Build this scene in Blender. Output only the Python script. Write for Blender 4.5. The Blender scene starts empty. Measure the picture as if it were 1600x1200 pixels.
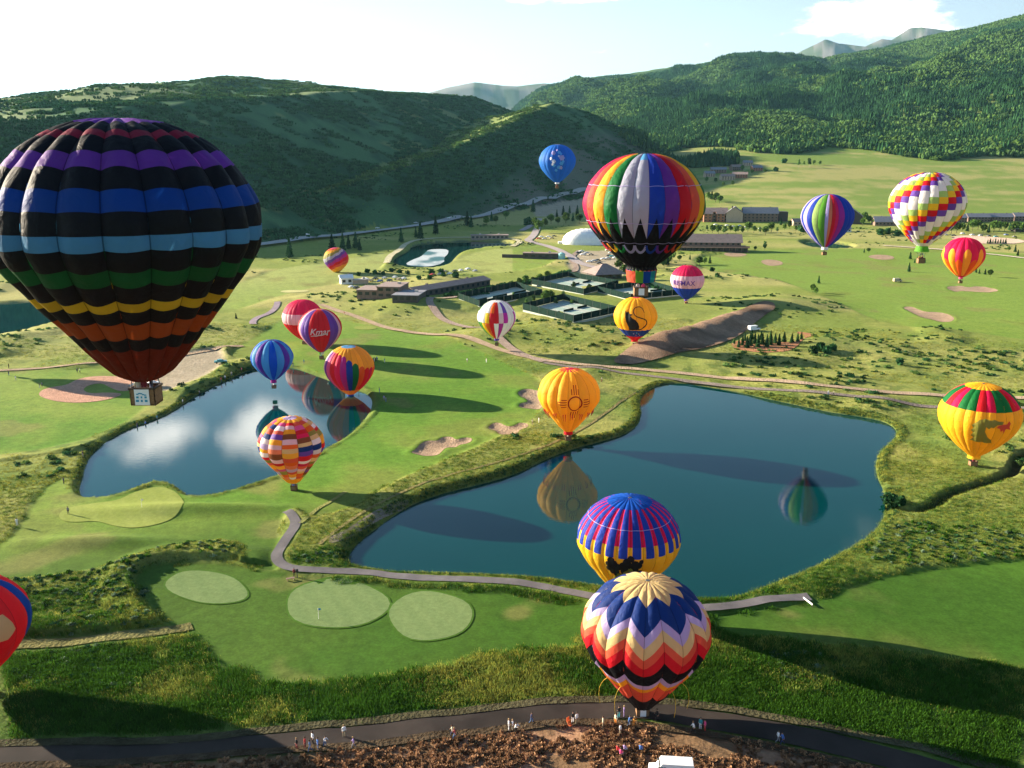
import bpy, bmesh, math, random
import numpy as np
from mathutils import Vector, Matrix

random.seed(7)
RNG = np.random.default_rng(7)
scene = bpy.context.scene
COL = scene.collection
R_ = math.radians

# ------------------------------------------------------------------ camera
CAM_H = 75.0
PITCH = R_(14.3)
FOC = 1400.0            # focal length in photo pixels (photo 1600 wide)
cam_data = bpy.data.cameras.new('camera')
cam_data.sensor_width = 36.0
cam_data.lens = 36.0 * FOC / 1600.0
cam_data.clip_start = 0.5
cam_data.clip_end = 60000.0
cam = bpy.data.objects.new('camera', cam_data)
COL.objects.link(cam)
cam.location = (0, 0, CAM_H)
cam.rotation_euler = (R_(90) - PITCH, 0, 0)
scene.camera = cam

# ------------------------------------------------------------------ sun, sky, exposure
SUN_EL = R_(16.5)
SUN_AZ = R_(-67.0)       # measured from +Y towards +X : the sun stands behind and to the left
SUN_DIR = Vector((math.sin(SUN_AZ) * math.cos(SUN_EL), math.cos(SUN_AZ) * math.cos(SUN_EL), math.sin(SUN_EL)))
sd = bpy.data.lights.new('sun', 'SUN')
sd.energy = 5.0
sd.angle = R_(0.5)
sd.color = (1.0, 0.86, 0.66)
sun = bpy.data.objects.new('sun', sd)
COL.objects.link(sun)
sun.rotation_euler = SUN_DIR.to_track_quat('Z', 'Y').to_euler()
sun.location = (-300, 120, 300)

scene.view_settings.view_transform = 'Standard'
scene.view_settings.look = 'None'
scene.view_settings.exposure = 2.1
scene.view_settings.gamma = 1.0
scene.view_settings.use_curve_mapping = False
cy = scene.cycles
cy.max_bounces = 6
cy.diffuse_bounces = 3
cy.glossy_bounces = 3
cy.transmission_bounces = 5
cy.volume_bounces = 0
cy.transparent_max_bounces = 8
cy.use_denoising = True
cy.sample_clamp_indirect = 6


def world_setup():
    w = bpy.data.worlds.new('World')
    scene.world = w
    w.use_nodes = True
    nt = w.node_tree
    nt.nodes.clear()
    N = nt.nodes.new
    L = nt.links.new
    out = N('ShaderNodeOutputWorld')
    bg = N('ShaderNodeBackground')
    bg.inputs['Strength'].default_value = 0.052
    sky = N('ShaderNodeTexSky')
    sky.sky_type = 'NISHITA'
    sky.sun_disc = False
    sky.sun_elevation = SUN_EL
    sky.sun_rotation = SUN_AZ % (2 * math.pi)
    sky.altitude = 2200
    sky.air_density = 1.0
    sky.dust_density = 0.9
    sky.ozone_density = 2.5
    tc = N('ShaderNodeTexCoord')
    sep = N('ShaderNodeSeparateXYZ')
    L(tc.outputs['Generated'], sep.inputs[0])
    # thin broken cloud: noise stretched along the horizon
    def dir_blob(az, el, rx, rz):
        """1 in the middle of an elliptical patch of sky at azimuth az and elevation el."""
        d = Vector((math.sin(R_(az)) * math.cos(R_(el)), math.cos(R_(az)) * math.cos(R_(el)), math.sin(R_(el))))
        e = Vector((math.cos(R_(az)), -math.sin(R_(az)), 0))
        u = d.cross(e)
        def dot(v):
            m = N('ShaderNodeVectorMath'); m.operation = 'DOT_PRODUCT'
            L(tc.outputs['Generated'], m.inputs[0]); m.inputs[1].default_value = v
            return m.outputs['Value']
        def mul(a, b):
            m = N('ShaderNodeMath'); m.operation = 'MULTIPLY'
            for i, s in enumerate((a, b)):
                if hasattr(s, 'node'): L(s, m.inputs[i])
                else: m.inputs[i].default_value = s
            return m.outputs[0]
        def add(a, b):
            m = N('ShaderNodeMath'); m.operation = 'ADD'
            for i, s in enumerate((a, b)):
                if hasattr(s, 'node'): L(s, m.inputs[i])
                else: m.inputs[i].default_value = s
            return m.outputs[0]
        a = mul(dot(e), 1.0 / math.sin(R_(rx)))
        b = mul(dot(u), 1.0 / math.sin(R_(rz)))
        r2 = add(mul(a, a), mul(b, b))
        m = N('ShaderNodeMapRange'); m.inputs['From Min'].default_value = 0.0; m.inputs['From Max'].default_value = 1.0
        m.inputs['To Min'].default_value = 1.0; m.inputs['To Max'].default_value = 0.0
        L(r2, m.inputs['Value'])
        g = N('ShaderNodeMath'); g.operation = 'GREATER_THAN'; g.inputs[1].default_value = 0.0
        L(dot(d), g.inputs[0])
        return mul(m.outputs[0], g.outputs[0])
    mp = N('ShaderNodeMapping')
    mp.inputs['Scale'].default_value = (1.0, 1.0, 3.2)
    L(tc.outputs['Generated'], mp.inputs['Vector'])
    nz = N('ShaderNodeTexNoise')
    nz.inputs['Scale'].default_value = 17.0
    nz.inputs['Detail'].default_value = 8.0
    nz.inputs['Roughness'].default_value = 0.62
    L(mp.outputs[0], nz.inputs['Vector'])
    total = None
    for az, el, rx, rz in ((20.5, 7.3, 6.0, 1.5), (4, 9.5, 6, 1.2), (-22.5, 16.3, 3.6, 2.0), (-15.6, 16.8, 4.4, 2.4),
                           (-50, 19, 12, 6), (35, 24, 14, 7), (75, 15, 14, 6), (130, 20, 16, 8), (-120, 22, 16, 8)):
        b = dir_blob(az, el, rx, rz)
        if total is None: total = b
        else:
            m = N('ShaderNodeMath'); m.operation = 'MAXIMUM'
            L(total, m.inputs[0]); L(b, m.inputs[1]); total = m.outputs[0]
    a = N('ShaderNodeMath'); a.operation = 'MULTIPLY_ADD'; a.inputs[1].default_value = 0.42; a.inputs[2].default_value = 0.0
    L(total, a.inputs[0])
    s = N('ShaderNodeMath'); s.operation = 'ADD'
    L(a.outputs[0], s.inputs[0]); L(nz.outputs['Fac'], s.inputs[1])
    mr = N('ShaderNodeMapRange'); mr.interpolation_type = 'SMOOTHSTEP'
    mr.inputs['From Min'].default_value = 0.66; mr.inputs['From Max'].default_value = 1.0
    mr.inputs['To Max'].default_value = 0.85
    L(s.outputs[0], mr.inputs['Value'])
    # pale haze low over the horizon
    hz = N('ShaderNodeMapRange'); hz.inputs['From Min'].default_value = 0.0; hz.inputs['From Max'].default_value = 0.34
    hz.inputs['To Min'].default_value = 0.82; hz.inputs['To Max'].default_value = 0.0
    hz.interpolation_type = 'SMOOTHSTEP'
    L(sep.outputs['Z'], hz.inputs['Value'])
    # the haze glows round the sun
    dsun = N('ShaderNodeVectorMath'); dsun.operation = 'DOT_PRODUCT'
    L(tc.outputs['Generated'], dsun.inputs[0]); dsun.inputs[1].default_value = SUN_DIR
    glow = N('ShaderNodeMapRange'); glow.inputs['From Min'].default_value = -0.2; glow.inputs['From Max'].default_value = 0.95
    glow.inputs['To Min'].default_value = 3.2; glow.inputs['To Max'].default_value = 9.0
    L(dsun.outputs['Value'], glow.inputs['Value'])
    hcol = N('ShaderNodeMix'); hcol.data_type = 'RGBA'; hcol.blend_type = 'MULTIPLY'; hcol.inputs['Factor'].default_value = 1.0
    hcol.inputs[6].default_value = (0.97, 1.0, 0.99, 1)
    L(glow.outputs[0], hcol.inputs[7])
    m1 = N('ShaderNodeMix'); m1.data_type = 'RGBA'
    L(hz.outputs[0], m1.inputs['Factor']); L(sky.outputs[0], m1.inputs[6]); L(hcol.outputs[2], m1.inputs[7])
    ccol = N('ShaderNodeMix'); ccol.data_type = 'RGBA'; ccol.blend_type = 'MULTIPLY'; ccol.inputs['Factor'].default_value = 1.0
    ccol.inputs[6].default_value = (3.4, 3.2, 3.0, 1)
    L(glow.outputs[0], ccol.inputs[7])
    m2 = N('ShaderNodeMix'); m2.data_type = 'RGBA'
    L(mr.outputs[0], m2.inputs['Factor']); L(m1.outputs[2], m2.inputs[6]); L(ccol.outputs[2], m2.inputs[7])
    L(m2.outputs[2], bg.inputs['Color'])
    L(bg.outputs[0], out.inputs['Surface'])


world_setup()

# ------------------------------------------------------------------ sight lines -> real places
_F = np.array((0.0, math.cos(PITCH), -math.sin(PITCH)))
_U = np.array((0.0, math.sin(PITCH), math.cos(PITCH)))


def ray(px, py):
    return np.array((1.0, 0, 0)) * ((px - 800) / FOC) + _F - _U * ((py - 600) / FOC)


def at_depth(px, py, depth):
    """the place on a sight line of the photograph at a given depth in metres"""
    d = ray(px, py)
    return np.array((0, 0, CAM_H)) + d * depth


def on_plane(px, py, z=0.0):
    d = ray(px, py)
    t = (z - CAM_H) / d[2]
    return np.array((d[0] * t, d[1] * t))


def poly_plane(pts, z=0.0):
    return np.array([on_plane(a, b, z) for a, b in pts])


# ------------------------------------------------------------------ numpy noise
def _hash(ix, iy, seed):
    h = (ix.astype(np.int64) * 374761393 + iy.astype(np.int64) * 668265263 + seed * 1442695041) & 0x7fffffff
    h = ((h ^ (h >> 13)) * 1274126177) & 0x7fffffff
    h = (h ^ (h >> 16)) & 0xffff
    return h / 65535.0


def vnoise(x, y, seed=0):
    x0 = np.floor(x); y0 = np.floor(y)
    fx = x - x0; fy = y - y0
    fx = fx * fx * (3 - 2 * fx); fy = fy * fy * (3 - 2 * fy)
    x0 = x0.astype(np.int64); y0 = y0.astype(np.int64)
    a = _hash(x0, y0, seed); b = _hash(x0 + 1, y0, seed)
    c = _hash(x0, y0 + 1, seed); d = _hash(x0 + 1, y0 + 1, seed)
    return (a * (1 - fx) + b * fx) * (1 - fy) + (c * (1 - fx) + d * fx) * fy


def fbm(x, y, scale, oct=4, seed=0, gain=0.5):
    x = np.asarray(x, float); y = np.asarray(y, float)
    s = np.zeros_like(x); a = 1.0; n = 0.0; f = 1.0 / scale
    for i in range(oct):
        c, sn = math.cos(0.6 * i + .3), math.sin(0.6 * i + .3)
        s += a * vnoise((x * c - y * sn) * f + 17.3 * i, (x * sn + y * c) * f - 9.1 * i, seed + i * 31)
        n += a; a *= gain; f *= 2.03
    return s / n


def sstep(a, b, x):
    t = np.clip((x - a) / (b - a), 0, 1)
    return t * t * (3 - 2 * t)


def poly_sd(x, y, poly):
    """signed distance to a closed polygon, positive inside"""
    x = np.asarray(x, float); y = np.asarray(y, float)
    out = np.full(x.shape, -1e9)
    lo = poly.min(0) - 40; hi = poly.max(0) + 40
    m = (x > lo[0]) & (x < hi[0]) & (y > lo[1]) & (y < hi[1])
    if not m.any(): return out
    X = x[m]; Y = y[m]
    d2 = np.full(X.shape, 1e18); ins = np.zeros(X.shape, bool)
    n = len(poly)
    for i in range(n):
        ax, ay = poly[i]; bx, by = poly[(i + 1) % n]
        ex, ey = bx - ax, by - ay
        wx, wy = X - ax, Y - ay
        t = np.clip((wx * ex + wy * ey) / (ex * ex + ey * ey + 1e-12), 0, 1)
        dx, dy = wx - ex * t, wy - ey * t
        d2 = np.minimum(d2, dx * dx + dy * dy)
        c = ((ay > Y) != (by > Y))
        with np.errstate(divide='ignore', invalid='ignore'):
            xi = (bx - ax) * (Y - ay) / (by - ay) + ax
        ins ^= c & (X < xi)
    d = np.sqrt(d2)
    out[m] = np.where(ins, d, -d)
    return out


def line_near(x, y, pts, vals=None):
    """distance to an open polyline, its side (+ on the right when walking it) and the value interpolated along it"""
    x = np.asarray(x, float); y = np.asarray(y, float)
    best = np.full(x.shape, 1e18); side = np.zeros(x.shape); val = np.zeros(x.shape)
    for i in range(len(pts) - 1):
        ax, ay = pts[i][0], pts[i][1]; bx, by = pts[i + 1][0], pts[i + 1][1]
        ex, ey = bx - ax, by - ay
        wx, wy = x - ax, y - ay
        t = np.clip((wx * ex + wy * ey) / (ex * ex + ey * ey), 0, 1)
        dx, dy = wx - ex * t, wy - ey * t
        d = dx * dx + dy * dy
        m = d < best
        best = np.where(m, d, best)
        side = np.where(m, np.sign(wx * ey - wy * ex), side)
        if vals is not None:
            val = np.where(m, vals[i] * (1 - t) + vals[i + 1] * t, val)
    return np.sqrt(best), side, val


def smooth_poly(pts, n=3):
    """Chaikin rounding of a closed outline"""
    p = np.array(pts, float)
    for _ in range(n):
        q = np.roll(p, -1, 0)
        p = np.stack((p * .75 + q * .25, p * .25 + q * .75), 1).reshape(-1, 2)
    return p


def smooth_line(pts, n=3):
    p = np.array(pts, float)
    for _ in range(n):
        a = p[:-1]; b = p[1:]
        q = np.stack((a * .75 + b * .25, a * .25 + b * .75), 1).reshape(-1, 2)
        p = np.concatenate((p[:1], q, p[-1:]))
    return p


# ------------------------------------------------------------------ objects
def tag(o, label=None, cat=None, group=None, kind=None):
    if label: o['label'] = label
    if cat: o['category'] = cat
    if group: o['group'] = group
    if kind: o['kind'] = kind
    return o


def empty(name, loc=(0, 0, 0), rz=0.0, label=None, cat=None, group=None, kind=None):
    o = bpy.data.objects.new(name, None)
    o.empty_display_size = 0.5
    COL.objects.link(o)
    o.location = loc
    o.rotation_euler = (0, 0, rz)
    return tag(o, label, cat, group, kind)


def link(name, me, parent=None, loc=None, mats=None):
    o = bpy.data.objects.new(name, me)
    COL.objects.link(o)
    if parent is not None: o.parent = parent
    if loc is not None: o.location = loc
    if mats is not None:
        for m in (mats if isinstance(mats, (list, tuple)) else [mats]):
            me.materials.append(m)
    return o


def mesh_np(name, verts, faces, smooth=False, colors=None, attr='Col'):
    """mesh from arrays; faces (n,3) or (n,4); colors per vertex (n,3)"""
    me = bpy.data.meshes.new(name)
    verts = np.asarray(verts, np.float32); faces = np.asarray(faces, np.int32)
    k = faces.shape[1]
    me.vertices.add(len(verts)); me.vertices.foreach_set('co', verts.ravel())
    me.loops.add(faces.size); me.loops.foreach_set('vertex_index', faces.ravel())
    me.polygons.add(len(faces))
    me.polygons.foreach_set('loop_start', np.arange(0, faces.size, k, dtype=np.int32))
    me.polygons.foreach_set('loop_total', np.full(len(faces), k, np.int32))
    if smooth: me.polygons.foreach_set('use_smooth', np.ones(len(faces), bool))
    me.update(calc_edges=True)
    if colors is not None:
        a = me.color_attributes.new(attr, 'FLOAT_COLOR', 'POINT')
        c = np.ones((len(verts), 4), np.float32); c[:, :3] = colors
        a.data.foreach_set('color', c.ravel())
    return me


class MB:
    """collects simple shapes in one mesh"""
    def __init__(self):
        self.v = []; self.f = []; self.mi = []; self.mat = 0

    def add(self, vs, fs):
        n = len(self.v)
        self.v += [tuple(p) for p in vs]
        self.f += [tuple(i + n for i in f) for f in fs]
        self.mi += [self.mat] * len(fs)

    def box(self, c, s, rz=0.0, M=None):
        cx, cy_, cz = c; hx, hy, hz = s[0] / 2, s[1] / 2, s[2] / 2
        co, si = math.cos(rz), math.sin(rz)
        vs = []
        for z in (-hz, hz):
            for x, y in ((-hx, -hy), (hx, -hy), (hx, hy), (-hx, hy)):
                p = Vector((cx + x * co - y * si, cy_ + x * si + y * co, cz + z))
                if M is not None: p = M @ p
                vs.append(p)
        self.add(vs, [(0, 3, 2, 1), (4, 5, 6, 7), (0, 1, 5, 4), (1, 2, 6, 5), (2, 3, 7, 6), (3, 0, 4, 7)])

    def tube(self, a, b, r0, r1=None, n=6, cap=True):
        a = Vector(a); b = Vector(b)
        if r1 is None: r1 = r0
        d = (b - a)
        if d.length < 1e-6: return
        q = d.normalized()
        u = q.orthogonal().normalized(); w = q.cross(u)
        vs = []
        for p, r in ((a, r0), (b, r1)):
            for i in range(n):
                t = 2 * math.pi * i / n
                vs.append(p + (u * math.cos(t) + w * math.sin(t)) * r)
        fs = [(i, (i + 1) % n, n + (i + 1) % n, n + i) for i in range(n)]
        if cap: fs += [tuple(range(n - 1, -1, -1)), tuple(range(n, 2 * n))]
        self.add(vs, fs)

    def lathe(self, prof, c=(0, 0, 0), n=12, cap=False):
        vs = []; fs = []
        for r, z in prof:
            for i in range(n):
                t = 2 * math.pi * i / n
                vs.append((c[0] + r * math.cos(t), c[1] + r * math.sin(t), c[2] + z))
        for k in range(len(prof) - 1):
            for i in range(n):
                j = (i + 1) % n
                fs.append((k * n + i, (k + 1) * n + i, (k + 1) * n + j, k * n + j))
        if cap:
            fs.append(tuple(range(n))); fs.append(tuple(range((len(prof) - 1) * n + n - 1, (len(prof) - 1) * n - 1, -1)))
        self.add(vs, fs)

    def poly(self, pts):
        self.add(pts, [tuple(range(len(pts)))])

    def mesh(self, name, mats, smooth=False):
        me = bpy.data.meshes.new(name)
        me.from_pydata(self.v, [], self.f)
        for m in (mats if isinstance(mats, (list, tuple)) else [mats]): me.materials.append(m)
        me.polygons.foreach_set('material_index', self.mi)
        if smooth: me.polygons.foreach_set('use_smooth', [True] * len(self.f))
        me.update()
        return me

    def build(self, name, mats, parent=None, smooth=False, loc=None, rz=None):
        o = link(name, self.mesh(name, mats, smooth), parent, loc)
        if rz is not None: o.rotation_euler = (0, 0, rz)
        return o


def copy_tree(o, parent=None):
    c = o.copy(); COL.objects.link(c); c.parent = parent
    for ch in list(o.children): copy_tree(ch, c)
    return c


# ------------------------------------------------------------------ materials
def new_mat(name):
    m = bpy.data.materials.new(name); m.use_nodes = True
    nt = m.node_tree; nt.nodes.clear()
    out = nt.nodes.new('ShaderNodeOutputMaterial')
    return m, nt, nt.nodes.new, nt.links.new, out


def noise_color(nt, N, L, base, amount, scale, coords='Object', detail=4.0, rough=0.6, stretch=None):
    """multiplies a colour socket or value by a noise between 1-amount and 1+amount"""
    tc = N('ShaderNodeTexCoord')
    nz = N('ShaderNodeTexNoise'); nz.inputs['Scale'].default_value = scale
    nz.inputs['Detail'].default_value = detail; nz.inputs['Roughness'].default_value = rough
    src = tc.outputs[coords]
    if stretch:
        mp = N('ShaderNodeMapping'); mp.inputs['Scale'].default_value = stretch
        L(src, mp.inputs[0]); src = mp.outputs[0]
    L(src, nz.inputs['Vector'])
    mr = N('ShaderNodeMapRange'); mr.inputs['From Min'].default_value = 0.25; mr.inputs['From Max'].default_value = 0.75
    mr.inputs['To Min'].default_value = 1 - amount; mr.inputs['To Max'].default_value = 1 + amount
    L(nz.outputs['Fac'], mr.inputs['Value'])
    mx = N('ShaderNodeMix'); mx.data_type = 'RGBA'; mx.blend_type = 'MULTIPLY'; mx.inputs['Factor'].default_value = 1.0
    if hasattr(base, 'node'): L(base, mx.inputs[6])
    else: mx.inputs[6].default_value = (*base, 1)
    L(mr.outputs[0], mx.inputs[7])
    return mx.outputs[2], nz.outputs['Fac']


_mats = {}


def paint(name, color, rough=0.6, amount=0.15, scale=3.0, metallic=0.0, spec=0.4, bump=0.0):
    if name in _mats: return _mats[name]
    m, nt, N, L, out = new_mat(name)
    p = N('ShaderNodeBsdfPrincipled')
    c, f = noise_color(nt, N, L, color, amount, scale)
    L(c, p.inputs['Base Color'])
    p.inputs['Roughness'].default_value = rough
    p.inputs['Metallic'].default_value = metallic
    p.inputs['Specular IOR Level'].default_value = spec
    if bump:
        b = N('ShaderNodeBump'); b.inputs['Strength'].default_value = bump; b.inputs['Distance'].default_value = 0.05
        L(f, b.inputs['Height']); L(b.outputs[0], p.inputs['Normal'])
    L(p.outputs[0], out.inputs['Surface'])
    _mats[name] = m
    return m


def leafy(name, color, amount=0.45, scale=0.6, trans=0.25):
    if name in _mats: return _mats[name]
    m, nt, N, L, out = new_mat(name)
    c, f = noise_color(nt, N, L, color, amount, scale, coords='Object')
    oi = N('ShaderNodeObjectInfo')
    mr = N('ShaderNodeMapRange'); mr.inputs['To Min'].default_value = 0.5; mr.inputs['To Max'].default_value = 1.6
    L(oi.outputs['Random'], mr.inputs['Value'])
    mx = N('ShaderNodeMix'); mx.data_type = 'RGBA'; mx.blend_type = 'MULTIPLY'; mx.inputs['Factor'].default_value = 1.0
    L(c, mx.inputs[6]); L(mr.outputs[0], mx.inputs[7])
    d = N('ShaderNodeBsdfDiffuse'); t = N('ShaderNodeBsdfTranslucent')
    L(mx.outputs[2], d.inputs['Color']); L(mx.outputs[2], t.inputs['Color'])
    s = N('ShaderNodeMixShader'); s.inputs[0].default_value = trans
    L(d.outputs[0], s.inputs[1]); L(t.outputs[0], s.inputs[2]); L(s.outputs[0], out.inputs['Surface'])
    _mats[name] = m
    return m


def attr_mat(name, rough=0.9, fine=((0.9, 0.25),), bump=0.0, bump_scale=1.0, trans=0.0, spec=0.1, bump_attr=None):
    """colour comes from the painted attribute Col, fine grain from noise"""
    m, nt, N, L, out = new_mat(name)
    at = N('ShaderNodeAttribute'); at.attribute_name = 'Col'
    c = at.outputs['Color']
    for sc, am in fine:
        c, f = noise_color(nt, N, L, c, am, sc)
    p = N('ShaderNodeBsdfPrincipled')
    L(c, p.inputs['Base Color'])
    p.inputs['Roughness'].default_value = rough
    p.inputs['Specular IOR Level'].default_value = spec
    if bump:
        tc = N('ShaderNodeTexCoord')
        nz = N('ShaderNodeTexNoise'); nz.inputs['Scale'].default_value = bump_scale; nz.inputs['Detail'].default_value = 6
        L(tc.outputs['Object'], nz.inputs['Vector'])
        b = N('ShaderNodeBump'); b.inputs['Strength'].default_value = bump; b.inputs['Distance'].default_value = 1.0
        if bump_attr:
            ra = N('ShaderNodeAttribute'); ra.attribute_name = bump_attr
            ml = N('ShaderNodeMath'); ml.operation = 'MULTIPLY'; ml.inputs[1].default_value = bump
            L(ra.outputs['Fac'], ml.inputs[0]); L(ml.outputs[0], b.inputs['Strength'])
        L(nz.outputs['Fac'], b.inputs['Height']); L(b.outputs[0], p.inputs['Normal'])
    if trans:
        t = N('ShaderNodeBsdfTranslucent'); L(c, t.inputs['Color'])
        s = N('ShaderNodeMixShader'); s.inputs[0].default_value = trans
        L(p.outputs[0], s.inputs[1]); L(t.outputs[0], s.inputs[2]); L(s.outputs[0], out.inputs['Surface'])
    else:
        L(p.outputs[0], out.inputs['Surface'])
    return m
# ================================================================== THE LAND
def rp(px, py, depth): return tuple(at_depth(px, py, depth))


# left ridge: the shoulder where the steep shaded face breaks
L_RIDGE = [(-3200, 1500, 120), (-1500, 860, 92), (-850, 760, 100), rp(0, 188, 800), rp(160, 174, 900), rp(320, 160, 1090),
           rp(430, 151, 1260), rp(500, 146, 1400), rp(600, 144, 1650), rp(740, 151, 2050), rp(790, 178, 2300), rp(850, 205, 2600)]
# middle spur
S_RIDGE = [rp(330, 392, 760), rp(365, 368, 800), rp(400, 346, 830), rp(450, 324, 880), rp(500, 304, 940), rp(600, 270, 1050), rp(700, 235, 1220), rp(780, 201, 1400),
           rp(830, 177, 1550), rp(868, 160, 1650), rp(915, 173, 1700), rp(960, 195, 1780), rp(1000, 215, 1850), rp(1040, 240, 1900)]
# right-hand forested mountain: crest by azimuth
M_CREST = [rp(700, 240, 4000), rp(760, 172, 5200), rp(800, 152, 5600), rp(850, 139, 5800), rp(900, 126, 6000), rp(950, 119, 6100), rp(1040, 106, 6200), rp(1125, 94, 6300),
           rp(1225, 90, 6000), rp(1290, 93, 5800), rp(1350, 82, 5500), rp(1430, 68, 5200), rp(1500, 50, 4900), rp(1600, 24, 4500), rp(1750, -20, 4300), rp(2100, -60, 4300), rp(2800, -60, 4300)]
F_RIDGES = [
    [rp(1150, 115, 11500), rp(1235, 87, 11000), rp(1262, 69, 11000), rp(1292, 58, 11000), rp(1312, 68, 11000), rp(1345, 69, 11000), rp(1385, 59, 11200), rp(1405, 51, 11300),
     rp(1425, 40, 11300), rp(1445, 43, 11300), rp(1475, 44, 11300), rp(1530, 53, 11300), rp(1700, 51, 11300)],
    [rp(560, 170, 9500), rp(660, 144, 9500), rp(700, 133, 9500), rp(742, 125, 9500), rp(772, 127, 9500), rp(810, 130, 9500), rp(850, 127, 9500), rp(900, 131, 9500), rp(1000, 150, 9500)],
]
M_AZ = np.array([math.atan2(p[0], p[1]) for p in M_CREST]); M_D = np.array([math.hypot(p[0], p[1]) for p in M_CREST]); M_Z = np.array([p[2] for p in M_CREST])
WATER_Z = -0.45

# ---- outlines of ponds (real places reached along sight lines, on the water plane)
def outline(pts, n=2, z=WATER_Z): return smooth_poly(poly_plane(pts, z), n)


POND_W = outline([(125, 760), (130, 738), (140, 712), (165, 690), (205, 668), (245, 655), (275, 640), (300, 622), (330, 605), (358, 593), (385, 580), (405, 575), (430, 573), (460, 575), (490, 586),
                  (520, 597), (545, 608), (568, 613), (581, 622), (582, 636), (574, 650), (560, 667), (545, 680), (528, 691), (500, 707), (470, 725), (440, 742), (410, 752), (378, 763), (340, 774),
                  (300, 778), (286, 770), (272, 757), (240, 752), (215, 763), (185, 774), (160, 779), (130, 778), (123, 770)])
POND_E = outline([(1012, 610), (1032, 601), (1062, 598), (1100, 604), (1150, 612), (1200, 624), (1250, 634), (1300, 645), (1350, 652), (1386, 660), (1404, 675), (1395, 690), (1375, 705), (1368, 722),
                  (1370, 745), (1380, 765), (1384, 782), (1381, 815), (1350, 845), (1310, 868), (1270, 889), (1230, 905), (1190, 921), (1150, 936), (1110, 940), (1060, 938), (1000, 930), (950, 921), (900, 914),
                  (850, 906), (800, 903), (740, 900), (680, 898), (620, 897), (595, 893), (560, 888), (543, 880), (546, 864), (562, 845), (590, 825), (622, 801), (652, 785), (700, 769), (760, 755), (810, 740),
                  (850, 719), (890, 703), (940, 690), (975, 680), (997, 665), (1003, 645), (997, 627)])
POND_FAR = outline([(612, 412), (619, 402), (640, 393), (642, 385), (660, 380), (700, 377), (750, 377), (790, 378), (806, 383), (792, 387), (750, 389), (722, 393), (712, 401), (702, 414), (665, 420), (630, 418)])
POND_TINY = outline([(1250, 378), (1275, 376), (1310, 380), (1336, 385), (1330, 389), (1290, 390), (1262, 386)])
LAKE_FAR_W = outline([(-260, 486), (-60, 478), (0, 474), (60, 471), (98, 478), (104, 492), (78, 508), (40, 516), (0, 525), (-80, 545), (-260, 560)])
PONDS = [POND_W, POND_E, POND_FAR, POND_TINY, LAKE_FAR_W]
DITCH = smooth_line(poly_plane([(1384, 792), (1400, 797), (1425, 801), (1442, 797), (1462, 789), (1478, 775), (1492, 770), (1515, 763), (1540, 755), (1565, 746), (1583, 738), (1590, 722), (1600, 714), (1640, 706)]), 2)

# ---- mown ground
FAIR = [
    outline([(600, 548), (660, 535), (740, 545), (800, 575), (850, 595), (850, 625), (842, 650), (815, 668), (770, 690), (700, 722), (640, 745), (600, 765), (560, 795), (505, 812), (478, 812), (468, 800), (442, 806), (438, 850), (424, 880), (436, 898), (400, 894), (372, 880), (380, 852), (335, 846), (270, 862),
             (180, 888), (90, 902), (-40, 915), (-60, 880), (10, 850), (38, 815), (60, 770), (95, 745), (118, 772), (160, 783), (215, 768), (250, 757), (285, 775), (300, 782), (360, 772), (440, 748), (500, 712), (566, 672), (592, 640), (592, 618), (560, 600)], 2, 0),
    outline([(-60, 590), (0, 584), (100, 580), (190, 574), (240, 600), (236, 630), (200, 660), (130, 690), (60, 705), (-60, 720)], 2, 0),
    outline([(214, 905), (225, 893), (255, 884), (350, 884), (430, 900), (560, 915), (700, 922), (860, 938), (930, 952), (960, 985), (900, 1018), (760, 1030), (660, 1052), (560, 1072), (450, 1072), (380, 1058), (345, 1040), (300, 1008), (262, 975), (232, 950), (214, 925)], 2, 0),
    outline([(1090, 968), (1200, 955), (1262, 948), (1330, 918), (1400, 900), (1500, 886), (1600, 876), (1800, 868), (1800, 1080), (1500, 1035), (1250, 1005), (1110, 1000)], 2, 0),
    outline([(1080, 402), (1180, 392), (1250, 392), (1400, 388), (1600, 398), (1700, 400), (1700, 545), (1600, 532), (1520, 520), (1400, 512), (1340, 490), (1290, 468), (1225, 440), (1150, 430), (1090, 420)], 2, 0),
    outline([(340, 560), (400, 530), (440, 500), (520, 498), (600, 515), (690, 530), (740, 545), (640, 560), (590, 560), (540, 600), (460, 570), (420, 566)], 2, 0),
    outline([(380, 440), (440, 420), (560, 405), (620, 392), (600, 420), (560, 440), (480, 452), (420, 470), (330, 500), (330, 470)], 2, 0),
    outline([(650, 425), (712, 404), (760, 392), (800, 392), (850, 380), (880, 400), (850, 420), (800, 425), (740, 430)], 2, 0),
]
BARE = [   # dirt and gravel
    outline([(244, 605), (232, 590), (260, 566), (300, 553), (345, 548), (352, 558), (348, 575), (320, 590), (280, 606), (255, 618)], 2, 0),
    outline([(820, 345), (860, 320), (905, 312), (915, 330), (890, 345)], 1, 0),
    outline([(900, 395), (960, 392), (990, 420), (960, 440), (925, 435), (880, 420)], 1, 0),
]


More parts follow.
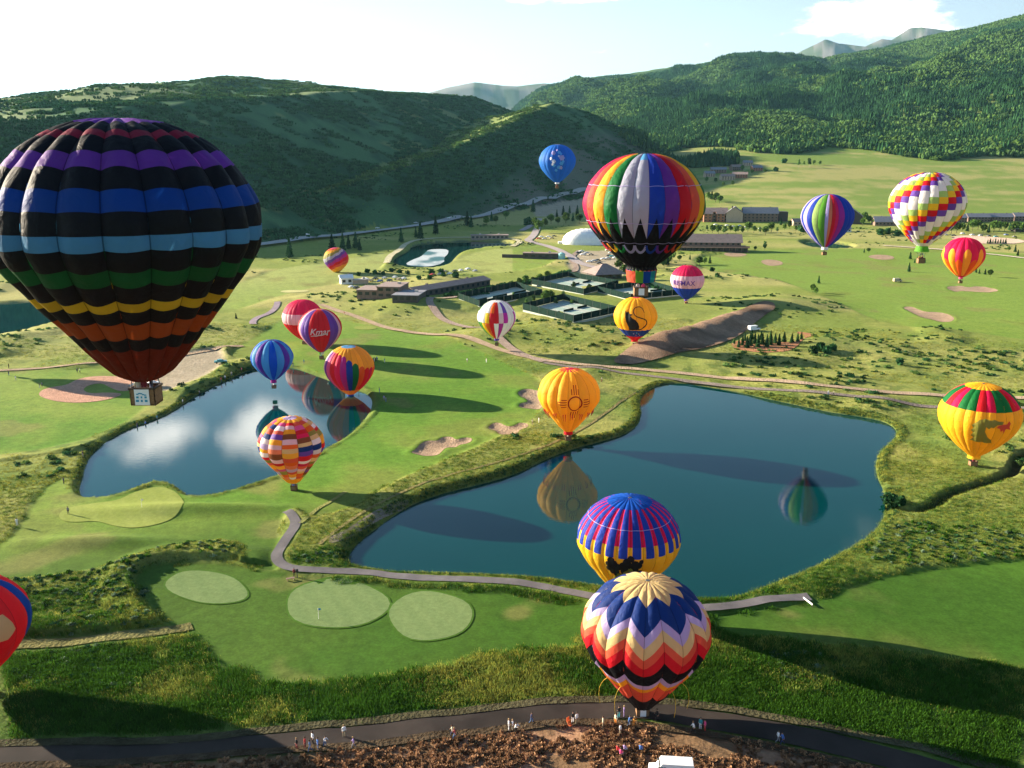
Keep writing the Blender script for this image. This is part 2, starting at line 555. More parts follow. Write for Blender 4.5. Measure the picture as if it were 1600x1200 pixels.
EMB_LINE = poly_plane([(985, 556), (1040, 540), (1100, 520), (1150, 500), (1195, 485)], 1)
NEAR_ROAD = smooth_line(poly_plane([(-200, 1205), (0, 1190), (150, 1182), (300, 1178), (420, 1172), (540, 1160), (700, 1141), (850, 1122), (980, 1116), (1100, 1134), (1250, 1163), (1400, 1196), (1600, 1260)], 0), 2)
STEP_LINE = smooth_line(poly_plane([(30, 1004), (90, 1001), (180, 994), (235, 984), (262, 977), (240, 962), (222, 945), (211, 925), (214, 903), (232, 888), (262, 881), (320, 880), (368, 883)]), 2)
BUNKER_PX = [
    [(641, 708), (650, 703), (657, 694), (668, 689), (684, 690), (690, 684), (706, 683), (712, 689), (728, 684), (740, 687), (733, 694), (718, 696), (712, 701), (697, 700), (690, 707), (684, 713), (664, 714), (652, 711)],
    [(761, 671), (768, 663), (780, 661), (790, 667), (802, 668), (812, 661), (826, 664), (824, 671), (812, 674), (808, 681), (790, 683), (778, 679), (775, 674)],
    [(808, 612), (822, 606), (838, 609), (853, 614), (868, 616), (872, 632), (850, 641), (832, 639), (810, 637), (812, 630), (826, 628), (822, 622), (812, 619)],
    [(1408, 480), (1424, 478), (1438, 485), (1450, 488), (1462, 487), (1478, 490), (1492, 497), (1488, 503), (1470, 504), (1455, 499), (1440, 496), (1428, 490)],
    [(1476, 448), (1500, 446), (1512, 449), (1528, 447), (1555, 451), (1562, 455), (1535, 457), (1510, 454), (1488, 455)]]
BUNKERS = [smooth_poly(poly_plane(b, .5), 1) for b in BUNKER_PX]


def base_h(x, y):
    x = np.asarray(x, float); y = np.asarray(y, float)
    s = .062 + (.108 - .062) * sstep(50, 500, x)
    k = 110.0
    u = (y - 1090) / k
    soft = np.where(u > 30, u, np.log1p(np.exp(np.clip(u, -30, 30)))) * k
    z = s * soft
    z = np.where(y > 2500, s * (2500 - 1090) - (y - 2500) * .03, z)
    return z


def hills(x, y):
    """height of the land and which hill it belongs to (0 valley, 1 left ridge, 2 spur, 3 right mountain, 4 far peaks)"""
    r = np.hypot(x, y); az = np.arctan2(x, y)
    z = base_h(x, y); kind = np.zeros(z.shape, int)
    far = r > 550
    # left ridge
    d, side, zc = line_near(x, y, L_RIDGE, [p[2] for p in L_RIDGE])
    n1 = fbm(x, y, 260, 4, 3); n2 = fbm(x, y, 90, 4, 5); n3 = fbm(x, y, 620, 3, 9)
    front = zc - d * .43 + (n1 - .5) * np.minimum(d, 300) * .22 + (n2 - .5) * 9
    back_rise = np.interp(az, [R_(-60), R_(-29.7), R_(-20.4), R_(-14), R_(-8), R_(-3)], [.0, .0, .05, .05, .04, 0]) * np.minimum(d, 420)
    knobs = 11 * np.exp(-((x - rp(262, 120, 1420)[0]) / 60) ** 2) + 9 * np.exp(-((x - rp(350, 120, 1560)[0]) / 48) ** 2) + 7 * np.exp(-((x - rp(425, 120, 1700)[0]) / 40) ** 2)
    knobs = knobs * np.exp(-((d - 400) / 190) ** 2)
    back = zc + back_rise - np.maximum(d - 470, 0) * .3 + (n1 - .5) * 26 * sstep(0, 200, d) + (n2 - .5) * 10 + knobs * 1.1
    h = np.where(side > 0, front, back)
    h = np.where(far, h, -99)
    kind = np.where(h > z, 1, kind); z = smax(z, h, 10)
    # spur
    d, side, zc = line_near(x, y, S_RIDGE, [p[2] for p in S_RIDGE])
    m1 = fbm(x, y, 130, 4, 21); m2 = fbm(x, y, 40, 3, 22)
    front = zc - d * .54 + (m1 - .5) * np.minimum(d, 120) * .28 + (m2 - .5) * 4
    back = zc - np.maximum(d - 6, 0) * .20 + (m1 - .5) * np.minimum(d, 160) * .16 + (m2 - .5) * 5
    h = np.where(side > 0, front, back)
    h = np.where(far, h, -99)
    kind = np.where(h > z - 1, 2, kind); z = smax(z, h, 6)
    # right mountain
    Dc = np.interp(az, M_AZ, M_D); Zc = np.interp(az, M_AZ, M_Z)
    Df = 2050 + 260 * (fbm(x, y, 700, 2, 40) - .5) + 450 * sstep(.25, -.02, az)
    zf = base_h(x / np.maximum(r, 1) * Df, y / np.maximum(r, 1) * Df)
    t = (r - Df) / (Dc - Df)
    tt = np.clip(t, 0, 1)
    g1 = fbm(az * 5200, r * .55, 420, 4, 50); g2 = fbm(x, y, 330, 4, 55)
    up = zf + (Zc - zf) * (tt ** .94) + ((g1 - .5) * 240 + (g2 - .5) * 110) * np.sin(np.pi * np.clip(tt, 0, 1)) ** .8 + (g2 - .5) * 30 * sstep(0, .05, tt)
    h = np.where(t > 1, Zc - (r - Dc) * .22 + (g2 - .5) * 30, up)
    h = np.where((t > 0) & (az > -.10) & (az < 1.2), h, -99)
    edge = sstep(-.10, .04, az) * sstep(1.2, 1.0, az)
    h = np.where(h > -90, z + (h - z) * edge, -99)
    kind = np.where(h > z + 1, 3, kind); z = np.maximum(z, h)
    # far peaks
    for q, rd in enumerate(F_RIDGES):
        d, side, zc = line_near(x, y, rd, [p[2] for p in rd])
        rg = np.abs(fbm(x, y, 900, 4, 60 + q) - .5) * 2
        h = zc - d * .42 + (rg - .3) * np.minimum(d, 900) * .35
        h = np.where(r > 6500, h, -99)
        kind = np.where(h > z, 4, kind); z = np.maximum(z, h)
    return z, kind, r


def smax(a, b, k):
    h = np.clip(.5 + .5 * (a - b) / k, 0, 1)
    return b + (a - b) * h + k * h * (1 - h)


def land(x, y, full=False):
    x = np.asarray(x, float); y = np.asarray(y, float)
    z, kind, r = hills(x, y)
    near = np.clip((1500 - r) / 700, 0, 1)
    mown = np.zeros(x.shape)
    for p in FAIR: mown = np.maximum(mown, sstep(-1.2, .8, poly_sd(x, y, p)))
    bare = np.zeros(x.shape)
    for p in BARE: bare = np.maximum(bare, sstep(-2, 2, poly_sd(x, y, p)))
    swell = (fbm(x, y, 75, 2, 70)) ** 2 * 1.1 + fbm(x, y, 28, 2, 71) * .35 - .1
    rough = ((fbm(x, y, 7, 4, 72) - .25) * .75 + .25) * (.4 + .6 * sstep(260, 170, r)) + np.clip(fbm(x, y, 34, 3, 73) - .52, 0, 1) * 6 * (r > 250) * sstep(900, 600, r)
    z = z + near * (swell + rough * (1 - np.maximum(mown, bare)) * 1.0)
    # mounds between the courts and the path
    for px, py, rx, ry, hh in ((640, 482, 26, 20, 3.2), (560, 470, 24, 20, 3), (880, 525, 34, 20, 3.5), (690, 442, 20, 25, 3), (760, 530, 16, 14, 2.4), (1215, 480, 26, 22, 4.2), (950, 540, 24, 14, 2.5), (1290, 540, 18, 14, 2), (640, 478, 14, 14, 2), (300, 800, 20, 3, 1.6), (150, 852, 14, 3, 1.4)):
        cx, cy_ = on_plane(px, py)
        z = z + hh * np.exp(-((x - cx) / rx) ** 2 - ((y - cy_) / ry) ** 2)
    # tall rough stands a step above the mown tee ground
    d_, s_, _ = line_near(x, y, STEP_LINE)
    z = z + np.where(s_ < 0, 1.1 * sstep(.2, 1.2, d_) * sstep(9, 3, d_), 0) * (r < 200)
    # the long earth bank
    d_, s_, v_ = line_near(x, y, EMB_LINE, [1.0, 3.6, 4.4, 4.0, 1.5])
    z = z + v_ * np.exp(-(d_ / 7.5) ** 2) * (1 + .8 * (fbm(x, y, 6, 4, 140) - .5))
    for bp in BUNKERS:
        s_ = poly_sd(x, y, bp); z = z + .2 * np.exp(-((s_ + 1.0) / 1.1) ** 2) - .5 * sstep(-.3, 1.8, s_)
    wet = np.full(x.shape, -1e9)
    for p in PONDS:
        s = poly_sd(x, y, p); wet = np.maximum(wet, s)
    # banks run down into the water
    cap = np.where(wet > 0, WATER_Z - np.minimum(wet, 5) * .5, WATER_Z + (-wet) * .6)
    z = np.where(wet > -12, np.minimum(z, cap), z)
    # lower the sheet of land under the ditch
    dd, _, _ = line_near(x, y, DITCH)
    z = z - 1.5 * sstep(2.0, .6, dd)
    if full: return z, kind, r, mown, bare, wet, dd
    return z


# ---- polar sheet of land: fine where the view is, coarse elsewhere, closed all round to the horizon
_rr = [0.6, 12, 25, 38, 48]
while _rr[-1] < 24000:
    d_ = _rr[-1]
    _rr.append(d_ + min(max(.42, (d_ * d_ + 5625) / 75 * .00105), .0085 * d_ if d_ < 7000 else .03 * d_))
ROWS = np.array(_rr)
fine = np.arange(R_(-33.5), R_(34.0), .0023)
COLS = np.concatenate((np.arange(R_(-180), fine[0] - .01, R_(2.5)), np.array([fine[0] - .012, fine[0] - .005]), fine, np.arange(fine[-1] + .02, R_(180) - .001, R_(2.5))))
GA, GR = np.meshgrid(COLS, ROWS)
GX = np.sin(GA) * GR; GY = np.cos(GA) * GR
GZ, GK, _, GM, GB, GW, GD = land(GX, GY, True)


def gz(x, y):
    """height of the built land, bilinear between its vertices"""
    x = np.atleast_1d(np.asarray(x, float)); y = np.atleast_1d(np.asarray(y, float))
    r = np.hypot(x, y); a = np.arctan2(x, y)
    i = np.clip(np.searchsorted(ROWS, r) - 1, 0, len(ROWS) - 2)
    j = np.clip(np.searchsorted(COLS, a) - 1, 0, len(COLS) - 2)
    fr = np.clip((r - ROWS[i]) / (ROWS[i + 1] - ROWS[i]), 0, 1); fa = np.clip((a - COLS[j]) / (COLS[j + 1] - COLS[j]), 0, 1)
    return (GZ[i, j] * (1 - fr) + GZ[i + 1, j] * fr) * (1 - fa) + (GZ[i, j + 1] * (1 - fr) + GZ[i + 1, j + 1] * fr) * fa


def g1(x, y): return float(gz(x, y)[0])


def on_land(px, py, start=60, stop=9000):
    """where a sight line first meets the land"""
    d = ray(px, py)
    t = np.geomspace(start, stop, 3000)
    X = d[0] * t; Y = d[1] * t; Z = CAM_H + d[2] * t
    h = gz(X, Y)
    k = np.argmax(Z < h)
    if Z[k] >= h[k]: k = len(t) - 1
    return float(X[k]), float(Y[k]), float(h[k])


def build_land():
    x, y, z = GX, GY, GZ
    r = np.hypot(x, y)
    n_big = fbm(x, y, 120, 4, 80); n_mid = fbm(x, y, 22, 4, 81); n_sm = fbm(x, y, 4.5, 3, 82); n_str = fbm(x * .35 + y * .3, y, 60, 4, 83)
    def C(*c): return np.array(c)[None, None, :]
    def mix(a, b, t): return a + (b - a) * t[..., None]
    # valley grassland
    col = mix(C(.13, .185, .036) + 0 * x[..., None], C(.25, .255, .07), sstep(.36, .62, n_mid * .6 + n_big * .4))
    col = mix(col, C(.06, .11, .022), sstep(.52, .72, n_sm) * .6)
    farfield = sstep(300, 520, r)
    col = mix(col, mix(C(.19, .235, .05) + 0 * x[..., None], C(.36, .33, .12), sstep(.38, .62, n_str)), farfield * .75)
    # the lit slope on the east side is dry and streaky
    dry = sstep(900, 1100, y) * sstep(0, 250, x)
    col = mix(col, mix(C(.15, .22, .045) + 0 * x[..., None], C(.29, .28, .10), sstep(.42, .62, n_str * .6 + n_mid * .4)), dry * .85)
    # nearest rough: dimmer light painted in as darker green; flowering and brown tufts
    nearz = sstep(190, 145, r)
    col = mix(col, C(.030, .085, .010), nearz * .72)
    yel = sstep(.56, .66, fbm(x, y, 16, 4, 90)) * nearz * sstep(100, 125, y)
    col = mix(col, C(.15, .19, .02), yel * .6)
    # dry brush below the road
    dR, sR, _ = line_near(x, y, NEAR_ROAD)
    brush = (sR > 0) * sstep(1.8, 3.2, dR) * (r < 200) * (y > 0)
    col = mix(col, mix(C(.30, .175, .105) + 0 * x[..., None], C(.16, .10, .055), sstep(.4, .62, n_sm)), brush)
    # mown
    m = GM
    fair = mix(C(.09, .185, .022) + 0 * x[..., None], C(.17, .235, .04), sstep(.4, .62, n_big * .5 + n_mid * .5))
    fair = mix(fair, C(.20, .265, .055), sstep(260, 520, r) * .6)
    fair = mix(fair, C(.33, .34, .12), sstep(420, 600, r) * (x < 0) * .6)
    fair = mix(fair, C(.030, .080, .010), sstep(205, 165, r) * .8)  # mown grass darkens towards the camera, dimmer light painted in
    fair = mix(fair, C(.11, .12, .03), sstep(.6, .75, n_mid) * .4)
    mow = np.sin((x * .83 + y * .31 + 6 * fbm(x, y, 60, 2, 15)) * 2 * np.pi / 7.5) * .5 + np.sin((x * .2 - y * .9) * 2 * np.pi / 11) * .35
    fair = fair * (1 + .055 * mow[..., None])
    fair = mix(fair, C(.19, .17, .06), sstep(.62, .74, fbm(x, y, 19, 4, 95)) * .5)
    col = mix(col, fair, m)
    col = mix(col, C(.36, .29, .22) * (0.8 + .4 * n_sm[..., None]), GB * .85)
    # foot of the banks and the ditch coloured darker
    bank = sstep(-3.0, -.4, GW) * sstep(900, 600, r)
    col = mix(col, C(.035, .06, .015), bank * .4)
    col = mix(col, C(.03, .07, .06), sstep(-.2, .6, GW))
    col = mix(col, C(.02, .025, .012), sstep(2.0, .9, GD) * .9)
    # hills
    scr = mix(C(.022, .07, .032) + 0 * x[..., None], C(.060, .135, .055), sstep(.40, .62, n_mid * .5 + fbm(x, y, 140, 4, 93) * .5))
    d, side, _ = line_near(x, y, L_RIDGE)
    pale = sstep(.44, .56, fbm(x, y, 170, 4, 85)) * (side < 0)  # ridge-top plateau: its bright sunlight put into paler patches
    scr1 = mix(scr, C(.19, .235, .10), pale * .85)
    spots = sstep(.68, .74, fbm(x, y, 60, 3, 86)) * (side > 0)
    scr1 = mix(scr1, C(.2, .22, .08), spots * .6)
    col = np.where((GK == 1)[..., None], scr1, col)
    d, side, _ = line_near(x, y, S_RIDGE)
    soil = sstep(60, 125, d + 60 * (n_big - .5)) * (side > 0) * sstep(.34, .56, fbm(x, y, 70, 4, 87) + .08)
    scr2 = mix(mix(scr, C(.18, .22, .07), (side < 0) * .9), C(.16, .14, .115), soil * .7)  # sunward back of the spur painted lighter, as if lit
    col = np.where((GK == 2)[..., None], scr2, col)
    forest = mix(C(.03, .065, .02) + 0 * x[..., None], C(.07, .12, .03), sstep(.42, .58, n_big))
    forest = mix(forest, C(.13, .17, .05), sstep(.60, .66, fbm(x, y, 420, 3, 88)) * .8)
    col = np.where((GK == 3)[..., None], forest, col)
    rock = mix(C(.16, .15, .15) + 0 * x[..., None], C(.07, .09, .06), sstep(.45, .6, n_big))
    col = np.where((GK == 4)[..., None], rock, col)
    col = np.clip(col, 0.004, 1)
    nR, nC = GX.shape
    V = np.stack((GX, GY, GZ), -1).reshape(-1, 3)
    idx = np.arange(nR * nC).reshape(nR, nC)
    j2 = np.concatenate((np.arange(1, nC), [0]))
    a = idx[:-1, :]; b = idx[1:, :]
    F = np.stack((a, idx[:-1][:, j2], idx[1:][:, j2], b), -1).reshape(-1, 4)
    F = F[:, ::-1]
    me = mesh_np('ground', V, F, True, col.reshape(-1, 3))
    ba = me.attributes.new('relief', 'FLOAT', 'POINT'); ba.data.foreach_set('value', (1 - .93 * np.maximum(GM, 0)).astype(np.float32).ravel())
    m_ = attr_mat('land_cover', .95, ((.55, .22), (2.2, .16)), bump=.28, bump_scale=1.1, spec=.05, bump_attr='relief')
    o = link('ground', me, mats=m_)
    tag(o, kind='structure')
    return o


ground = build_land()


# ------------------------------------------------------------------ sheets that lie on the land
from mathutils.geometry import delaunay_2d_cdt


def drape(name, poly, spacing, off, mat, colfn=None, flat=None, parent=None, kind='structure'):
    poly = np.asarray(poly, float)
    seg = []
    n = len(poly)
    for i in range(n):
        a = poly[i]; b = poly[(i + 1) % n]
        k = max(1, int(np.hypot(*(b - a)) / spacing))
        for j in range(k): seg.append(a + (b - a) * j / k)
    seg = np.array(seg)
    lo = poly.min(0); hi = poly.max(0)
    gx, gy = np.meshgrid(np.arange(lo[0], hi[0], spacing), np.arange(lo[1], hi[1], spacing))
    gx = gx.ravel(); gy = gy.ravel()
    ins = poly_sd(gx, gy, poly) > spacing * .45
    P = np.concatenate((seg, np.stack((gx[ins], gy[ins]), -1)))
    c = P.mean(0)
    E = [(i, (i + 1) % len(seg)) for i in range(len(seg))]
    vs, es, fs, *_ = delaunay_2d_cdt([Vector(p - c) for p in P], E, [], 1, 1e-5)
    vs = np.array([(v[0] + c[0], v[1] + c[1]) for v in vs])
    z = np.full(len(vs), flat) if flat is not None else gz(vs[:, 0], vs[:, 1]) + off
    V = np.column_stack((vs, z))
    fs = np.array([f for f in fs if len(f) == 3])
    a, b, cc = V[fs[:, 0]], V[fs[:, 1]], V[fs[:, 2]]
    fl = ((b - a)[:, 0] * (cc - a)[:, 1] - (b - a)[:, 1] * (cc - a)[:, 0]) < 0
    fs[fl] = fs[fl][:, ::-1]
    cols = colfn(V[:, 0], V[:, 1]) if colfn else None
    me = mesh_np(name, V, fs, True, cols)
    o = link(name, me, parent, mats=mat)
    if kind: o['kind'] = kind
    return o


def strip(name, pts, width, off, mat, colfn=None, spacing=3.0, kind='structure', across=4):
    pts = np.asarray(pts, float)
    d = np.hypot(*(pts[1:] - pts[:-1]).T); s = np.concatenate(([0], np.cumsum(d)))
    n = max(3, int(s[-1] / spacing))
    q = np.linspace(0, s[-1], n)
    x = np.interp(q, s, pts[:, 0]); y = np.interp(q, s, pts[:, 1])
    tx = np.gradient(x); ty = np.gradient(y); l = np.hypot(tx, ty); tx /= l; ty /= l
    w = np.interp(q, np.linspace(0, s[-1], len(width)), width) if hasattr(width, '__len__') else np.full(n, width)
    w = w * (1 + .07 * (vnoise(q / 5, q * 0, 3) - .5))
    V = []
    for k in range(across + 1):
        u = (k / across - .5)
        V.append(np.stack((x + ty * w * u, y - tx * w * u), -1))
    V = np.stack(V, 1)
    zz = gz(V[..., 0].ravel(), V[..., 1].ravel()).reshape(V.shape[:2])
    zz = np.maximum(zz, np.median(zz, 1, keepdims=True) - .05)
    P = np.concatenate((V, (zz + off)[..., None]), -1).reshape(-1, 3)
    idx = np.arange(n * (across + 1)).reshape(n, across + 1)
    F = np.stack((idx[:-1, :-1], idx[:-1, 1:], idx[1:, 1:], idx[1:, :-1]), -1).reshape(-1, 4)
    cols = colfn(P[:, 0], P[:, 1]) if colfn else None
    me = mesh_np(name, P, F, True, cols)
    o = link(name, me, mats=mat)
    if kind: o['kind'] = kind
    return o


def speckle(base, amt=.25, scale=6, dark=None, seed=5):
    base = np.array(base)
    def f(x, y):
        n = fbm(x, y, scale, 4, seed); n2 = fbm(x, y, scale * 5, 3, seed + 3)
        c = base[None] * (1 + (n[:, None] - .5) * 2 * amt + (n2[:, None] - .5) * amt)
        return np.clip(c, .004, 1)
    return f


M_turf = attr_mat('turf', .95, ((1.4, .16), (6.0, .1)), spec=.04)
M_dirt = attr_mat('dirt', .97, ((.4, .22), (2.0, .25)), bump=.7, bump_scale=2.0, spec=.04)
M_tarmac = attr_mat('tarmac', .9, ((1.0, .12), (8.0, .12)), spec=.15)


def water_mat(name, col, bump=.014):
    m, nt, N, L, out = new_mat(name)
    c, f = noise_color(nt, N, L, col, .12, .02)
    p = N('ShaderNodeBsdfPrincipled'); L(c, p.inputs['Base Color'])
    p.inputs['Roughness'].default_value = .02; p.inputs['IOR'].default_value = 1.333; p.inputs['Specular IOR Level'].default_value = .5
    tc = N('ShaderNodeTexCoord'); mp = N('ShaderNodeMapping'); mp.inputs['Scale'].default_value = (.9, 2.0, 1)
    L(tc.outputs['Object'], mp.inputs[0])
    nz = N('ShaderNodeTexNoise'); nz.inputs['Scale'].default_value = .9; nz.inputs['Detail'].default_value = 4
    L(mp.outputs[0], nz.inputs['Vector'])
    b = N('ShaderNodeBump'); b.inputs['Strength'].default_value = bump; b.inputs['Distance'].default_value = .35
    L(nz.outputs['Fac'], b.inputs['Height']); L(b.outputs[0], p.inputs['Normal'])
    L(p.outputs[0], out.inputs['Surface'])
    return m


M_water = water_mat('pond_water', (.0001, .034, .031))
M_water2 = water_mat('far_water', (.003, .03, .034))
for nm, pl, sp, mt in (('pond_water', POND_W, 8, M_water), ('pond_water', POND_E, 8, M_water), ('pond_water', POND_FAR, 12, M_water2),
                       ('pond_water', POND_TINY, 12, M_water2), ('lake_water', LAKE_FAR_W, 20, M_water2)):
    drape(nm, pl, sp, 0, mt, flat=WATER_Z)


def palec(x, y):
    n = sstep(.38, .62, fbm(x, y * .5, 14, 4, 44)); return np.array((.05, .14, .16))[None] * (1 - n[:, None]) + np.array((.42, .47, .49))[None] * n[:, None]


M_pale_patch = attr_mat('pale_patch', .7, ((.3, .15),), bump=.4, bump_scale=.8)
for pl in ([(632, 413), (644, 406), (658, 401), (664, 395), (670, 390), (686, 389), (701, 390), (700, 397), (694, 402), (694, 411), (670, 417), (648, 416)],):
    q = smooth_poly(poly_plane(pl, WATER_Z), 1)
    drape('pond_pale_patch', q, 2.5, 0, M_pale_patch, palec, flat=WATER_Z + .06, kind='stuff')  # mottled pale sheet lying on the far pond


def ell(px, py, rx, ry, n=28, wob=.03, seed=0, rot=0.0):
    P = []
    for i in range(n):
        t = 2 * math.pi * i / n
        k = 1 + wob * math.sin(3 * t + seed) + wob * .6 * math.sin(5 * t + 2 * seed)
        a = rx * k * math.cos(t); b = ry * k * math.sin(t)
        P.append((px + a * math.cos(rot) - b * math.sin(rot), py + a * math.sin(rot) + b * math.cos(rot)))
    return poly_plane(P, .5)


def stripes(c1, c2, w=3.2, ang=.5):
    c1 = np.array(c1); c2 = np.array(c2)
    def f(x, y):
        s = np.sin((x * math.cos(ang) + y * math.sin(ang)) * 2 * math.pi / w) * .5 + .5
        n = fbm(x, y, 9, 4, 12)
        t = np.clip(s * .5 + (n - .3), 0, 1)[:, None]
        return c1[None] * (1 - t) + c2[None] * t
    return f


gr_c = stripes((.125, .185, .068), (.165, .225, .085))
gr_b = stripes((.20, .245, .05), (.245, .285, .07))
col_c = speckle((.055, .12, .016), .2, 3)
for e_ in (ell(323, 917, 67, 25.5, rot=.12), ell(526, 943, 83, 39, seed=1), ell(672, 962, 68, 40, seed=2)): drape('green_collar', e_, 1.5, .085, M_turf, col_c)
drape('putting_green', ell(323, 917, 64, 24, rot=.12), 1.5, .10, M_turf, gr_c)
drape('putting_green', ell(526, 943, 80, 37, seed=1), 1.5, .10, M_turf, gr_c)
drape('putting_green', ell(672, 962, 65, 38, seed=2), 1.5, .10, M_turf, gr_c)
drape('putting_green', smooth_poly(poly_plane([(90, 803), (110, 792), (150, 785), (185, 781), (212, 767), (248, 759), (272, 766), (286, 780), (290, 796), (272, 810), (242, 820), (208, 825), (178, 821), (150, 812), (118, 815), (96, 813)], .5), 2), 1.5, .10, M_turf, gr_b)
drape('putting_green', ell(570, 512, 18, 3.2, seed=1), 3, .12, M_turf, gr_b)
drape('putting_green', ell(460, 456, 22, 2.2, seed=2), 4, .15, M_turf, speckle((.42, .40, .18)))
drape('putting_green', ell(438, 497, 16, 2.6, seed=2), 4, .15, M_turf, gr_b)

sandc = speckle((.33, .235, .16), .2, 5)
def sand(pts, z=.5, sp=1.6, c=sandc):
    return drape('sand_bunker', smooth_poly(poly_plane(pts, z), 2), sp, .09, M_dirt, c)


for q_, b_ in enumerate(BUNKER_PX): sand(b_, sp=1.3 if q_ < 3 else 3.5)
sand([(1352, 402), (1370, 398), (1396, 401), (1398, 406), (1375, 407)], sp=6)
sand([(1186, 408), (1200, 405), (1222, 408), (1224, 414), (1200, 416)], sp=6)
sand([(1128, 396), (1150, 394), (1170, 397), (1160, 401), (1138, 401)], sp=6)
drape('dirt_patch', smooth_poly(poly_plane([(58, 617), (66, 608), (82, 604), (105, 601), (120, 592), (150, 587), (185, 588), (220, 586), (245, 590), (248, 600), (215, 606), (190, 612), (170, 604), (160, 598), (140, 600), (128, 608), (140, 614), (165, 612), (195, 614), (175, 622), (148, 627), (110, 629), (78, 625)], .5), 2), 2.2, .10, M_dirt, speckle((.47, .27, .19), .12, 9))
# earth embankment beside the dirt road
emb = smooth_poly(poly_plane([(955, 566), (968, 556), (992, 545), (1030, 534), (1070, 524), (1105, 508), (1140, 494), (1165, 486), (1192, 480), (1216, 486), (1196, 495), (1180, 505), (1162, 520), (1140, 533), (1105, 545), (1062, 552), (1030, 560), (990, 570)], 1), 2)
def embc(x, y):
    n = fbm(x * .6 + y * .4, y * 2, 12, 4, 31)
    base = np.array((.25, .165, .11))[None] * (0.45 + 1.1 * n[:, None])
    dk = sstep(.5, .62, fbm(x, y, 26, 3, 33))[:, None]
    return base * (1 - dk * .55)
drape('dirt_embankment', emb, 3, .5, M_dirt, embc)
drape('stony_bank', smooth_poly(poly_plane([(512, 848), (530, 842), (552, 828), (575, 812), (600, 798), (625, 788), (640, 783), (634, 792), (606, 806), (580, 822), (556, 838), (532, 854), (516, 860)], 0), 1), 1.2, .08, M_dirt, speckle((.24, .20, .16), .5, 2))
drape('bare_soil', smooth_poly(poly_plane([(1140, 536), (1160, 530), (1185, 540), (1215, 536), (1240, 540), (1275, 527), (1268, 520), (1240, 516), (1262, 530), (1240, 548), (1215, 552), (1180, 550), (1150, 546)], 1), 1), 3, .15, M_dirt, speckle((.36, .17, .09), .3, 4))
drape('bare_soil', smooth_poly(poly_plane([(1482, 373), (1500, 369), (1560, 372), (1600, 376), (1600, 381), (1540, 382), (1500, 378)], 1), 1), 8, .25, M_dirt, speckle((.62, .46, .34), .2, 12))

# ---- roads and paths
def road(name, px, w, off, mat, c, n=2, z=.5, sp=2.5):
    return strip(name, smooth_line(poly_plane(px, z), n), w, off, mat, c, sp)


road('cart_path', [(448, 806), (457, 812), (464, 826), (455, 842), (441, 860), (431, 876), (437, 890), (462, 898), (520, 899), (580, 901), (630, 909), (700, 912), (780, 914), (840, 921), (900, 934), (960, 947), (1040, 958), (1100, 961), (1160, 953), (1210, 945), (1264, 941)],
     2.2, .12, M_tarmac, speckle((.12, .11, .115), .28, 2.5), z=0, sp=1.0)
road('grass_track', [(-60, 1022), (30, 1016), (100, 1011), (180, 1002), (250, 992), (300, 980)], 2.6, .14, M_dirt, speckle((.17, .16, .06), .3, 3), z=0, sp=1.2)
road('near_road', [(-200, 1205), (0, 1190), (150, 1182), (300, 1178), (420, 1172), (540, 1160), (700, 1141), (850, 1122), (980, 1116), (1100, 1134), (1250, 1163), (1400, 1196), (1600, 1260)],
     [4.2, 4.0, 3.9, 3.8, 3.8, 3.7, 3.6, 3.7, 4.0, 4.2, 4.2, 4.2, 4.2], .14, M_tarmac, speckle((.030, .023, .020), .45, 3), z=0, sp=1.0)
road('road_verge', [(-200, 1222), (0, 1208), (300, 1192), (540, 1177), (700, 1158), (850, 1140), (930, 1136), (1010, 1146), (1100, 1158), (1250, 1188), (1400, 1222)], 1.4, .22, M_dirt, speckle((.065, .046, .028), .5, 1.6), z=0, sp=.8)
road('road_verge', [(-200, 1178), (0, 1170), (300, 1163), (540, 1140), (700, 1124), (850, 1104), (980, 1100), (1100, 1112), (1250, 1142), (1400, 1170), (1600, 1220)], 1.6, .22, M_dirt, speckle((.06, .055, .03), .5, 1.6), z=0, sp=.8)
pink = speckle((.38, .28, .19), .2, 5); grey = speckle((.20, .165, .14), .2, 5)
road('dirt_road', [(500, 477), (530, 487), (562, 496), (600, 510), (640, 518), (700, 527), (745, 536), (790, 548), (840, 560), (900, 568), (1000, 575), (1100, 585), (1200, 598), (1300, 609), (1400, 616), (1500, 621), (1700, 632)], 3.6, .3, M_dirt, pink, z=1, sp=3)
road('dirt_road', [(850, 565), (900, 573), (960, 579), (1050, 589), (1150, 603), (1250, 614), (1300, 620), (1400, 630), (1500, 637), (1700, 648)], 2.8, .2, M_dirt, grey, z=1, sp=3)
road('dirt_road', [(905, 392), (890, 404), (905, 420), (880, 432), (830, 441), (770, 452), (720, 462), (680, 472), (668, 480), (682, 492), (700, 502), (745, 516), (775, 532), (812, 552), (850, 564)], 3.8, .35, M_dirt, speckle((.33, .25, .20), .2, 6), z=1, sp=4)
road('park_road', [(815, 362), (835, 352), (845, 343), (835, 370), (820, 378), (860, 385), (885, 398), (905, 412), (940, 420), (985, 424)], 7, .5, M_tarmac, speckle((.34, .29, .28), .12, 9), z=1, sp=6)
road('footpath', [(434, 474), (430, 482), (420, 490), (402, 496), (394, 503), (396, 510)], 3.2, .25, M_dirt, speckle((.30, .24, .27), .1, 6), z=1, sp=2)
road('dirt_road', [(-100, 582), (0, 578), (100, 573), (200, 566), (260, 560), (330, 548), (380, 540)], 2.6, .25, M_dirt, pink, z=1, sp=2.5)
road('shore_track', [(1010, 606), (975, 625), (930, 662), (880, 692), (800, 722), (720, 744), (650, 765), (590, 795), (540, 825), (500, 860)], .9, .12, M_dirt, speckle((.20, .17, .07), .2, 3), z=0, sp=1.5)
